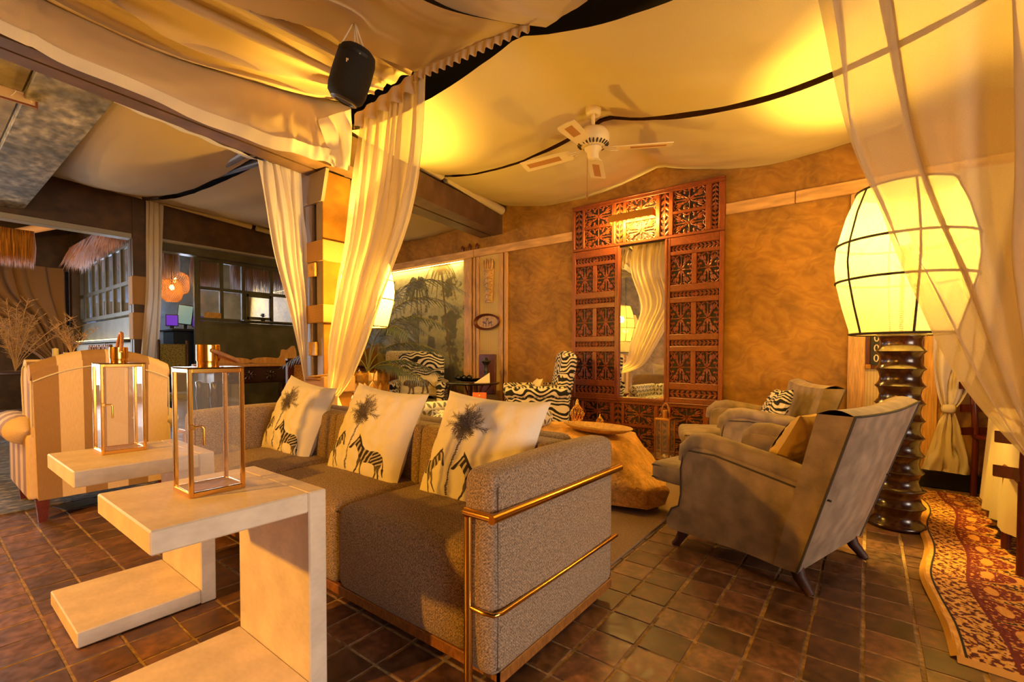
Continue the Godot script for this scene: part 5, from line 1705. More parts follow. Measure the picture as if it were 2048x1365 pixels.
# ---------------------------------------------------------------- striped wing chair
func build_wing_chair() -> void:
	var o := thing("striped_wing_chair", "large wing chair in beige striped cloth seen from behind at the left", "armchair", Vector3(-4.45, 0, -0.82), deg_to_rad(-90))
	var top := func(x: float) -> float: return 0.925 + 0.105 * (1.0 - pow(x / 0.36, 2)) - 0.01
	# backrest: flat rear, stripes upright
	var m := MB.new()
	var bf := func(u: float, v: float, side: float) -> Vector3:
		var x := lerpf(-0.345, 0.345, u)
		var y := lerpf(0.14, top.call(x), v)
		var z := lerpf(-0.40, -0.41, v)
		return Vector3(x * lerpf(0.96, 1.0, v), y, z + side)
	m.grid(24, 10, func(u: float, v: float) -> Vector3: return bf.call(u, v, 0.0), Vector2(1.5, 1))
	m.grid(24, 10, func(u: float, v: float) -> Vector3: return bf.call(1.0 - u, v, 0.13), Vector2(1.5, 1))
	for e in [0.0, 1.0]:
		m.grid(3, 10, func(u: float, v: float) -> Vector3: return bf.call(e, v, 0.13 * (u if e > 0.5 else 1.0 - u)), Vector2(0.2, 1))
	part("backrest", m.mesh(), M.stripe_cloth, o)
	# rolled top edge
	var rl := MB.new()
	var pts := []
	for i in 25:
		var x := lerpf(-0.355, 0.355, i / 24.0)
		pts.append(Vector3(x, top.call(x) + 0.005, -0.352))
	var rs := []
	for i in 25:
		rs.append(0.058)
	var keep := pts.duplicate()
	rl.grid(14, 24, func(u: float, v: float) -> Vector3:
		var p: Vector3 = keep[roundi(v * 24)]
		var a := TAU * u
		return p + Vector3(0, sin(a), cos(a)) * 0.058, Vector2(0.02, 1.5))
	# the stripes cross the roll: swap the axes of its texture
	var uvs := rl.uv
	for i in uvs.size():
		uvs[i] = Vector2(uvs[i].y, uvs[i].x)
	rl.uv = uvs
	for e in [0, 24]:
		var c: Vector3 = keep[e]
		for k in 14:
			var a0 := TAU * k / 14.0
			var a1 := TAU * (k + 1) / 14.0
			rl.tri(c, c + Vector3(0, sin(a0), cos(a0)) * 0.058, c + Vector3(0, sin(a1), cos(a1)) * 0.058)
	part("top_roll", rl.mesh(), M.stripe_cloth, o)
	var pp := MB.new()
	var pl := []
	for i in 21:
		var x := lerpf(-0.345, 0.345, i / 20.0)
		pl.append(Vector3(x, top.call(x) - 0.045, -0.411))
	pp.tube(pl, 0.005, 5)
	part("piping", pp.mesh(), M.linen, o)
	for s in [1.0, -1.0]:
		# wing
		var w := MB.new()
		var prof := smooth_poly(pv([-0.36, 0.50, -0.36, 0.90, -0.30, 0.95, -0.20, 1.01, -0.10, 0.99, -0.03, 0.90, -0.05, 0.76, -0.10, 0.62, -0.02, 0.55, -0.20, 0.50]), 4)
		w.xf = Transform3D(Basis(Vector3(0, 0, 1), Vector3(0, 1, 0), Vector3(-1, 0, 0)), Vector3(0.35 if s > 0 else -0.27, 0, 0))
		w.prism(prof, 0.08, 0.022)
		var wu := w.uv
		for i in wu.size():
			wu[i] = Vector2(w.v[i].z * 2.2, w.v[i].y)
		w.uv = wu
		part("wing", w.mesh(), M.stripe_cloth, o)
		var wp := MB.new()
		wp.tube([Vector3(s * 0.352, 0.60, -0.395), Vector3(s * 0.352, 0.88, -0.395), Vector3(s * 0.352, 0.955, -0.27), Vector3(s * 0.352, 0.98, -0.19), Vector3(s * 0.352, 0.955, -0.10), Vector3(s * 0.352, 0.88, -0.05), Vector3(s * 0.352, 0.74, -0.075), Vector3(s * 0.352, 0.64, -0.10)], 0.0055, 5)
		part("piping", wp.mesh(), M.linen, o)
		# arm with a fat roll
		var a := MB.new()
		a.rbox(Vector3(s * 0.315, 0.345, 0.02), Vector3(0.12, 0.41, 0.78), 0.03, Basis(), 2, 3)
		var au := a.uv
		for i in au.size():
			au[i] = Vector2(a.v[i].z * 2.2, a.v[i].y)
		a.uv = au
		part("side", a.mesh(), M.stripe_cloth, o)
		var r := MB.new()
		r.grid(18, 12, func(u: float, v: float) -> Vector3:
			var an := TAU * u
			var rr := 0.098 * sqrt(minf(1.0, 11.0 * minf(v, 1.0 - v)))
			return Vector3(s * 0.365 + cos(an) * rr, 0.565 + sin(an) * rr * 0.9, lerpf(-0.30, 0.43, v)), Vector2(0.1, 1.7), true)
		var ru := r.uv
		for i in ru.size():
			ru[i] = Vector2(ru[i].y, ru[i].x)
		r.uv = ru
		part("arm_roll", r.mesh(), M.stripe_cloth, o)
	part("seat_base", multi([[Vector3(-0.27, 0.14, -0.36), Vector3(0.27, 0.32, 0.40)]], 0.02), M.linen, o)
	cushion(o, "seat_cushion", Vector3(0, 0.39, 0.06), Vector3(0.53, 0.14, 0.66), M.linen, 0.04, 0.02)
	for q in [[-0.31, -0.365], [0.31, -0.365], [-0.31, 0.36], [0.31, 0.36]]:
		var l := MB.new()
		l.grid(4, 1, func(u: float, v: float) -> Vector3:
			var a := TAU * u + PI / 4
			var r := lerpf(0.026, 0.045, v)
			return Vector3(q[0] + cos(a) * r, v * 0.15, q[1] + sin(a) * r))
		var fl := MB.new()
		for k in 4:
			var a0 := TAU * k / 4.0 + PI / 4
			var a1 := TAU * (k + 1) / 4.0 + PI / 4
			fl.quad(Vector3(q[0] + cos(a0) * 0.026, 0, q[1] + sin(a0) * 0.026), Vector3(q[0] + cos(a1) * 0.026, 0, q[1] + sin(a1) * 0.026), Vector3(q[0] + cos(a1) * 0.046, 0.15, q[1] + sin(a1) * 0.046), Vector3(q[0] + cos(a0) * 0.046, 0.15, q[1] + sin(a0) * 0.046))
		part("leg", fl.mesh(), M.leg_red, o)

# ---------------------------------------------------------------- zebra corner
func soft_chair(label: String, at: Vector3, turn: float, m: Material, pr: Dictionary, group: String, called: String) -> Node3D:
	var o := thing(called, label, "armchair", at, turn, group)
	var w: float = pr.w
	var sh: float = pr.seat
	var ah: float = pr.arm
	var bh: float = pr.back
	cushion(o, "seat_base", Vector3(0, sh * 0.5 - 0.01, 0.02), Vector3(w - 0.2, sh - 0.2, 0.62), m, 0.03, 0.004)
	cushion(o, "seat_cushion", Vector3(0, sh - 0.05, 0.05), Vector3(w - 0.22, 0.14, 0.62), m, 0.05, 0.02)
	for s in [1.0, -1.0]:
		cushion(o, "side", Vector3(s * (w * 0.5 - 0.08), ah * 0.5 + 0.02, 0.0), Vector3(0.10, ah - 0.14, 0.66), m, 0.03, 0.004)
		var r := MB.new()
		var rr: float = pr.roll
		r.tube([Vector3(s * (w * 0.5 - 0.07), ah - rr, -0.30), Vector3(s * (w * 0.5 - 0.07), ah - rr, 0.0), Vector3(s * (w * 0.5 - 0.07), ah - rr, 0.30), Vector3(s * (w * 0.5 - 0.07), ah - rr, 0.345), Vector3(s * (w * 0.5 - 0.07), ah - rr, 0.355)], [rr, rr, rr, rr * 0.92, rr * 0.7], 16)
		part("arm_roll", r.mesh(), m, o)
	var bw: float = pr.bw
	var b := MB.new()
	b.rbox(Vector3(0, (bh + sh - 0.1) * 0.5, -0.30), Vector3(bw, bh - sh + 0.1, 0.15), 0.06, Basis(Vector3.RIGHT, -0.16), 4, 6, func(p: Vector3, d: Vector3) -> Vector3:
		var t: float = (p.y / (bh - sh + 0.1)) + 0.5
		return p + Vector3(p.x * 0.08 * t, -0.05 * pow(absf(p.x) / (bw * 0.5), 2) * t, d.z * 0.02 * (1.0 - pow(p.x / (bw * 0.5), 2))))
	part("backrest", b.mesh(), m, o)
	for q in [[-1, -1], [1, -1], [-1, 1], [1, 1]]:
		var l := MB.new()
		l.tube([Vector3(q[0] * (w * 0.5 - 0.1), 0.12, q[1] * 0.27), Vector3(q[0] * (w * 0.5 - 0.09), 0.0, q[1] * 0.28)], [0.025, 0.016], 8)
		part("leg", l.mesh(), M.leg_wood, o)
	return o

func build_zebra_corner() -> void:
	var zp := {"w": 0.76, "seat": 0.44, "arm": 0.72, "back": 1.10, "roll": 0.07, "bw": 0.58}
	soft_chair("zebra print armchair facing the room in front of the palm mural, with a tiger cushion", Vector3(-4.62, 0, -4.05), deg_to_rad(42), M.zebra, zp, "zebra print armchairs", "zebra_armchair")
	soft_chair("zebra print armchair turned sideways next to the carved screen", Vector3(-2.98, 0, -4.33), deg_to_rad(-50), M.zebra, zp, "zebra print armchairs", "zebra_armchair")
	var pc := pillow_meshes(0.52, 0.30, 0.11, 17)
	var B := Basis(Vector3.UP, deg_to_rad(42))
	for k in 2:
		var bb := B if k == 0 else Basis(Vector3.UP, deg_to_rad(-50))
		var p := thing("tiger_cushion", ["long cream cushion printed with a walking tiger on the zebra armchair by the mural", "cream tiger cushion half hidden behind the arm of the zebra armchair by the screen"][k], "cushion", (Vector3(-4.62, 0, -4.05) if k == 0 else Vector3(-2.98, 0, -4.33)) + bb * Vector3(0, 0.645, 0.0), 0.0, "tiger cushions")
		p.rotation = Vector3(-0.35, deg_to_rad(42 if k == 0 else -50), 0.05)
		part("front", pc[0], M.tiger, p)
		part("back", pc[1], M.yellow_linen, p)
	var pp := {"w": 0.80, "seat": 0.40, "arm": 0.60, "back": 0.62, "roll": 0.075, "bw": 0.62}
	soft_chair("low armchair in white cloth with grey petals behind the middle printed cushion", Vector3(-3.68, 0, -3.05), deg_to_rad(170), M.petal, pp, "petal print armchairs", "petal_armchair")
	soft_chair("low armchair in white cloth with grey petals behind the nearest printed cushion", Vector3(-2.46, 0, -2.92), deg_to_rad(185), M.petal, pp, "petal print armchairs", "petal_armchair")
	# round side table with bent rattan legs
	var t := thing("side_table", "round dark glass side table on bent cane legs between the zebra armchairs", "side table", Vector3(-3.92, 0, -4.32))
	var tm := MB.new()
	tm.lathe([Vector2(0, 0.685), Vector2(0.32, 0.685), Vector2(0.335, 0.70), Vector2(0.335, 0.705), Vector2(0.32, 0.712), Vector2(0, 0.712)], 32)
	part("tabletop", tm.mesh(), M.glass_top, t)
	for k in 4:
		var a := TAU * k / 4.0 + 0.4
		var d := Vector3(cos(a), 0, sin(a))
		var l := MB.new()
		l.tube([d * 0.05 + Vector3(0, 0.68, 0), d * 0.06 + Vector3(0, 0.45, 0), d * 0.12 + Vector3(0, 0.2, 0), d * 0.26, ], 0.015, 8)
		l.tube([d * 0.26 + Vector3(0, 0.68, 0), d * 0.2 + Vector3(0, 0.60, 0), d * 0.10 + Vector3(0, 0.5, 0), d * 0.06 + Vector3(0, 0.38, 0)], 0.011, 8)
		part("leg", l.mesh(), M.mid_wood, t)
	var bowl := MB.new()
	bowl.grid(28, 7, func(u: float, v: float) -> Vector3:
		var a := TAU * u
		var pr: Array = [[0.0, 0.012], [0.55, 0.012], [0.9, 0.03], [1.0, 0.05], [0.98, 0.05], [0.85, 0.024], [0.4, 0.02], [0.0, 0.02]][roundi(v * 7)]
		return Vector3(cos(a) * 0.21 * pr[0], pr[1] + 0.022 * pow(absf(cos(a)), 3) * pr[0], sin(a) * 0.085 * pr[0]), Vector2.ONE, true)
	var bo := solo("black_dish", bowl.mesh(), M.black_gloss, "long black boat shaped dish on the round glass side table", "dish")
	bo.position = Vector3(-3.90, 0.706, -4.24)
	bo.rotation.y = deg_to_rad(38)
	for k in 3:
		var f := MB.new()
		f.lathe([Vector2(0, -0.035), Vector2(0.02, -0.03), Vector2(0.036, -0.01), Vector2(0.036, 0.01), Vector2(0.022, 0.03), Vector2(0.004, 0.036), Vector2(0.003, 0.05), Vector2(0, 0.05)], 14)
		solo("dark_fruit", f.mesh(), M.black_gloss, ["dark glossy fruit in the black dish, leftmost", "dark glossy fruit in the black dish, in the middle", "dark glossy fruit in the black dish, nearest its right end"][k], "fruit", "fruit in the black dish").position = Vector3(-4.02 + 0.05 * k, 0.765, -4.16 - 0.045 * k)
	var st := MB.new()
	st.lathe([Vector2(0, 0), Vector2(0.055, 0), Vector2(0.05, 0.02), Vector2(0.028, 0.04), Vector2(0.024, 0.12), Vector2(0.036, 0.135), Vector2(0.026, 0.15), Vector2(0.022, 0.20), Vector2(0.042, 0.225), Vector2(0.05, 0.24), Vector2(0.065, 0.25), Vector2(0.065, 0.262), Vector2(0.03, 0.27), Vector2(0.018, 0.30), Vector2(0.0, 0.305)], 18)
	solo("iron_candlestick", st.mesh(), M.iron, "black turned candlestick on the side table before the dark board", "candlestick").position = Vector3(-3.86, 0.713, -4.50)
	var tc := MB.new()
	tc.xf = Transform3D(ry(48) * Basis(Vector3.RIGHT, -0.25), Vector3(-3.66, 0.713, -4.20))
	tc.prism(PackedVector2Array([Vector2(-0.10, 0), Vector2(0.09, 0), Vector2(0.09, 0.125)]), 0.004)
	solo("folded_card", tc.mesh(), M.paper, "small folded paper card standing on the round glass side table", "card")
	# menu card on a small drum table
	var dr := MB.new()
	dr.lathe([Vector2(0, 0), Vector2(0.18, 0), Vector2(0.19, 0.02), Vector2(0.16, 0.06), Vector2(0.16, 0.44), Vector2(0.20, 0.47), Vector2(0.20, 0.49), Vector2(0, 0.49)], 24)
	solo("drum_table", dr.mesh(), M.mid_wood, "small round wooden drum table under the orange menu card", "side table").position = Vector3(-3.02, 0, -3.42)
	var mc := thing("menu_card", "orange brown menu card standing between the two petal armchairs", "card", Vector3(-3.02, 0.492, -3.42), deg_to_rad(36))
	var mb := MB.new()
	mb.box(Vector3(0, 0.095, 0), Vector3(0.135, 0.19, 0.004), 0.001, Basis(Vector3.RIGHT, -0.2))
	mb.box(Vector3(0, 0.09, -0.06), Vector3(0.135, 0.19, 0.004), 0.001, Basis(Vector3.RIGHT, 0.2))
	part("board", mb.mesh(), M.menu_card, mc)
	var ln := MB.new()
	for q in [[0.0, 0.160, 0.012, 0.010], [0.0, 0.120, 0.06, 0.006], [0.0, 0.108, 0.045, 0.005], [0.02, 0.04, 0.05, 0.005], [0.02, 0.03, 0.03, 0.004]]:
		ln.box(Vector3(q[0], q[1], 0.003 - (q[1] - 0.095) * 0.203), Vector3(q[2], q[3], 0.001), 0.0003, Basis(Vector3.RIGHT, -0.2))
	part("print", ln.mesh(), M.paper, mc)
	# gold planter and palm
	var pl := thing("gold_planter", "big gold planter of overlapping leaf scales holding the palm", "planter", Vector3(-4.62, 0, -3.28))
	var core := MB.new()
	core.lathe([Vector2(0, 0.0), Vector2(0.20, 0.0), Vector2(0.225, 0.3), Vector2(0.215, 0.84), Vector2(0.20, 0.85), Vector2(0.19, 0.82), Vector2(0, 0.82)], 32)
	part("body", core.mesh(), M.gold_basket, pl)
	var scale_m := MB.new()
	leaf(scale_m, Vector2(0, 0), PI / 2, 0.175, 0.085, 0.028)
	var sm := scale_m.mesh()
	for row in 6:
		for k in 16:
			var a := TAU * (k + 0.5 * (row % 2)) / 16.0
			var q := part("scale", sm, M.gold_basket, pl)
			q.position = Vector3(sin(a) * 0.216, 0.11 + row * 0.135, cos(a) * 0.216)
			q.rotation = Vector3(0.05, a, 0)
	part("soil", boxmesh(Vector3(0, 0.815, 0), Vector3(0.26, 0.02, 0.26), 0.008), M.bark, pl)
	var pt := thing("parlour_palm", "green parlour palm with arching feathery fronds in the gold planter", "palm", Vector3(-4.62, 0.82, -3.28))
	var pr := RandomNumberGenerator.new()
	pr.seed = 23
	# azimuth, length, rise: fronds seen left of the column, above the lamp and over the armchair
	var fr := [[2.45, 0.95, 0.42], [2.75, 0.75, 0.30], [-0.65, 0.95, 0.50], [-0.45, 1.0, 0.85], [-0.75, 0.85, 0.25], [0.1, 0.8, 0.7], [-0.95, 1.1, 1.15], [-1.5, 0.8, 0.8], [1.3, 0.7, 0.7], [2.0, 0.6, 0.9], [-0.2, 0.8, 0.18], [-0.60, 1.15, 1.35], [3.4, 0.8, 0.6], [-2.2, 0.9, 0.7]]
	for f in fr:
		var az: float = f[0]
		var L: float = f[1]
		var rise: float = f[2]
		var dir := Vector3(cos(az), 0, sin(az))
		var pts := []
		for i in 13:
			var tt := i / 12.0
			pts.append(dir * (L * (0.12 * tt + 0.88 * tt * tt * (1.25 - 0.25 * tt))) + Vector3(0, rise * (1.9 * tt - 0.95 * tt * tt) - 0.30 * L * pow(tt, 4), 0))
		var mbp := MB.new()
		mbp.tube(pts, [0.009, 0.009, 0.008, 0.008, 0.007, 0.007, 0.006, 0.005, 0.005, 0.004, 0.004, 0.003, 0.002], 5)
		var frond := part("frond", mbp.mesh(), M.palm_stem, pt)
		var lm := MB.new()
		for i in 30:
			var tt := 0.30 + 0.70 * i / 29.0
			var k := tt * 12.0
			var b: Vector3 = pts[int(minf(k, 11.0))].lerp(pts[int(minf(k, 11.0)) + 1], k - int(minf(k, 11.0)))
			var tang: Vector3 = (pts[int(minf(k, 11.0)) + 1] - pts[int(minf(k, 11.0))]).normalized()
			var sd := tang.cross(Vector3.UP).normalized()
			for s in [-1.0, 1.0]:
				var len := 0.27 * sin(PI * (0.16 + 0.80 * (tt - 0.3) / 0.7)) * pr.randf_range(0.85, 1.1) + 0.05
				var ld: Vector3 = (sd * s * 0.75 + tang * 0.75 + Vector3(0, -0.05, 0)).normalized()
				var e1: Vector3 = b + ld * len * 0.5 + Vector3(0, -0.01, 0)
				var e2: Vector3 = b + ld * len + Vector3(0, -0.09 * len / 0.27, 0)
				var wv := ld.cross(sd.cross(tang)).normalized() * 0.011
				lm.quad(b - wv * 0.5, e1 - wv, e1 + wv, b + wv * 0.5)
				lm.tri(e1 - wv, e2, e1 + wv)
		var lf := part("leaflets", lm.mesh(), M.palm_leaf, frond)
		lf.set_meta("kind", "stuff")
	# low dark bench with a floral bolster, left of the zebra chair
	var bn := thing("dark_bench", "low dark wooden bench against the mural behind the gold planter", "bench", Vector3(-5.75, 0, -4.62))
	part("top", boxmesh(Vector3(0, 0.86, 0), Vector3(1.5, 0.035, 0.5), 0.008), M.dark_wood, bn)
	part("carcass", boxmesh(Vector3(0, 0.44, -0.02), Vector3(1.42, 0.80, 0.42), 0.008), M.mid_wood, bn)
	var fc := thing("floral_bolster", "cream floral bolster lying on the dark bench beside the zebra armchair", "cushion", Vector3(-5.62, 0.877, -4.60))
	var fb := MB.new()
	fb.rbox(Vector3(0, 0.115, 0), Vector3(0.62, 0.23, 0.20), 0.06, Basis(), 3, 4)
	part("cover", fb.mesh(), mat("floral", Color(1, 1, 1), 0.9, T.floral, 2.6), fc)

# ---------------------------------------------------------------- stone-like wooden block table
func build_stone_table() -> void:
	var rug := MB.new()
	rug.rbox(Vector3(-2.35, 0.004, -3.05), Vector3(2.70, 0.014, 2.2), 0.006, Basis(), 1, 1)
	solo("beige_rug", rug.mesh(), M.rug_beige, "pale beige rug under the carved block table", "rug")
	var nz := noise(77, 2.2, 4)
	var ring := func(pts: Array, u: float) -> Vector3:
		var m := pts.size()
		var q := u * m
		var i := int(q) % m
		return (pts[i] as Vector3).lerp(pts[(i + 1) % m], q - int(q))
	var bot := [Vector3(-1.05, 0.06, -3.06), Vector3(-1.12, 0.05, -2.90), Vector3(-1.42, 0.05, -2.84), Vector3(-2.0, 0.05, -2.86), Vector3(-2.4, 0.05, -3.0), Vector3(-2.4, 0.05, -3.5), Vector3(-1.9, 0.05, -3.65), Vector3(-1.3, 0.06, -3.55)]
	var mid := [Vector3(-1.02, 0.16, -3.04), Vector3(-1.14, 0.18, -2.88), Vector3(-1.43, 0.22, -2.80), Vector3(-2.0, 0.22, -2.80), Vector3(-2.42, 0.22, -2.98), Vector3(-2.42, 0.22, -3.52), Vector3(-1.9, 0.22, -3.68), Vector3(-1.28, 0.22, -3.55)]
	var top := [Vector3(-1.36, 0.435, -3.20), Vector3(-1.42, 0.445, -2.98), Vector3(-1.56, 0.455, -2.84), Vector3(-2.0, 0.46, -2.84), Vector3(-2.36, 0.46, -3.0), Vector3(-2.36, 0.46, -3.48), Vector3(-1.9, 0.46, -3.62), Vector3(-1.46, 0.45, -3.50)]
	var cen := Vector3(-1.9, 0.465, -3.2)
	var m := MB.new()
	m.grid(96, 26, func(u: float, v: float) -> Vector3:
		var p: Vector3
		var b: Vector3 = ring.call(bot, u)
		var d: Vector3 = ring.call(mid, u)
		var t: Vector3 = ring.call(top, u)
		if v < 0.3: p = b.lerp(d, v / 0.3)
		elif v < 0.75: p = d.lerp(t, (v - 0.3) / 0.45)
		else: p = t.lerp(cen, (v - 0.75) / 0.25)
		var k := nz.get_noise_3dv(p * 1.3) * 0.03 + nz.get_noise_3dv(p * 5.0) * 0.008
		var outw := Vector3(p.x - cen.x, 0.1, p.z - cen.z).normalized()
		return p + outw * k * (1.0 if v < 0.75 else 0.25) + Vector3(0, k * 0.25, 0), Vector2.ONE, true)
	solo("block_table", m.mesh(), M.boulder, "rough hewn golden wood block used as a low table behind the sofa arm", "table")
	# leaf shaped platter
	var pl := MB.new()
	pl.grid(40, 8, func(u: float, v: float) -> Vector3:
		var a := -TAU * u
		var pr: Array = [[0.0, 0.012], [0.5, 0.012], [0.85, 0.024], [1.0, 0.04], [1.01, 0.034], [0.8, 0.006], [0.6, 0.0], [0.3, 0.0], [0.0, 0.0]][roundi(v * 8)]
		return Vector3(cos(a) * 0.30 * pr[0], pr[1], sin(a) * (0.155 + 0.03 * cos(a)) * pr[0]), Vector2.ONE, true)
	pl.tube([Vector3(-0.27, 0.036, 0.01), Vector3(-0.1, 0.017, 0), Vector3(0.12, 0.017, 0), Vector3(0.28, 0.034, 0)], 0.004, 5)
	var po := solo("leaf_platter", pl.mesh(), M.plate_wood, "yellow leaf shaped platter on the block table", "platter")
	po.position = Vector3(-1.63, 0.478, -3.18)
	po.rotation.y = deg_to_rad(-10)
	# little filigree lanterns
	for k in 2:
		var o := thing("filigree_lantern", ["small pierced gold onion shaped lantern on the block table", "tiny gold finial lantern right of the bigger pierced lantern"][k], "lantern", [Vector3(-2.02, 0.47, -3.58), Vector3(-1.80, 0.455, -3.58)][k])
		var sc: float = [1.0, 0.5][k]
		var prof := [Vector2(0.045, 0.0), Vector2(0.05, 0.012), Vector2(0.046, 0.02), Vector2(0.06, 0.055), Vector2(0.062, 0.075), Vector2(0.05, 0.10), Vector2(0.028, 0.128), Vector2(0.012, 0.15), Vector2(0.010, 0.165), Vector2(0.014, 0.172), Vector2(0.006, 0.19), Vector2(0.0, 0.20)]
		var ribs := MB.new()
		for i in 14:
			for dirn in [-1.0, 1.0]:
				var pts := []
				for j in 8:
					var p: Vector2 = prof[j + 1]
					var a: float = TAU * i / 14.0 + dirn * j * 0.16
					pts.append(Vector3(cos(a) * p.x, p.y, sin(a) * p.x) * sc)
				ribs.tube(pts, 0.0032 * sc, 4, false)
		part("filigree", ribs.mesh(), M.brass, o)
		var cap := MB.new()
		for r in [[0, 3], [7, 12]]:
			var q := []
			for j in range(r[0], r[1]):
				q.append(prof[j] * sc * (1.02 if j < 7 else 1.0))
			cap.lathe(q, 18)
		part("cap", cap.mesh(), M.brass, o)
	var fl := lantern("brass and glass lantern with shells standing on the floor against the carved screen", Vector3(-1.62, 0.0, -4.66), true, true)
	fl.scale = Vector3(1.15, 1.12, 1.15)
	var sh := RandomNumberGenerator.new()
	sh.seed = 3
	for i in 9:
		var s := MB.new()
		s.lathe([Vector2(0, 0), Vector2(0.018, 0.006), Vector2(0.016, 0.016), Vector2(0.008, 0.026), Vector2(0, 0.032)], 8)
		var q := solo("shell", s.mesh(), M.paper, "small pale shell lying in or beside the floor lantern by the carved screen", "shell", "shells at the floor lantern")
		q.position = Vector3(-1.62 + sh.randf_range(-0.05, 0.05), 0.016, -4.66 + sh.randf_range(-0.05, 0.05)) if i < 5 else Vector3(-1.49 + sh.randf_range(-0.03, 0.07), 0.0, -4.62 + sh.randf_range(-0.05, 0.05))

# ---------------------------------------------------------------- lamps
func lamp_shade(o: Node3D, prof: Array, ribs: int, ring_at: Array, rib_r := 0.006) -> void:
	var m := MB.new()
	m.lathe(prof, 40)
	part("shade", m.mesh(), M.shade, o)
	var rb := MB.new()
	for k in ribs:
		var a := TAU * k / ribs + 0.35
		var pts := []
		for p in prof:
			pts.append(Vector3(cos(a) * (p.x + 0.003), p.y, sin(a) * (p.x + 0.003)))
		rb.tube(pts, rib_r * 0.8, 5)
	for i in ring_at:
		var p: Vector2 = prof[i]
		var pts := []
		for k in 41:
			var a := TAU * k / 40.0
			pts.append(Vector3(cos(a) * (p.x + 0.003), p.y, sin(a) * (p.x + 0.003)))
		rb.tube(pts, rib_r, 5, false)
	part("ribs", rb.mesh(), M.shade_rib, o)

func bulb(o: Node3D, y: float, r := 0.04) -> void:
	var b := MB.new()
	b.lathe([Vector2(0, -r), Vector2(r * 0.7, -r * 0.7), Vector2(r, 0), Vector2(r * 0.7, r * 0.7), Vector2(r * 0.35, r * 1.3), Vector2(0, r * 1.4)], 14, Vector3(0, y, 0))
	part("bulb", b.mesh(), M.bulb, o)

const SHADE := [Vector2(0.255, 0.0), Vector2(0.30, 0.17), Vector2(0.335, 0.33), Vector2(0.345, 0.44), Vector2(0.335, 0.56), Vector2(0.29, 0.74), Vector2(0.235, 0.88)]

func build_lamps() -> void:
	var o := thing("floor_lamp", "huge floor lamp with a matting shade on a ringed dark wood column, right", "lamp", Vector3(0.155, 0, -3.72))
	var prof := []
	var n := 11
	for i in n:
		var y0 := 0.03 + i * 0.105
		var big := 0.122 + (0.012 if i < 2 else 0.0)
		prof.append_array([Vector2(big, y0), Vector2(big - 0.016, y0 + 0.022), Vector2(big - 0.022, y0 + 0.05), Vector2(big - 0.014, y0 + 0.085), Vector2(big + 0.004, y0 + 0.103)])
	prof.push_front(Vector2(0.145, 0.02))
	prof.push_front(Vector2(0.148, 0.0))
	prof.push_front(Vector2(0.0, 0.0))
	prof.append(Vector2(0.05, 1.20))
	prof.append(Vector2(0.0, 1.20))
	var c := MB.new()
	c.lathe(prof, 40)
	part("column", c.mesh(), M.dark_wood, o)
	var sh := Node3D.new()
	sh.name = "lamp_shade"
	o.add_child(sh, true)
	sh.position = Vector3(0, 1.185, 0)
	lamp_shade(sh, SHADE, 6, [0, 2, 4, 6], 0.008)
	var rod := MB.new()
	rod.tube([Vector3(0, 1.2, 0), Vector3(0, 1.72, 0)], 0.010, 8)
	part("rod", rod.mesh(), M.brass_dull, o)
	bulb(o, 1.76)
	omni("floor_lamp_light", Vector3(0.155, 1.76, -3.72), WARM, 8.0, 0.06)
	# pendant of the same matting behind the column curtain
	var p := thing("pendant_lamp", "matting pendant lamp glowing behind the sheer curtain at the column", "lamp", Vector3(-3.40, 1.285, -2.415), 0.0, "matting pendant lamps")
	lamp_shade(p, SHADE, 6, [0, 2, 4, 6], 0.007)
	bulb(p, 0.52)
	var cd := MB.new()
	cd.tube([Vector3(0, 0.60, 0), Vector3(0, 2.3, 0)], 0.006, 6)
	part("cord", cd.mesh(), M.black, p)
	p.scale = Vector3(0.66, 0.69, 0.66)
	omni("pendant_light", Vector3(-3.40, 1.285 + 0.38, -2.415), WARM, 11.0, 0.05)

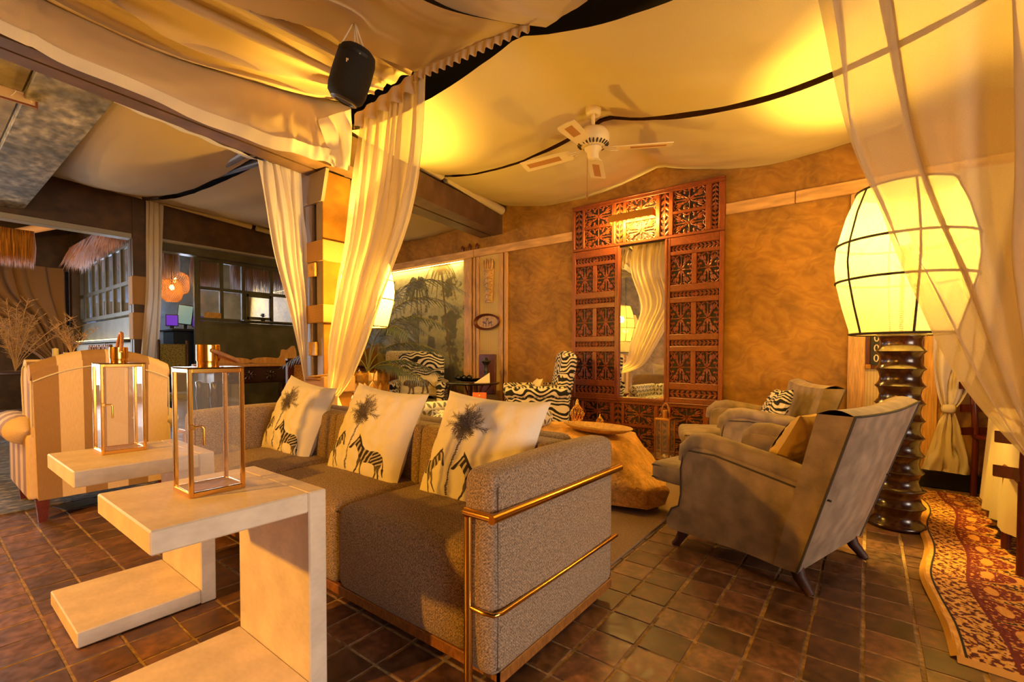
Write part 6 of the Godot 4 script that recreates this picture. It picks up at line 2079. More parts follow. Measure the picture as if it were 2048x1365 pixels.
# ---------------------------------------------------------------- fan and speaker
func build_fan_and_speaker() -> void:
	var o := thing("ceiling_fan", "cream ceiling fan with cane inset blades under the canvas", "fan", Vector3(-1.81, 2.72, -3.44))
	var c := MB.new()
	c.lathe([Vector2(0.0, 0.30), Vector2(0.022, 0.28), Vector2(0.055, 0.27), Vector2(0.062, 0.30), Vector2(0.062, 0.36), Vector2(0.0, 0.37)], 20)
	c.tube([Vector3(0, 0.15, 0), Vector3(0, 0.30, 0)], 0.016, 8)
	part("canopy_cup", c.mesh(), M.fan_white, o)
	var mt := MB.new()
	mt.lathe([Vector2(0, 0.02), Vector2(0.09, 0.02), Vector2(0.125, 0.045), Vector2(0.132, 0.08), Vector2(0.130, 0.12), Vector2(0.11, 0.15), Vector2(0.05, 0.17), Vector2(0, 0.175)], 32)
	part("motor", mt.mesh(), M.fan_white, o)
	var vents := MB.new()
	for k in 24:
		var a := TAU * k / 24.0
		vents.box(Vector3(cos(a) * 0.1105, 0.033, sin(a) * 0.1105), Vector3(0.036, 0.012, 0.010), 0.002, Basis(Vector3.UP, -a) * Basis(Vector3(0, 0, 1), 0.62))
	part("vents", vents.mesh(), M.fan_dark, o)
	var lk := MB.new()
	lk.lathe([Vector2(0, -0.085), Vector2(0.035, -0.083), Vector2(0.046, -0.07), Vector2(0.048, -0.02), Vector2(0.07, 0.0), Vector2(0.07, 0.02), Vector2(0, 0.02)], 24)
	part("switch_cup", lk.mesh(), M.fan_white, o)
	for az in [[176.0, 0.66], [-28.0, 0.62], [-113.0, 0.62], [86.0, 0.50]]:
		var b := Node3D.new()
		b.name = "blade_arm" if not o.has_node("blade_arm") else "blade_arm_%03d" % o.get_child_count()
		o.add_child(b, true)
		b.rotation.y = deg_to_rad(-az[0])
		b.rotation.z = 0.0
		var L: float = az[1]
		var bl := MB.new()
		bl.xf = Transform3D(Basis(Vector3.RIGHT, PI / 2 + 0.20), Vector3(0, 0.005, 0))
		bl.prism(smooth_poly(pv([0.19, -0.045, 0.26, -0.062, L - 0.04, -0.072, L, -0.05, L, 0.05, L - 0.04, 0.072, 0.26, 0.062, 0.19, 0.045]), 3), 0.007)
		part("blade", bl.mesh(), M.fan_white, b)
		var cn := MB.new()
		cn.xf = Transform3D(Basis(Vector3.RIGHT, PI / 2 + 0.20), Vector3(0, 0.005, 0))
		cn.rbox(Vector3((L + 0.25) * 0.5, 0, 0.0035), Vector3(L - 0.34, 0.062, 0.011), 0.004, Basis(), 2, 2)
		part("cane_inset", cn.mesh(), M.fan_cane, b)
		var br := MB.new()
		for s in [-0.02, 0.0, 0.02]:
			br.tube([Vector3(0.08, 0.015, s * 0.5), Vector3(0.14, 0.0, s * 1.4), Vector3(0.20, 0.0, s * 2.0)], 0.006, 5)
		part("bracket", br.mesh(), M.fan_white, b)
	var ch := MB.new()
	ch.tube([Vector3(-0.035, -0.06, 0.03), Vector3(-0.035, -0.34, 0.03)], 0.0022, 5)
	ch.lathe([Vector2(0, -0.40), Vector2(0.008, -0.395), Vector2(0.005, -0.35), Vector2(0, -0.34)], 8, Vector3(-0.035, 0, 0.03))
	part("pull_chain", ch.mesh(), M.leather, o)
	# speaker slung under the swag
	var s := thing("hanging_speaker", "dark rounded cloth speaker slung at an angle under the canopy swag", "speaker", Vector3(-2.245, 2.555, -1.50))
	s.rotation = Vector3(0.12, deg_to_rad(37), -0.36)
	var bm := MB.new()
	bm.lathe([Vector2(0, -0.135), Vector2(0.05, -0.135), Vector2(0.075, -0.130), Vector2(0.094, -0.112), Vector2(0.101, -0.08), Vector2(0.103, 0.0), Vector2(0.100, 0.09), Vector2(0.090, 0.125), Vector2(0.066, 0.143), Vector2(0.0, 0.147)], 36)
	part("body", bm.mesh(), M.speaker, s)
	var ri := MB.new()
	ri.lathe([Vector2(0.048, -0.136), Vector2(0.052, -0.142), Vector2(0.070, -0.138), Vector2(0.072, -0.130)], 32)
	part("base_ring", ri.mesh(), M.speaker_ring, s)
	var gr := MB.new()
	gr.grid(20, 3, func(u: float, v: float) -> Vector3:
		var a := lerpf(-0.9, 0.9, u)
		return Vector3(sin(a) * 0.1035, 0.088 + 0.018 * v, cos(a) * 0.1035 * (1.0 - 0.03 * v)))
	part("grip_slot", gr.mesh(), M.black, s)
	var lg := MB.new()
	lg.box(Vector3(0, 0.035, 0.1035), Vector3(0.005, 0.018, 0.002), 0.0006, Basis(Vector3(0, 0, 1), 0.25))
	lg.box(Vector3(0.006, 0.040, 0.1035), Vector3(0.004, 0.010, 0.002), 0.0006, Basis(Vector3(0, 0, 1), 0.25))
	part("emblem", lg.mesh(), M.paper, s)
	var st := MB.new()
	var hook := Vector3(-2.245, 2.86, -1.52)
	for q in [[-0.09, 0.10, 0.03], [0.05, 0.09, 0.09], [0.095, 0.06, 0.02], [-0.04, 0.12, -0.06]]:
		var e := s.transform * Vector3(q[0], q[1], q[2])
		st.tube([hook, hook.lerp(e, 0.5), e], 0.004, 5)
	solo("speaker_strap", st.mesh(), M.hem, "thin cloth straps tying the dark speaker to the swag", "strap")

# ---------------------------------------------------------------- right side
func build_right_side() -> void:
	# Persian rug with a wavy fringe
	var m := MB.new()
	var nz := noise(90, 1.4, 2)
	var left := func(z: float) -> float: return 0.258 + 0.022 * sin(z * 3.1 + 0.8) + 0.012 * sin(z * 7.0) + (0.055 * smoothstep(-3.6, -4.4, z))
	var lo := -4.80
	var hi := -2.20
	m.grid(20, 60, func(u: float, v: float) -> Vector3:
		var z := lerpf(lo, hi, v)
		var x0: float = left.call(z)
		var z2 := z + 0.10 * u * smoothstep(0.8, 1.0, v)
		return Vector3(lerpf(x0, x0 + 1.30, u), 0.012 + 0.006 * nz.get_noise_2d(u * 3, v * 6) + 0.010 * maxf(0.0, sin(z * 6.2)) * (1.0 - smoothstep(0.0, 0.10, u)), z2), Vector2(1, 1))
	var ru := thing("persian_rug", "red and gold patterned Persian rug with a wavy gold edge at the right", "rug")
	part("pile", m.mesh(), M.rug, ru)
	var f := MB.new()
	f.grid(60, 3, func(u: float, v: float) -> Vector3:
		var z := lerpf(lo, hi, u)
		var x0: float = left.call(z)
		return Vector3(x0 - 0.022 * v + 0.006, 0.014 + 0.010 * maxf(0.0, sin(z * 6.2)) - 0.011 * v, z))
	f.grid(60, 2, func(u: float, v: float) -> Vector3:
		var x: float = left.call(hi) + 1.30 * u
		return Vector3(x, 0.014 - 0.012 * v, hi + 0.10 * u + 0.03 * v))
	part("edge_binding", f.mesh(), M.fringe, ru)
	# framed picture behind the lamp
	var fr := thing("framed_picture", "red framed dark picture with pale rope knots behind the lamp column", "picture", Vector3(0.165, 1.16, -4.985))
	var fm := MB.new()
	for b in [[-0.17, 0, 0.03, 0.48], [0.17, 0, 0.03, 0.48]]:
		fm.box(Vector3(b[0], 0.02, 0.015), Vector3(b[2], b[3], 0.03), 0.004)
	for y in [-0.205, 0.245]:
		fm.box(Vector3(0, y, 0.015), Vector3(0.31, 0.03, 0.03), 0.004)
	part("frame", fm.mesh(), M.red_wood, fr)
	part("mount", boxmesh(Vector3(0, 0.02, 0.006), Vector3(0.31, 0.42, 0.01), 0.002), M.black, fr)
	var kn := MB.new()
	for i in 4:
		for s in [-1.0, 1.0]:
			var pts := []
			for k in 11:
				var a := TAU * k / 10.0
				pts.append(Vector3(s * 0.115 + cos(a) * 0.014, -0.13 + i * 0.085 + sin(a) * 0.028, 0.014 + 0.003 * sin(a * 2)))
			kn.tube(pts, 0.005, 5, false)
	part("rope_knots", kn.mesh(), M.paper, fr)
	var cn := MB.new()
	for sx in [-1.0, 1.0]:
		for sy in [-0.2, 0.24]:
			cn.box(Vector3(sx * 0.168, sy, 0.032), Vector3(0.036, 0.036, 0.004), 0.001)
	part("brass_corner", cn.mesh(), M.brass_dull, fr)
	# draped table
	var t := thing("dining_table", "wooden table at the right edge, mostly under a white cloth", "table", Vector3(0.98, 0, -3.85))
	part("tabletop", boxmesh(Vector3(0, 0.70, 0), Vector3(0.72, 0.03, 0.9), 0.006), M.mid_wood, t)
	for q in [[-0.33, 0.40], [-0.33, -0.40], [0.33, 0.40], [0.33, -0.40]]:
		part("leg", boxmesh(Vector3(q[0], 0.345, q[1]), Vector3(0.05, 0.69, 0.05), 0.006), M.mid_wood, t)
	var cl := MB.new()
	var nf := noise(91, 1.0, 2)
	cl.grid(120, 14, func(u: float, v: float) -> Vector3:
		var a := TAU * u
		var k := 1.0 / pow(pow(absf(cos(a)), 8.0) + pow(absf(sin(a)), 8.0), 1.0 / 8.0)
		var e := Vector2(cos(a) * 0.37, sin(a) * 0.46) * k
		if v < 0.3:
			return Vector3(0.98 + e.x * v / 0.3, 0.722, -3.85 + e.y * v / 0.3)
		var t2 := (v - 0.3) / 0.7
		var w := sin(a * 15.0 + 2.0 * nf.get_noise_1d(a * 3.0)) * 0.02 * t2 + 0.03 * t2
		var o2 := e.normalized() * w
		return Vector3(0.98 + e.x + o2.x, 0.722 - 0.60 * t2, -3.85 + e.y + o2.y), Vector2(3, 2))
	solo("white_tablecloth", cl.mesh(), M.tablecloth, "white cloth hanging to the floor over the table at the right edge", "tablecloth")
	# wooden chair, only its back corner shows
	for k in 2:
		var c := thing("ladder_chair", ["dark reddish wooden ladder back chair cut by the right edge of the frame", "dark reddish wooden chair behind the white tablecloth at the right"][k], "chair", [Vector3(0.80, 0, -3.40), Vector3(0.90, 0, -4.72)][k], deg_to_rad([178.0, 20.0][k]), "ladder back chairs")
		for s in [-1.0, 1.0]:
			var l := MB.new()
			l.tube([Vector3(s * 0.20, 0, -0.21), Vector3(s * 0.20, 0.45, -0.20), Vector3(s * 0.20, 0.95, -0.27)], 0.02, 8)
			part("rear_post", l.mesh(), M.red_wood, c)
			var l2 := MB.new()
			l2.tube([Vector3(s * 0.20, 0, 0.20), Vector3(s * 0.20, 0.44, 0.20)], 0.02, 8)
			part("leg", l2.mesh(), M.red_wood, c)
		part("seat", boxmesh(Vector3(0, 0.45, 0), Vector3(0.44, 0.035, 0.44), 0.01), M.red_wood, c)
		for y in [0.49, 0.66, 0.83]:
			var sl := MB.new()
			sl.grid(10, 1, func(u: float, v: float) -> Vector3:
				var x := lerpf(-0.30, 0.30, u)
				return Vector3(x, y + (v - 0.5) * 0.055, -0.215 - (y - 0.45) * 0.13 - 0.035 * (1.0 - pow(x / 0.2, 2))))
			sl.grid(10, 1, func(u: float, v: float) -> Vector3:
				var x := lerpf(0.30, -0.30, u)
				return Vector3(x, y + (v - 0.5) * 0.055, -0.215 - (y - 0.45) * 0.13 - 0.035 * (1.0 - pow(x / 0.2, 2)) + 0.018))
			part("slat", sl.mesh(), M.red_wood, c)

# ---------------------------------------------------------------- reception, far left
func pane_grid(o: Node3D, xf: Transform3D, xs: Array, ys: Array, bar := 0.05, skip := []) -> void:
	# frame bars along x at ys and along y at xs, glass between them; local z is outward
	for i in xs.size():
		var q := part("mullion", boxmesh(Vector3(xs[i], (ys[0] + ys[-1]) * 0.5, 0), Vector3(bar, ys[-1] - ys[0] + bar, 0.05), 0.004), M.green_grey, o)
		q.transform = xf
	for y in ys:
		var q := part("transom", boxmesh(Vector3((xs[0] + xs[-1]) * 0.5, y, 0.004), Vector3(xs[-1] - xs[0], bar * 0.9, 0.044), 0.004), M.green_grey, o)
		q.transform = xf
	for i in xs.size() - 1:
		for j in ys.size() - 1:
			if [i, j] in skip: continue
			var g := MB.new()
			g.quad(Vector3(xs[i], ys[j], 0), Vector3(xs[i], ys[j + 1], 0), Vector3(xs[i + 1], ys[j + 1], 0), Vector3(xs[i + 1], ys[j], 0))
			var q := part("pane", g.mesh(), M.glass, o)
			q.transform = xf

func straw_mass(called: String, label: String, m: Material, n: int, sd: int, f: Callable, group := "") -> void:
	# hanging strands; f(rng) gives [top, direction, length, width]
	var r := RandomNumberGenerator.new()
	r.seed = sd
	var mb := MB.new()
	for i in n:
		var s: Array = f.call(r)
		var p: Vector3 = s[0]
		var d: Vector3 = s[1]
		var L: float = s[2]
		var w: float = s[3]
		var side := d.cross(Vector3(r.randf_range(-1, 1), r.randf_range(-0.3, 0.3), r.randf_range(-1, 1))).normalized() * w
		var bend := Vector3(r.randf_range(-0.04, 0.04), 0, r.randf_range(-0.04, 0.04)) * L
		mb.quad(p - side, p + d * L * 0.5 - side + bend, p + d * L * 0.5 + side + bend, p + side)
		mb.tri(p + d * L * 0.5 - side + bend, p + d * L + bend * 0.5, p + d * L * 0.5 + side + bend)
	solo(called, mb.mesh(), m, label, "thatch", group, "stuff")

func build_reception() -> void:
	# fascia across the passage
	structure("wall_fascia", multi([[Vector3(-8.15, 2.69, -5.0), Vector3(-8.0, 3.30, 1.4)]], 0.006), M.dark_paint, "deep brown painted fascia above the reception front", "fascia")
	structure("trim_4", multi([[Vector3(-8.16, 2.62, -1.92), Vector3(-7.985, 2.69, 1.4)], [Vector3(-8.16, 2.655, -5.0), Vector3(-7.985, 2.69, -2.10)]], 0.006), M.metal_rail, "pale metal track under the brown fascia", "trim")
	var c := thing("far_post", "dark slotted post with cord wraps at the corner of the reception", "post", Vector3(-8.07, 0, -2.0))
	c.set_meta("kind", "structure")
	var pm := MB.new()
	for s in [-1.0, 1.0]:
		pm.box(Vector3(s * 0.05, 1.65, 0), Vector3(0.07, 3.3, 0.15), 0.005)
	part("channel", pm.mesh(), M.dark_paint, c)
	part("dark_slot_core", boxmesh(Vector3(0, 1.65, 0), Vector3(0.05, 3.3, 0.10), 0.003), M.black, c)  # black core makes the post's slot dark
	for y in [[1.73, 2.12], [1.25, 1.62]]:
		part("cord_wrap", boxmesh(Vector3(0, (y[0] + y[1]) * 0.5, 0), Vector3(0.19, y[1] - y[0], 0.175), 0.008), M.wrap_cord, c)
	# glazed front on the right of the post
	var g := thing("office_front", "green grey glazed office front with square panes behind the passage", "partition")
	g.set_meta("kind", "structure")
	var face := Transform3D(Basis(Vector3(0, 0, -1), Vector3(0, 1, 0), Vector3(1, 0, 0)), Vector3(-8.3, 0, 0))
	pane_grid(g, face, [2.80, 3.13, 3.46, 3.92, 4.35, 4.95], [1.60, 2.085, 2.53], 0.055)
	part("panel", multi([[Vector3(-8.33, 0, -5.0), Vector3(-8.29, 1.57, -2.77)]], 0.005), M.green_grey, g)
	part("header", multi([[Vector3(-8.34, 2.55, -5.0), Vector3(-8.15, 2.72, -2.1)]], 0.005), M.green_grey, g)
	part("shelf", multi([[Vector3(-8.30, 1.585, -4.25), Vector3(-8.08, 1.61, -3.38)]], 0.004), M.green_grey, g)
	part("door_jamb", multi([[Vector3(-8.34, 0, -2.83), Vector3(-8.28, 2.6, -2.75)]], 0.005), M.green_grey, g)
	var bead := MB.new()
	for b in [[-3.05, -2.86, 0.12, 1.52], [-4.9, -4.87, 0.12, 1.52]]:
		pass
	bead.box(Vector3(-8.285, 1.53, -3.85), Vector3(0.012, 0.02, 1.95), 0.003)
	bead.box(Vector3(-8.285, 0.82, -2.87), Vector3(0.012, 1.42, 0.02), 0.003)
	part("panel_bead", bead.mesh(), M.green_grey, g)
	# inner casement in the third bay
	var iw := MB.new()
	for b in [[Vector3(-8.27, 1.63, -3.90), Vector3(-8.24, 1.68, -3.49)], [Vector3(-8.27, 2.01, -3.90), Vector3(-8.24, 2.06, -3.49)], [Vector3(-8.27, 1.63, -3.53), Vector3(-8.24, 2.06, -3.48)], [Vector3(-8.27, 1.63, -3.91), Vector3(-8.24, 2.06, -3.86)]]:
		iw.box((b[0] + b[1]) * 0.5, (b[1] - b[0]).abs(), 0.004)
	part("casement", iw.mesh(), M.green_grey, g)
	# reception window wall at right angles to it
	var w := thing("reception_front", "dark green reception front with a row of tall narrow panes", "partition")
	w.set_meta("kind", "structure")
	var fz := Transform3D(Basis(), Vector3(0, 0, -2.05))
	pane_grid(w, fz, [-11.75, -11.3, -10.83, -10.38, -9.93, -9.48, -9.05, -8.62, -8.25], [1.66, 2.10, 2.66], 0.07)
	part("panel", multi([[Vector3(-12.0, 0, -2.08), Vector3(-8.2, 1.60, -2.03)]], 0.005), M.green_grey, w)
	part("header", multi([[Vector3(-12.0, 2.66, -2.10), Vector3(-8.2, 3.3, -2.02)]], 0.005), M.dark_paint, w)
	part("corner_post", multi([[Vector3(-12.0, 0, -2.12), Vector3(-11.75, 3.3, -1.92)]], 0.006), M.dark_paint, w)
	part("desk_front", multi([[Vector3(-11.7, 0, -2.02), Vector3(-8.3, 1.22, -1.96)]], 0.005), mat("desk_grey", Color(0.62, 0.60, 0.54), 0.6), w)
	part("counter", multi([[Vector3(-11.75, 1.225, -2.04), Vector3(-8.28, 1.262, -1.87)]], 0.004), M.green_grey, w)
	var led := solo("counter_strip_light", boxmesh(Vector3(-10.0, 1.272, -1.95), Vector3(3.3, 0.018, 0.02), 0.003), M.led, "glowing strip light along the reception counter above the lettering", "strip light")
	led.position.y = 0.0
	area("counter_strip_lamp", Vector3(-10.0, 1.30, -1.90), Vector3(-10.0, 0.0, -1.93), Vector2(3.2, 0.02), Color(1.0, 0.84, 0.35), 0.5)
	area("counter_strip_lamp", Vector3(-10.0, 1.30, -1.95), Vector3(-10.0, 3.0, -2.0), Vector2(3.2, 0.02), Color(1.0, 0.84, 0.35), 0.3)
	var tm := TextMesh.new()
	tm.text = "RECEPCIÓN"
	var sf := SystemFont.new()
	sf.font_names = PackedStringArray(["Droid Sans"])
	sf.font_weight = 700
	tm.font = sf
	tm.font_size = 48
	tm.pixel_size = 0.0052
	tm.depth = 0.03
	var sign := solo("reception_lettering", tm, M.leather, "brown raised letters reading RECEPCIÓN on the reception counter", "sign")
	sign.position = Vector3(-9.95, 1.10, -1.94)
	# end wall of the nook with its long tan curtain
	structure("wall_nook", multi([[Vector3(-12.1, 2.60, -2.0), Vector3(-11.95, 3.8, 0.2)]], 0.005), M.dark_paint, "dark lintel above the tan curtain in the far left nook", "wall")
	var rows := [[Vector3(-11.9, 2.62, 0.35), Vector3(-11.9, 2.62, -1.86), 0.07], [Vector3(-11.9, 2.1, 0.0), Vector3(-11.9, 2.1, -1.86), 0.075], [Vector3(-11.9, 1.65, -0.85), Vector3(-11.9, 1.65, -1.86), 0.065], [Vector3(-11.9, 1.2, -1.25), Vector3(-11.9, 1.2, -1.87), 0.04], [Vector3(-11.9, 0.85, -1.55), Vector3(-11.9, 0.85, -1.87), 0.025], [Vector3(-11.9, 0.1, -1.5), Vector3(-11.9, 0.1, -1.87), 0.04]]
	solo("tan_curtain", drape(rows, 8.0, 150, 36, 61, 0.25), M.tan_curtain, "heavy tan curtain swept aside in the far left nook", "curtain")
	# straw over it
	straw_mass("straw_fringe", "long golden straw fringe hanging under the fascia at the far left", M.straw, 2600, 5, func(r): return [Vector3(-9.3 + r.randf_range(-0.06, 0.06), 2.75, r.randf_range(-1.14, -0.2)), Vector3(0, -1, 0), (0.42 if r.randf() < 0.5 else 0.30) + 0.12 * r.randf(), 0.006], "straw fringes")
	straw_mass("straw_fringe", "bushy straw bundle hanging at the corner above the reception panes", M.straw, 3000, 6, func(r): 
		var t: float = r.randf()
		return [Vector3(lerpf(-11.2, -8.6, t), 2.92 - 0.04 * t, -1.93 + r.randf_range(-0.10, 0.12)), Vector3(r.randf_range(-0.35, 0.35), -1, r.randf_range(-0.1, 0.5)).normalized(), r.randf_range(0.2, 0.42) * (1.15 - 0.5 * t), 0.007], "straw fringes")
	var pipe := MB.new()
	pipe.tube([Vector3(-11.4, 3.0, -1.0), Vector3(-9.6, 3.0, -1.5)], 0.06, 10)
	solo("ceiling_bamboo", pipe.mesh(), M.straw, "thick bamboo pole under the dark ceiling of the nook", "pole")
	# what shows behind the panes
	structure("wall_office", multi([[Vector3(-12.0, 0, -5.0), Vector3(-11.85, 3.6, -2.1)]], 0.005), M.office_wall, "pale bluish wall of the office behind the panes", "wall")
	structure("office_ceiling", multi([[Vector3(-12.0, 3.3, -5.0), Vector3(-8.15, 3.4, -2.1)]], 0.005), M.dark_paint, "office ceiling behind the brown fascia", "ceiling")
	straw_mass("thatch_fringe", "reddish thatch fringe hanging behind the square office panes", M.thatch, 2200, 7, func(r): return [Vector3(-8.62 + r.randf_range(-0.10, 0.10), 2.72, [r.randf_range(-3.18, -2.85), r.randf_range(-4.10, -3.42), r.randf_range(-4.9, -4.1)][r.randi() % 3]), Vector3(r.randf_range(-0.05, 0.05), -1, r.randf_range(-0.08, 0.08)).normalized(), r.randf_range(0.3, 0.72), 0.006])
	straw_mass("thatch_fringe", "reddish thatch fringe hanging behind the tall reception panes", M.thatch, 1300, 8, func(r): return [Vector3(r.randf_range(-10.4, -8.4), 2.75, -2.5 + r.randf_range(-0.1, 0.1)), Vector3(0, -1, 0), r.randf_range(0.3, 0.62), 0.008])
	solo("office_shelf", multi([[Vector3(-11.5, 1.60, -3.0), Vector3(-10.9, 2.0, -2.2)]], 0.01), M.office_wall, "pale stack of folders seen through the reception panes", "shelf")
	# pendants in the doorway
	for k in 2:
		var p := thing("rattan_pendant", ["taller woven rattan pendant lamp in the office doorway, in front", "wide round woven rattan pendant lamp in the office doorway, behind"][k], "lamp", [Vector3(-8.55, 1.86, -2.535), Vector3(-9.05, 2.03, -2.73)][k], 0.0, "rattan pendants in the doorway")
		var R: float = [0.135, 0.20][k]
		var H: float = [0.34, 0.36][k]
		var rb := MB.new()
		for i in 30:
			for dn in [-1.0, 1.0]:
				var pts := []
				for j in 11:
					var v := j / 10.0
					var rr := R * pow(maxf(0.02, 1.0 - pow(absf(v * 2.0 - 1.0), 3.2)), 0.42) * 0.55 + R * 0.45
					var a: float = TAU * i / 30.0 + dn * v * 1.7
					pts.append(Vector3(cos(a) * rr, v * H, sin(a) * rr))
				rb.tube(pts, 0.0042, 4, false)
		part("woven_shade", rb.mesh(), M.rattan, p)
		bulb(p, H * 0.62, 0.035)
		var cdm := MB.new()
		cdm.tube([Vector3(0, H * 0.7, 0), Vector3(0, 0.82, 0)], 0.006, 6)
		part("cord", cdm.mesh(), M.black, p)
		omni("rattan_pendant_light", p.position + Vector3(0, H * 0.62, 0), WARM, 0.25, 0.04)
	# desk in the doorway with its screens
	var d := thing("reception_desk", "dark desk in the office doorway", "desk", Vector3(-9.1, 0, -2.95))
	part("top", boxmesh(Vector3(0, 1.44, 0), Vector3(0.6, 0.04, 0.7), 0.006), M.black, d)
	part("body", boxmesh(Vector3(0, 0.71, 0), Vector3(0.5, 1.42, 0.62), 0.006), M.black, d)
	var mon := thing("monitor", "tilted pale screen on the desk in the office doorway", "monitor", Vector3(-9.0, 1.46, -2.85), deg_to_rad(62))
	part("stand", boxmesh(Vector3(0, 0.06, -0.03), Vector3(0.05, 0.12, 0.05), 0.006), M.black, mon)
	part("casing", boxmesh(Vector3(0, 0.24, 0), Vector3(0.22, 0.33, 0.03), 0.006, Basis(Vector3(0, 0, 1), -0.12)), M.black, mon)
	part("screen", boxmesh(Vector3(0, 0.24, 0.017), Vector3(0.195, 0.30, 0.004), 0.001, Basis(Vector3(0, 0, 1), -0.12)), M.screen_pale, mon)
	for k in 2:
		var vm := thing("monitor", ["small violet screen left of the tilted pale screen", "small violet screen right of the tilted pale screen"][k], "monitor", Vector3(-9.05, 1.46, [-2.68, -3.05][k]), deg_to_rad(70))
		part("stand", boxmesh(Vector3(0, 0.03, -0.02), Vector3(0.06, 0.06, 0.05), 0.006), M.black, vm)
		part("casing", boxmesh(Vector3(0, 0.14, 0), Vector3(0.17, 0.19, 0.025), 0.005), M.black, vm)
		part("screen", boxmesh(Vector3(0, 0.14, 0.014), Vector3(0.15, 0.165, 0.004), 0.001), M.screen_violet, vm)
	solo("notice_card", boxmesh(Vector3(-8.26, 1.665, -2.99), Vector3(0.008, 0.085, 0.24), 0.002), M.plate_wood, "small yellow notice at the foot of the first office pane", "card")
	var pot := thing("tiny_potted_plant", "tiny dark potted plant on the little shelf of the office front", "plant", Vector3(-8.17, 1.612, -3.72))
	var pmm := MB.new()
	pmm.lathe([Vector2(0, 0), Vector2(0.03, 0), Vector2(0.04, 0.05), Vector2(0.035, 0.05), Vector2(0, 0.045)], 12)
	part("pot", pmm.mesh(), M.iron, pot)
	var pf := MB.new()
	for i in 14:
		leaf(pf, Vector2(0, 0), 0.0, 0.001, 0.001)
	var pfm := MB.new()
	for i in 16:
		pfm.xf = Transform3D(Basis(Vector3.UP, i * 2.4) * Basis(Vector3.RIGHT, -0.9 + 0.5 * (i % 3)), Vector3(0, 0.06, 0))
		leaf(pfm, Vector2(0, 0.04), PI / 2, 0.07, 0.03, 0.004)
	part("foliage", pfm.mesh(), M.palm_leaf, pot)
	# chair with a green patterned back before the doorway
	var gc := thing("patterned_chair", "chair with a pale green patterned back before the office doorway", "chair", Vector3(-7.15, 0, -2.12), deg_to_rad(70))
	for s in [-1.0, 1.0]:
		part("post", boxmesh(Vector3(s * 0.15, 0.62, 0), Vector3(0.035, 1.24, 0.04), 0.012, Basis(Vector3(1, 0, 0), -0.10)), M.dark_wood, gc)
	part("back", boxmesh(Vector3(0, 0.98, -0.03), Vector3(0.27, 0.40, 0.035), 0.01, Basis(Vector3(1, 0, 0), -0.10)), M.seat_green, gc)
	part("seat", boxmesh(Vector3(0, 0.52, 0.22), Vector3(0.36, 0.08, 0.42), 0.02), M.seat_green, gc)
	for s in [-1.0, 1.0]:
		part("leg", boxmesh(Vector3(s * 0.15, 0.24, 0.38), Vector3(0.035, 0.48, 0.035), 0.006), M.dark_wood, gc)
	# ornate console desk
	var k := thing("carved_desk", "dark carved wooden desk with a pale top beyond the sofa", "desk", Vector3(-6.85, 0, -2.95))
	part("top", boxmesh(Vector3(0, 0.90, 0), Vector3(0.62, 0.035, 1.25), 0.008), M.pine, k)
	part("apron", boxmesh(Vector3(0, 0.77, 0), Vector3(0.54, 0.22, 1.12), 0.012), M.dark_wood, k)
	for z in [-0.42, -0.14, 0.14, 0.42]:
		var dm := MB.new()
		dm.xf = Transform3D(Basis(Vector3(0, 0, -1), Vector3(0, 1, 0), Vector3(1, 0, 0)), Vector3(0.272, 0.77, z))
		for i in 8:
			leaf(dm, Vector2(cos(TAU * i / 8.0) * 0.05, sin(TAU * i / 8.0) * 0.04), TAU * i / 8.0, 0.07, 0.03, 0.012)
		dm.box(Vector3(0, 0.085, 0), Vector3(0.22, 0.015, 0.02), 0.004)
		dm.box(Vector3(0, -0.085, 0), Vector3(0.22, 0.015, 0.02), 0.004)
		part("drawer_carving", dm.mesh(), M.dark_wood, k)
	for q in [[-0.24, -0.55], [0.24, -0.55], [-0.24, 0.55], [0.24, 0.55]]:
		var lm := MB.new()
		lm.lathe([Vector2(0, 0), Vector2(0.05, 0), Vector2(0.04, 0.05), Vector2(0.026, 0.12), Vector2(0.035, 0.3), Vector2(0.055, 0.48), Vector2(0.045, 0.6), Vector2(0.055, 0.68), Vector2(0, 0.70)], 12, Vector3(q[0], 0, q[1]))
		part("leg", lm.mesh(), M.dark_wood, k)
	for j in 2:
		var s2 := MB.new()
		var sh2 := smooth_poly(pv([-0.24, 0, 0.24, 0, 0.25, 0.06, 0.1, 0.085, 0.0, 0.075, -0.12, 0.10, -0.24, 0.05]), 3) if j == 0 else smooth_poly(pv([-0.30, 0, 0.30, 0, 0.31, 0.26, 0.20, 0.20, 0.12, 0.20, 0.08, 0.08, -0.1, 0.09, -0.28, 0.07]), 3)
		s2.xf = Transform3D(Basis(Vector3(0, 0, -1), Vector3(0, 1, 0), Vector3(1, 0, 0)), Vector3(-7.05, 0.918, [-2.75, -3.35][j]))
		s2.prism(sh2, 0.04, 0.008)
		solo("desk_gallery", s2.mesh(), M.pine, ["low scrolled board at the back of the carved desk, left", "tall scrolled board at the back of the carved desk, right by the curtain"][j], "board", "scrolled boards on the desk")
	var pn := thing("red_panel", "reddish wooden post with a patterned panel left of the column", "partition", Vector3(-5.7, 0, -3.0))
	part("post", multi([[Vector3(-0.03, 0, 0.05), Vector3(0.03, 0.98, 0.13)]], 0.006), M.red_wood, pn)
	part("head", multi([[Vector3(-0.03, 0.92, -0.25), Vector3(0.03, 1.0, 0.13)]], 0.006), M.red_wood, pn)
	part("panel", multi([[Vector3(-0.015, 0.1, -0.25), Vector3(0.015, 0.92, 0.05)]], 0.003), M.floral, pn) if M.has("floral") else part("panel", multi([[Vector3(-0.015, 0.1, -0.25), Vector3(0.015, 0.92, 0.05)]], 0.003), mat("floral_panel", Color(0.95, 0.75, 0.5), 0.8, T.floral, 4.0), pn)
	# a bead string beside the column
	var bs := MB.new()
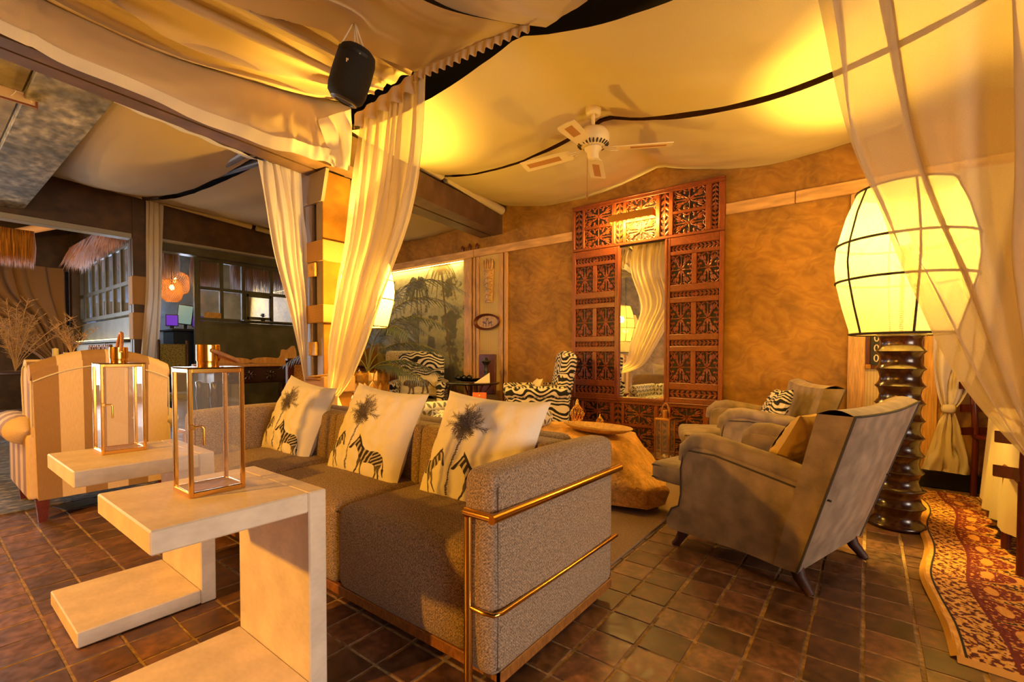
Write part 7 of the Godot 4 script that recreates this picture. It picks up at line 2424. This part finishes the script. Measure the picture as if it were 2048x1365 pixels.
	for i in 26:
		bs.lathe([Vector2(0, -0.012), Vector2(0.012, 0), Vector2(0, 0.012)], 6, Vector3(-4.40, 1.62 + i * 0.034, -2.47 + 0.008 * (i % 2)))
	solo("bead_string", bs.mesh(), M.brass, "string of small golden beads hanging beside the column", "beads")

func build_left_background() -> void:
	var rg := MB.new()
	rg.rbox(Vector3(-6.35, 0.003, -0.55), Vector3(3.8, 0.012, 2.7), 0.005, Basis(), 1, 1)
	solo("worn_rug", rg.mesh(), M.rug_worn, "worn pale grey rug under the striped wing chair", "rug")
	# table with dried branches behind the wing chair
	var t := thing("plant_stand", "narrow dark stand behind the wing chair carrying the dried branches", "stand", Vector3(-6.05, 0, -0.75))
	part("top", boxmesh(Vector3(0, 0.88, 0), Vector3(0.5, 0.03, 0.9), 0.006), M.dark_wood, t)
	for q in [[-0.2, -0.4], [0.2, -0.4], [-0.2, 0.4], [0.2, 0.4]]:
		part("leg", boxmesh(Vector3(q[0], 0.435, q[1]), Vector3(0.04, 0.87, 0.04), 0.005), M.dark_wood, t)
	var pot := MB.new()
	pot.lathe([Vector2(0, 0), Vector2(0.05, 0), Vector2(0.075, 0.06), Vector2(0.07, 0.12), Vector2(0.055, 0.15), Vector2(0.06, 0.165), Vector2(0.052, 0.165), Vector2(0.05, 0.14), Vector2(0, 0.13)], 20)
	var pp := solo("cream_vase", pot.mesh(), M.cream_pot, "cream vase with dry sprigs behind the wing chair", "vase")
	pp.position = Vector3(-6.0, 0.897, -0.97)
	var cd := MB.new()
	cd.lathe([Vector2(0, 0), Vector2(0.022, 0), Vector2(0.022, 0.2), Vector2(0.004, 0.205), Vector2(0, 0.21)], 12)
	solo("pillar_candle", cd.mesh(), M.cream_pot, "slim cream candle left of the cream vase", "candle").position = Vector3(-6.0, 0.897, -0.86)
	var r := RandomNumberGenerator.new()
	r.seed = 12
	for k in 2:
		var o := thing("dried_branches", ["large bunch of dried feathery branches behind the wing chair's left wing", "dry sprigs standing in the cream vase"][k], "branches", [Vector3(-6.0, 0.90, -0.60), Vector3(-6.0, 1.04, -0.97)][k])
		for b in [20, 11][k]:
			var L: float = [0.62, 0.32][k] * r.randf_range(0.6, 1.1)
			var az := r.randf_range(0, TAU)
			var lean: float = r.randf_range(0.1, [0.85, 0.6][k])
			var pts := []
			for i in 6:
				var q := i / 5.0
				pts.append(Vector3(cos(az) * lean * L * q * (0.5 + 0.5 * q), L * q * (1.0 - 0.25 * lean * q), sin(az) * lean * L * q * (0.5 + 0.5 * q) * 1.2))
			var m := MB.new()
			m.tube(pts, [0.004, 0.0035, 0.003, 0.0025, 0.002, 0.001], 4, false)
			for i in 26 if k == 0 else 14:
				var q := r.randf_range(0.25, 1.0)
				var p: Vector3 = pts[int(minf(q * 5, 4))].lerp(pts[int(minf(q * 5, 4)) + 1], q * 5 - int(minf(q * 5, 4)))
				var dd := Vector3(r.randf_range(-1, 1), r.randf_range(0.1, 1.0), r.randf_range(-1, 1)).normalized() * r.randf_range(0.03, 0.09)
				m.tube([p, p + dd], [0.003, 0.0012], 3, false)
				m.tube([p + dd * 0.6, p + dd * 0.6 + Vector3(dd.z, dd.y * 0.6, -dd.x) * 0.5], [0.002, 0.001], 3, false)
			part("branch", m.mesh(), M.twig, o)
	# wire lattice screen at the very left
	var w := thing("wire_basket", "dark twisted wire basket at the left edge beside the wing chair", "basket", Vector3(-8.8, 0.30, 0.0))
	var wm := MB.new()
	for i in 12:
		for s in [-1.0, 1.0]:
			var pts := []
			for j in 15:
				var q := j / 14.0
				var a: float = TAU * i / 12.0 + s * q * 2.2
				pts.append(Vector3(cos(a) * 0.42, q * 0.75, sin(a) * 0.42))
			wm.tube(pts, 0.011, 5, false)
	part("lattice", wm.mesh(), M.wire_mesh, w)
	var bb := MB.new()
	bb.lathe([Vector2(0, -0.3), Vector2(0.40, -0.3), Vector2(0.40, 0.0), Vector2(0.43, 0.02), Vector2(0.40, 0.03), Vector2(0, 0.03)], 24)
	part("drum_base", bb.mesh(), M.iron, w)
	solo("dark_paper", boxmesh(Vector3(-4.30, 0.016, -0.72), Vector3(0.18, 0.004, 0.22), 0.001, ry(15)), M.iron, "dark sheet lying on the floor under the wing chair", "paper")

# ---------------------------------------------------------------- what the mirror shows, and unseen lamps placed for their light
func build_behind_camera() -> void:
	var p := thing("pendant_lamp", "matting pendant lamp at the back of the room that the mirror shows", "lamp", Vector3(-4.60, 1.12, 0.50), 0.0, "matting pendant lamps")
	lamp_shade(p, SHADE, 6, [0, 2, 4, 6], 0.007)
	bulb(p, 0.52)
	var cd := MB.new()
	cd.tube([Vector3(0, 0.60, 0), Vector3(0, 2.0, 0)], 0.006, 6)
	part("cord", cd.mesh(), M.black, p)
	var nb := thing("pendant_lamp", "unseen bare bulb outside the view, placed to warm the straw in the nook", "lamp", Vector3(-9.0, 2.2, 0.7))
	bulb(nb, 0.0)
	omni("unseen_nook_light", Vector3(-9.0, 2.2, 0.7), WARM, 2.2, 0.05)  # bulb out of view, placed to warm the straw fringe
	var pb := thing("pendant_lamp", "unseen bare bulb outside the view, placed to light the passage cloths", "lamp", Vector3(-5.6, 2.45, 0.9))
	bulb(pb, 0.0)
	omni("unseen_passage_light", Vector3(-5.6, 2.45, 0.9), WARM_PALE, 1.6, 0.05)  # bulb out of view, placed to brighten the passage cloths
	omni("back_pendant_light", Vector3(-4.60, 1.64, 0.50), WARM, 2.5, 0.06)
	var q := thing("pendant_lamp", "unseen matting pendant lamp behind the viewer, placed to light the white tables", "lamp", Vector3(-2.30, 1.60, 1.75), 0.0, "matting pendant lamps")
	lamp_shade(q, SHADE, 6, [0, 2, 4, 6], 0.007)
	bulb(q, 0.02)
	var cd2 := MB.new()
	cd2.tube([Vector3(0, 0.08, 0), Vector3(0, 2.0, 0)], 0.006, 6)
	part("cord", cd2.mesh(), M.black, q)
	omni("unseen_key_light", Vector3(-2.30, 1.60, 1.75), WARM_KEY, 10.0, 0.05)  # lamp out of view, placed to light the white tables
	var rows := [[Vector3(-3.55, 3.0, 0.95), Vector3(-4.50, 3.0, 0.95), 0.03], [Vector3(-3.62, 2.2, 0.95), Vector3(-4.42, 2.2, 0.95), 0.035], [Vector3(-3.85, 1.6, 0.95), Vector3(-4.42, 1.6, 0.95), 0.03], [Vector3(-4.15, 1.15, 0.95), Vector3(-4.60, 1.15, 0.95), 0.025], [Vector3(-4.55, 0.75, 0.95), Vector3(-4.85, 0.70, 0.95), 0.015], [Vector3(-4.95, 0.45, 0.95), Vector3(-5.05, 0.40, 0.95), 0.008]]
	solo("mirror_curtain", drape(rows, 6.0, 90, 40, 71, 0.3), M.sheer_thick, "sheer curtain at the back of the room that the mirror shows", "curtain")
	var zp := {"w": 0.80, "seat": 0.42, "arm": 0.60, "back": 0.92, "roll": 0.07, "bw": 0.62}
	soft_chair("beige armchair at the back of the room that the mirror shows", Vector3(-3.2, 0, 1.9), deg_to_rad(180), mat("beige_cloth", Color(0.72, 0.58, 0.36), 0.9, T.weave, 5.0), zp, "", "beige_armchair")
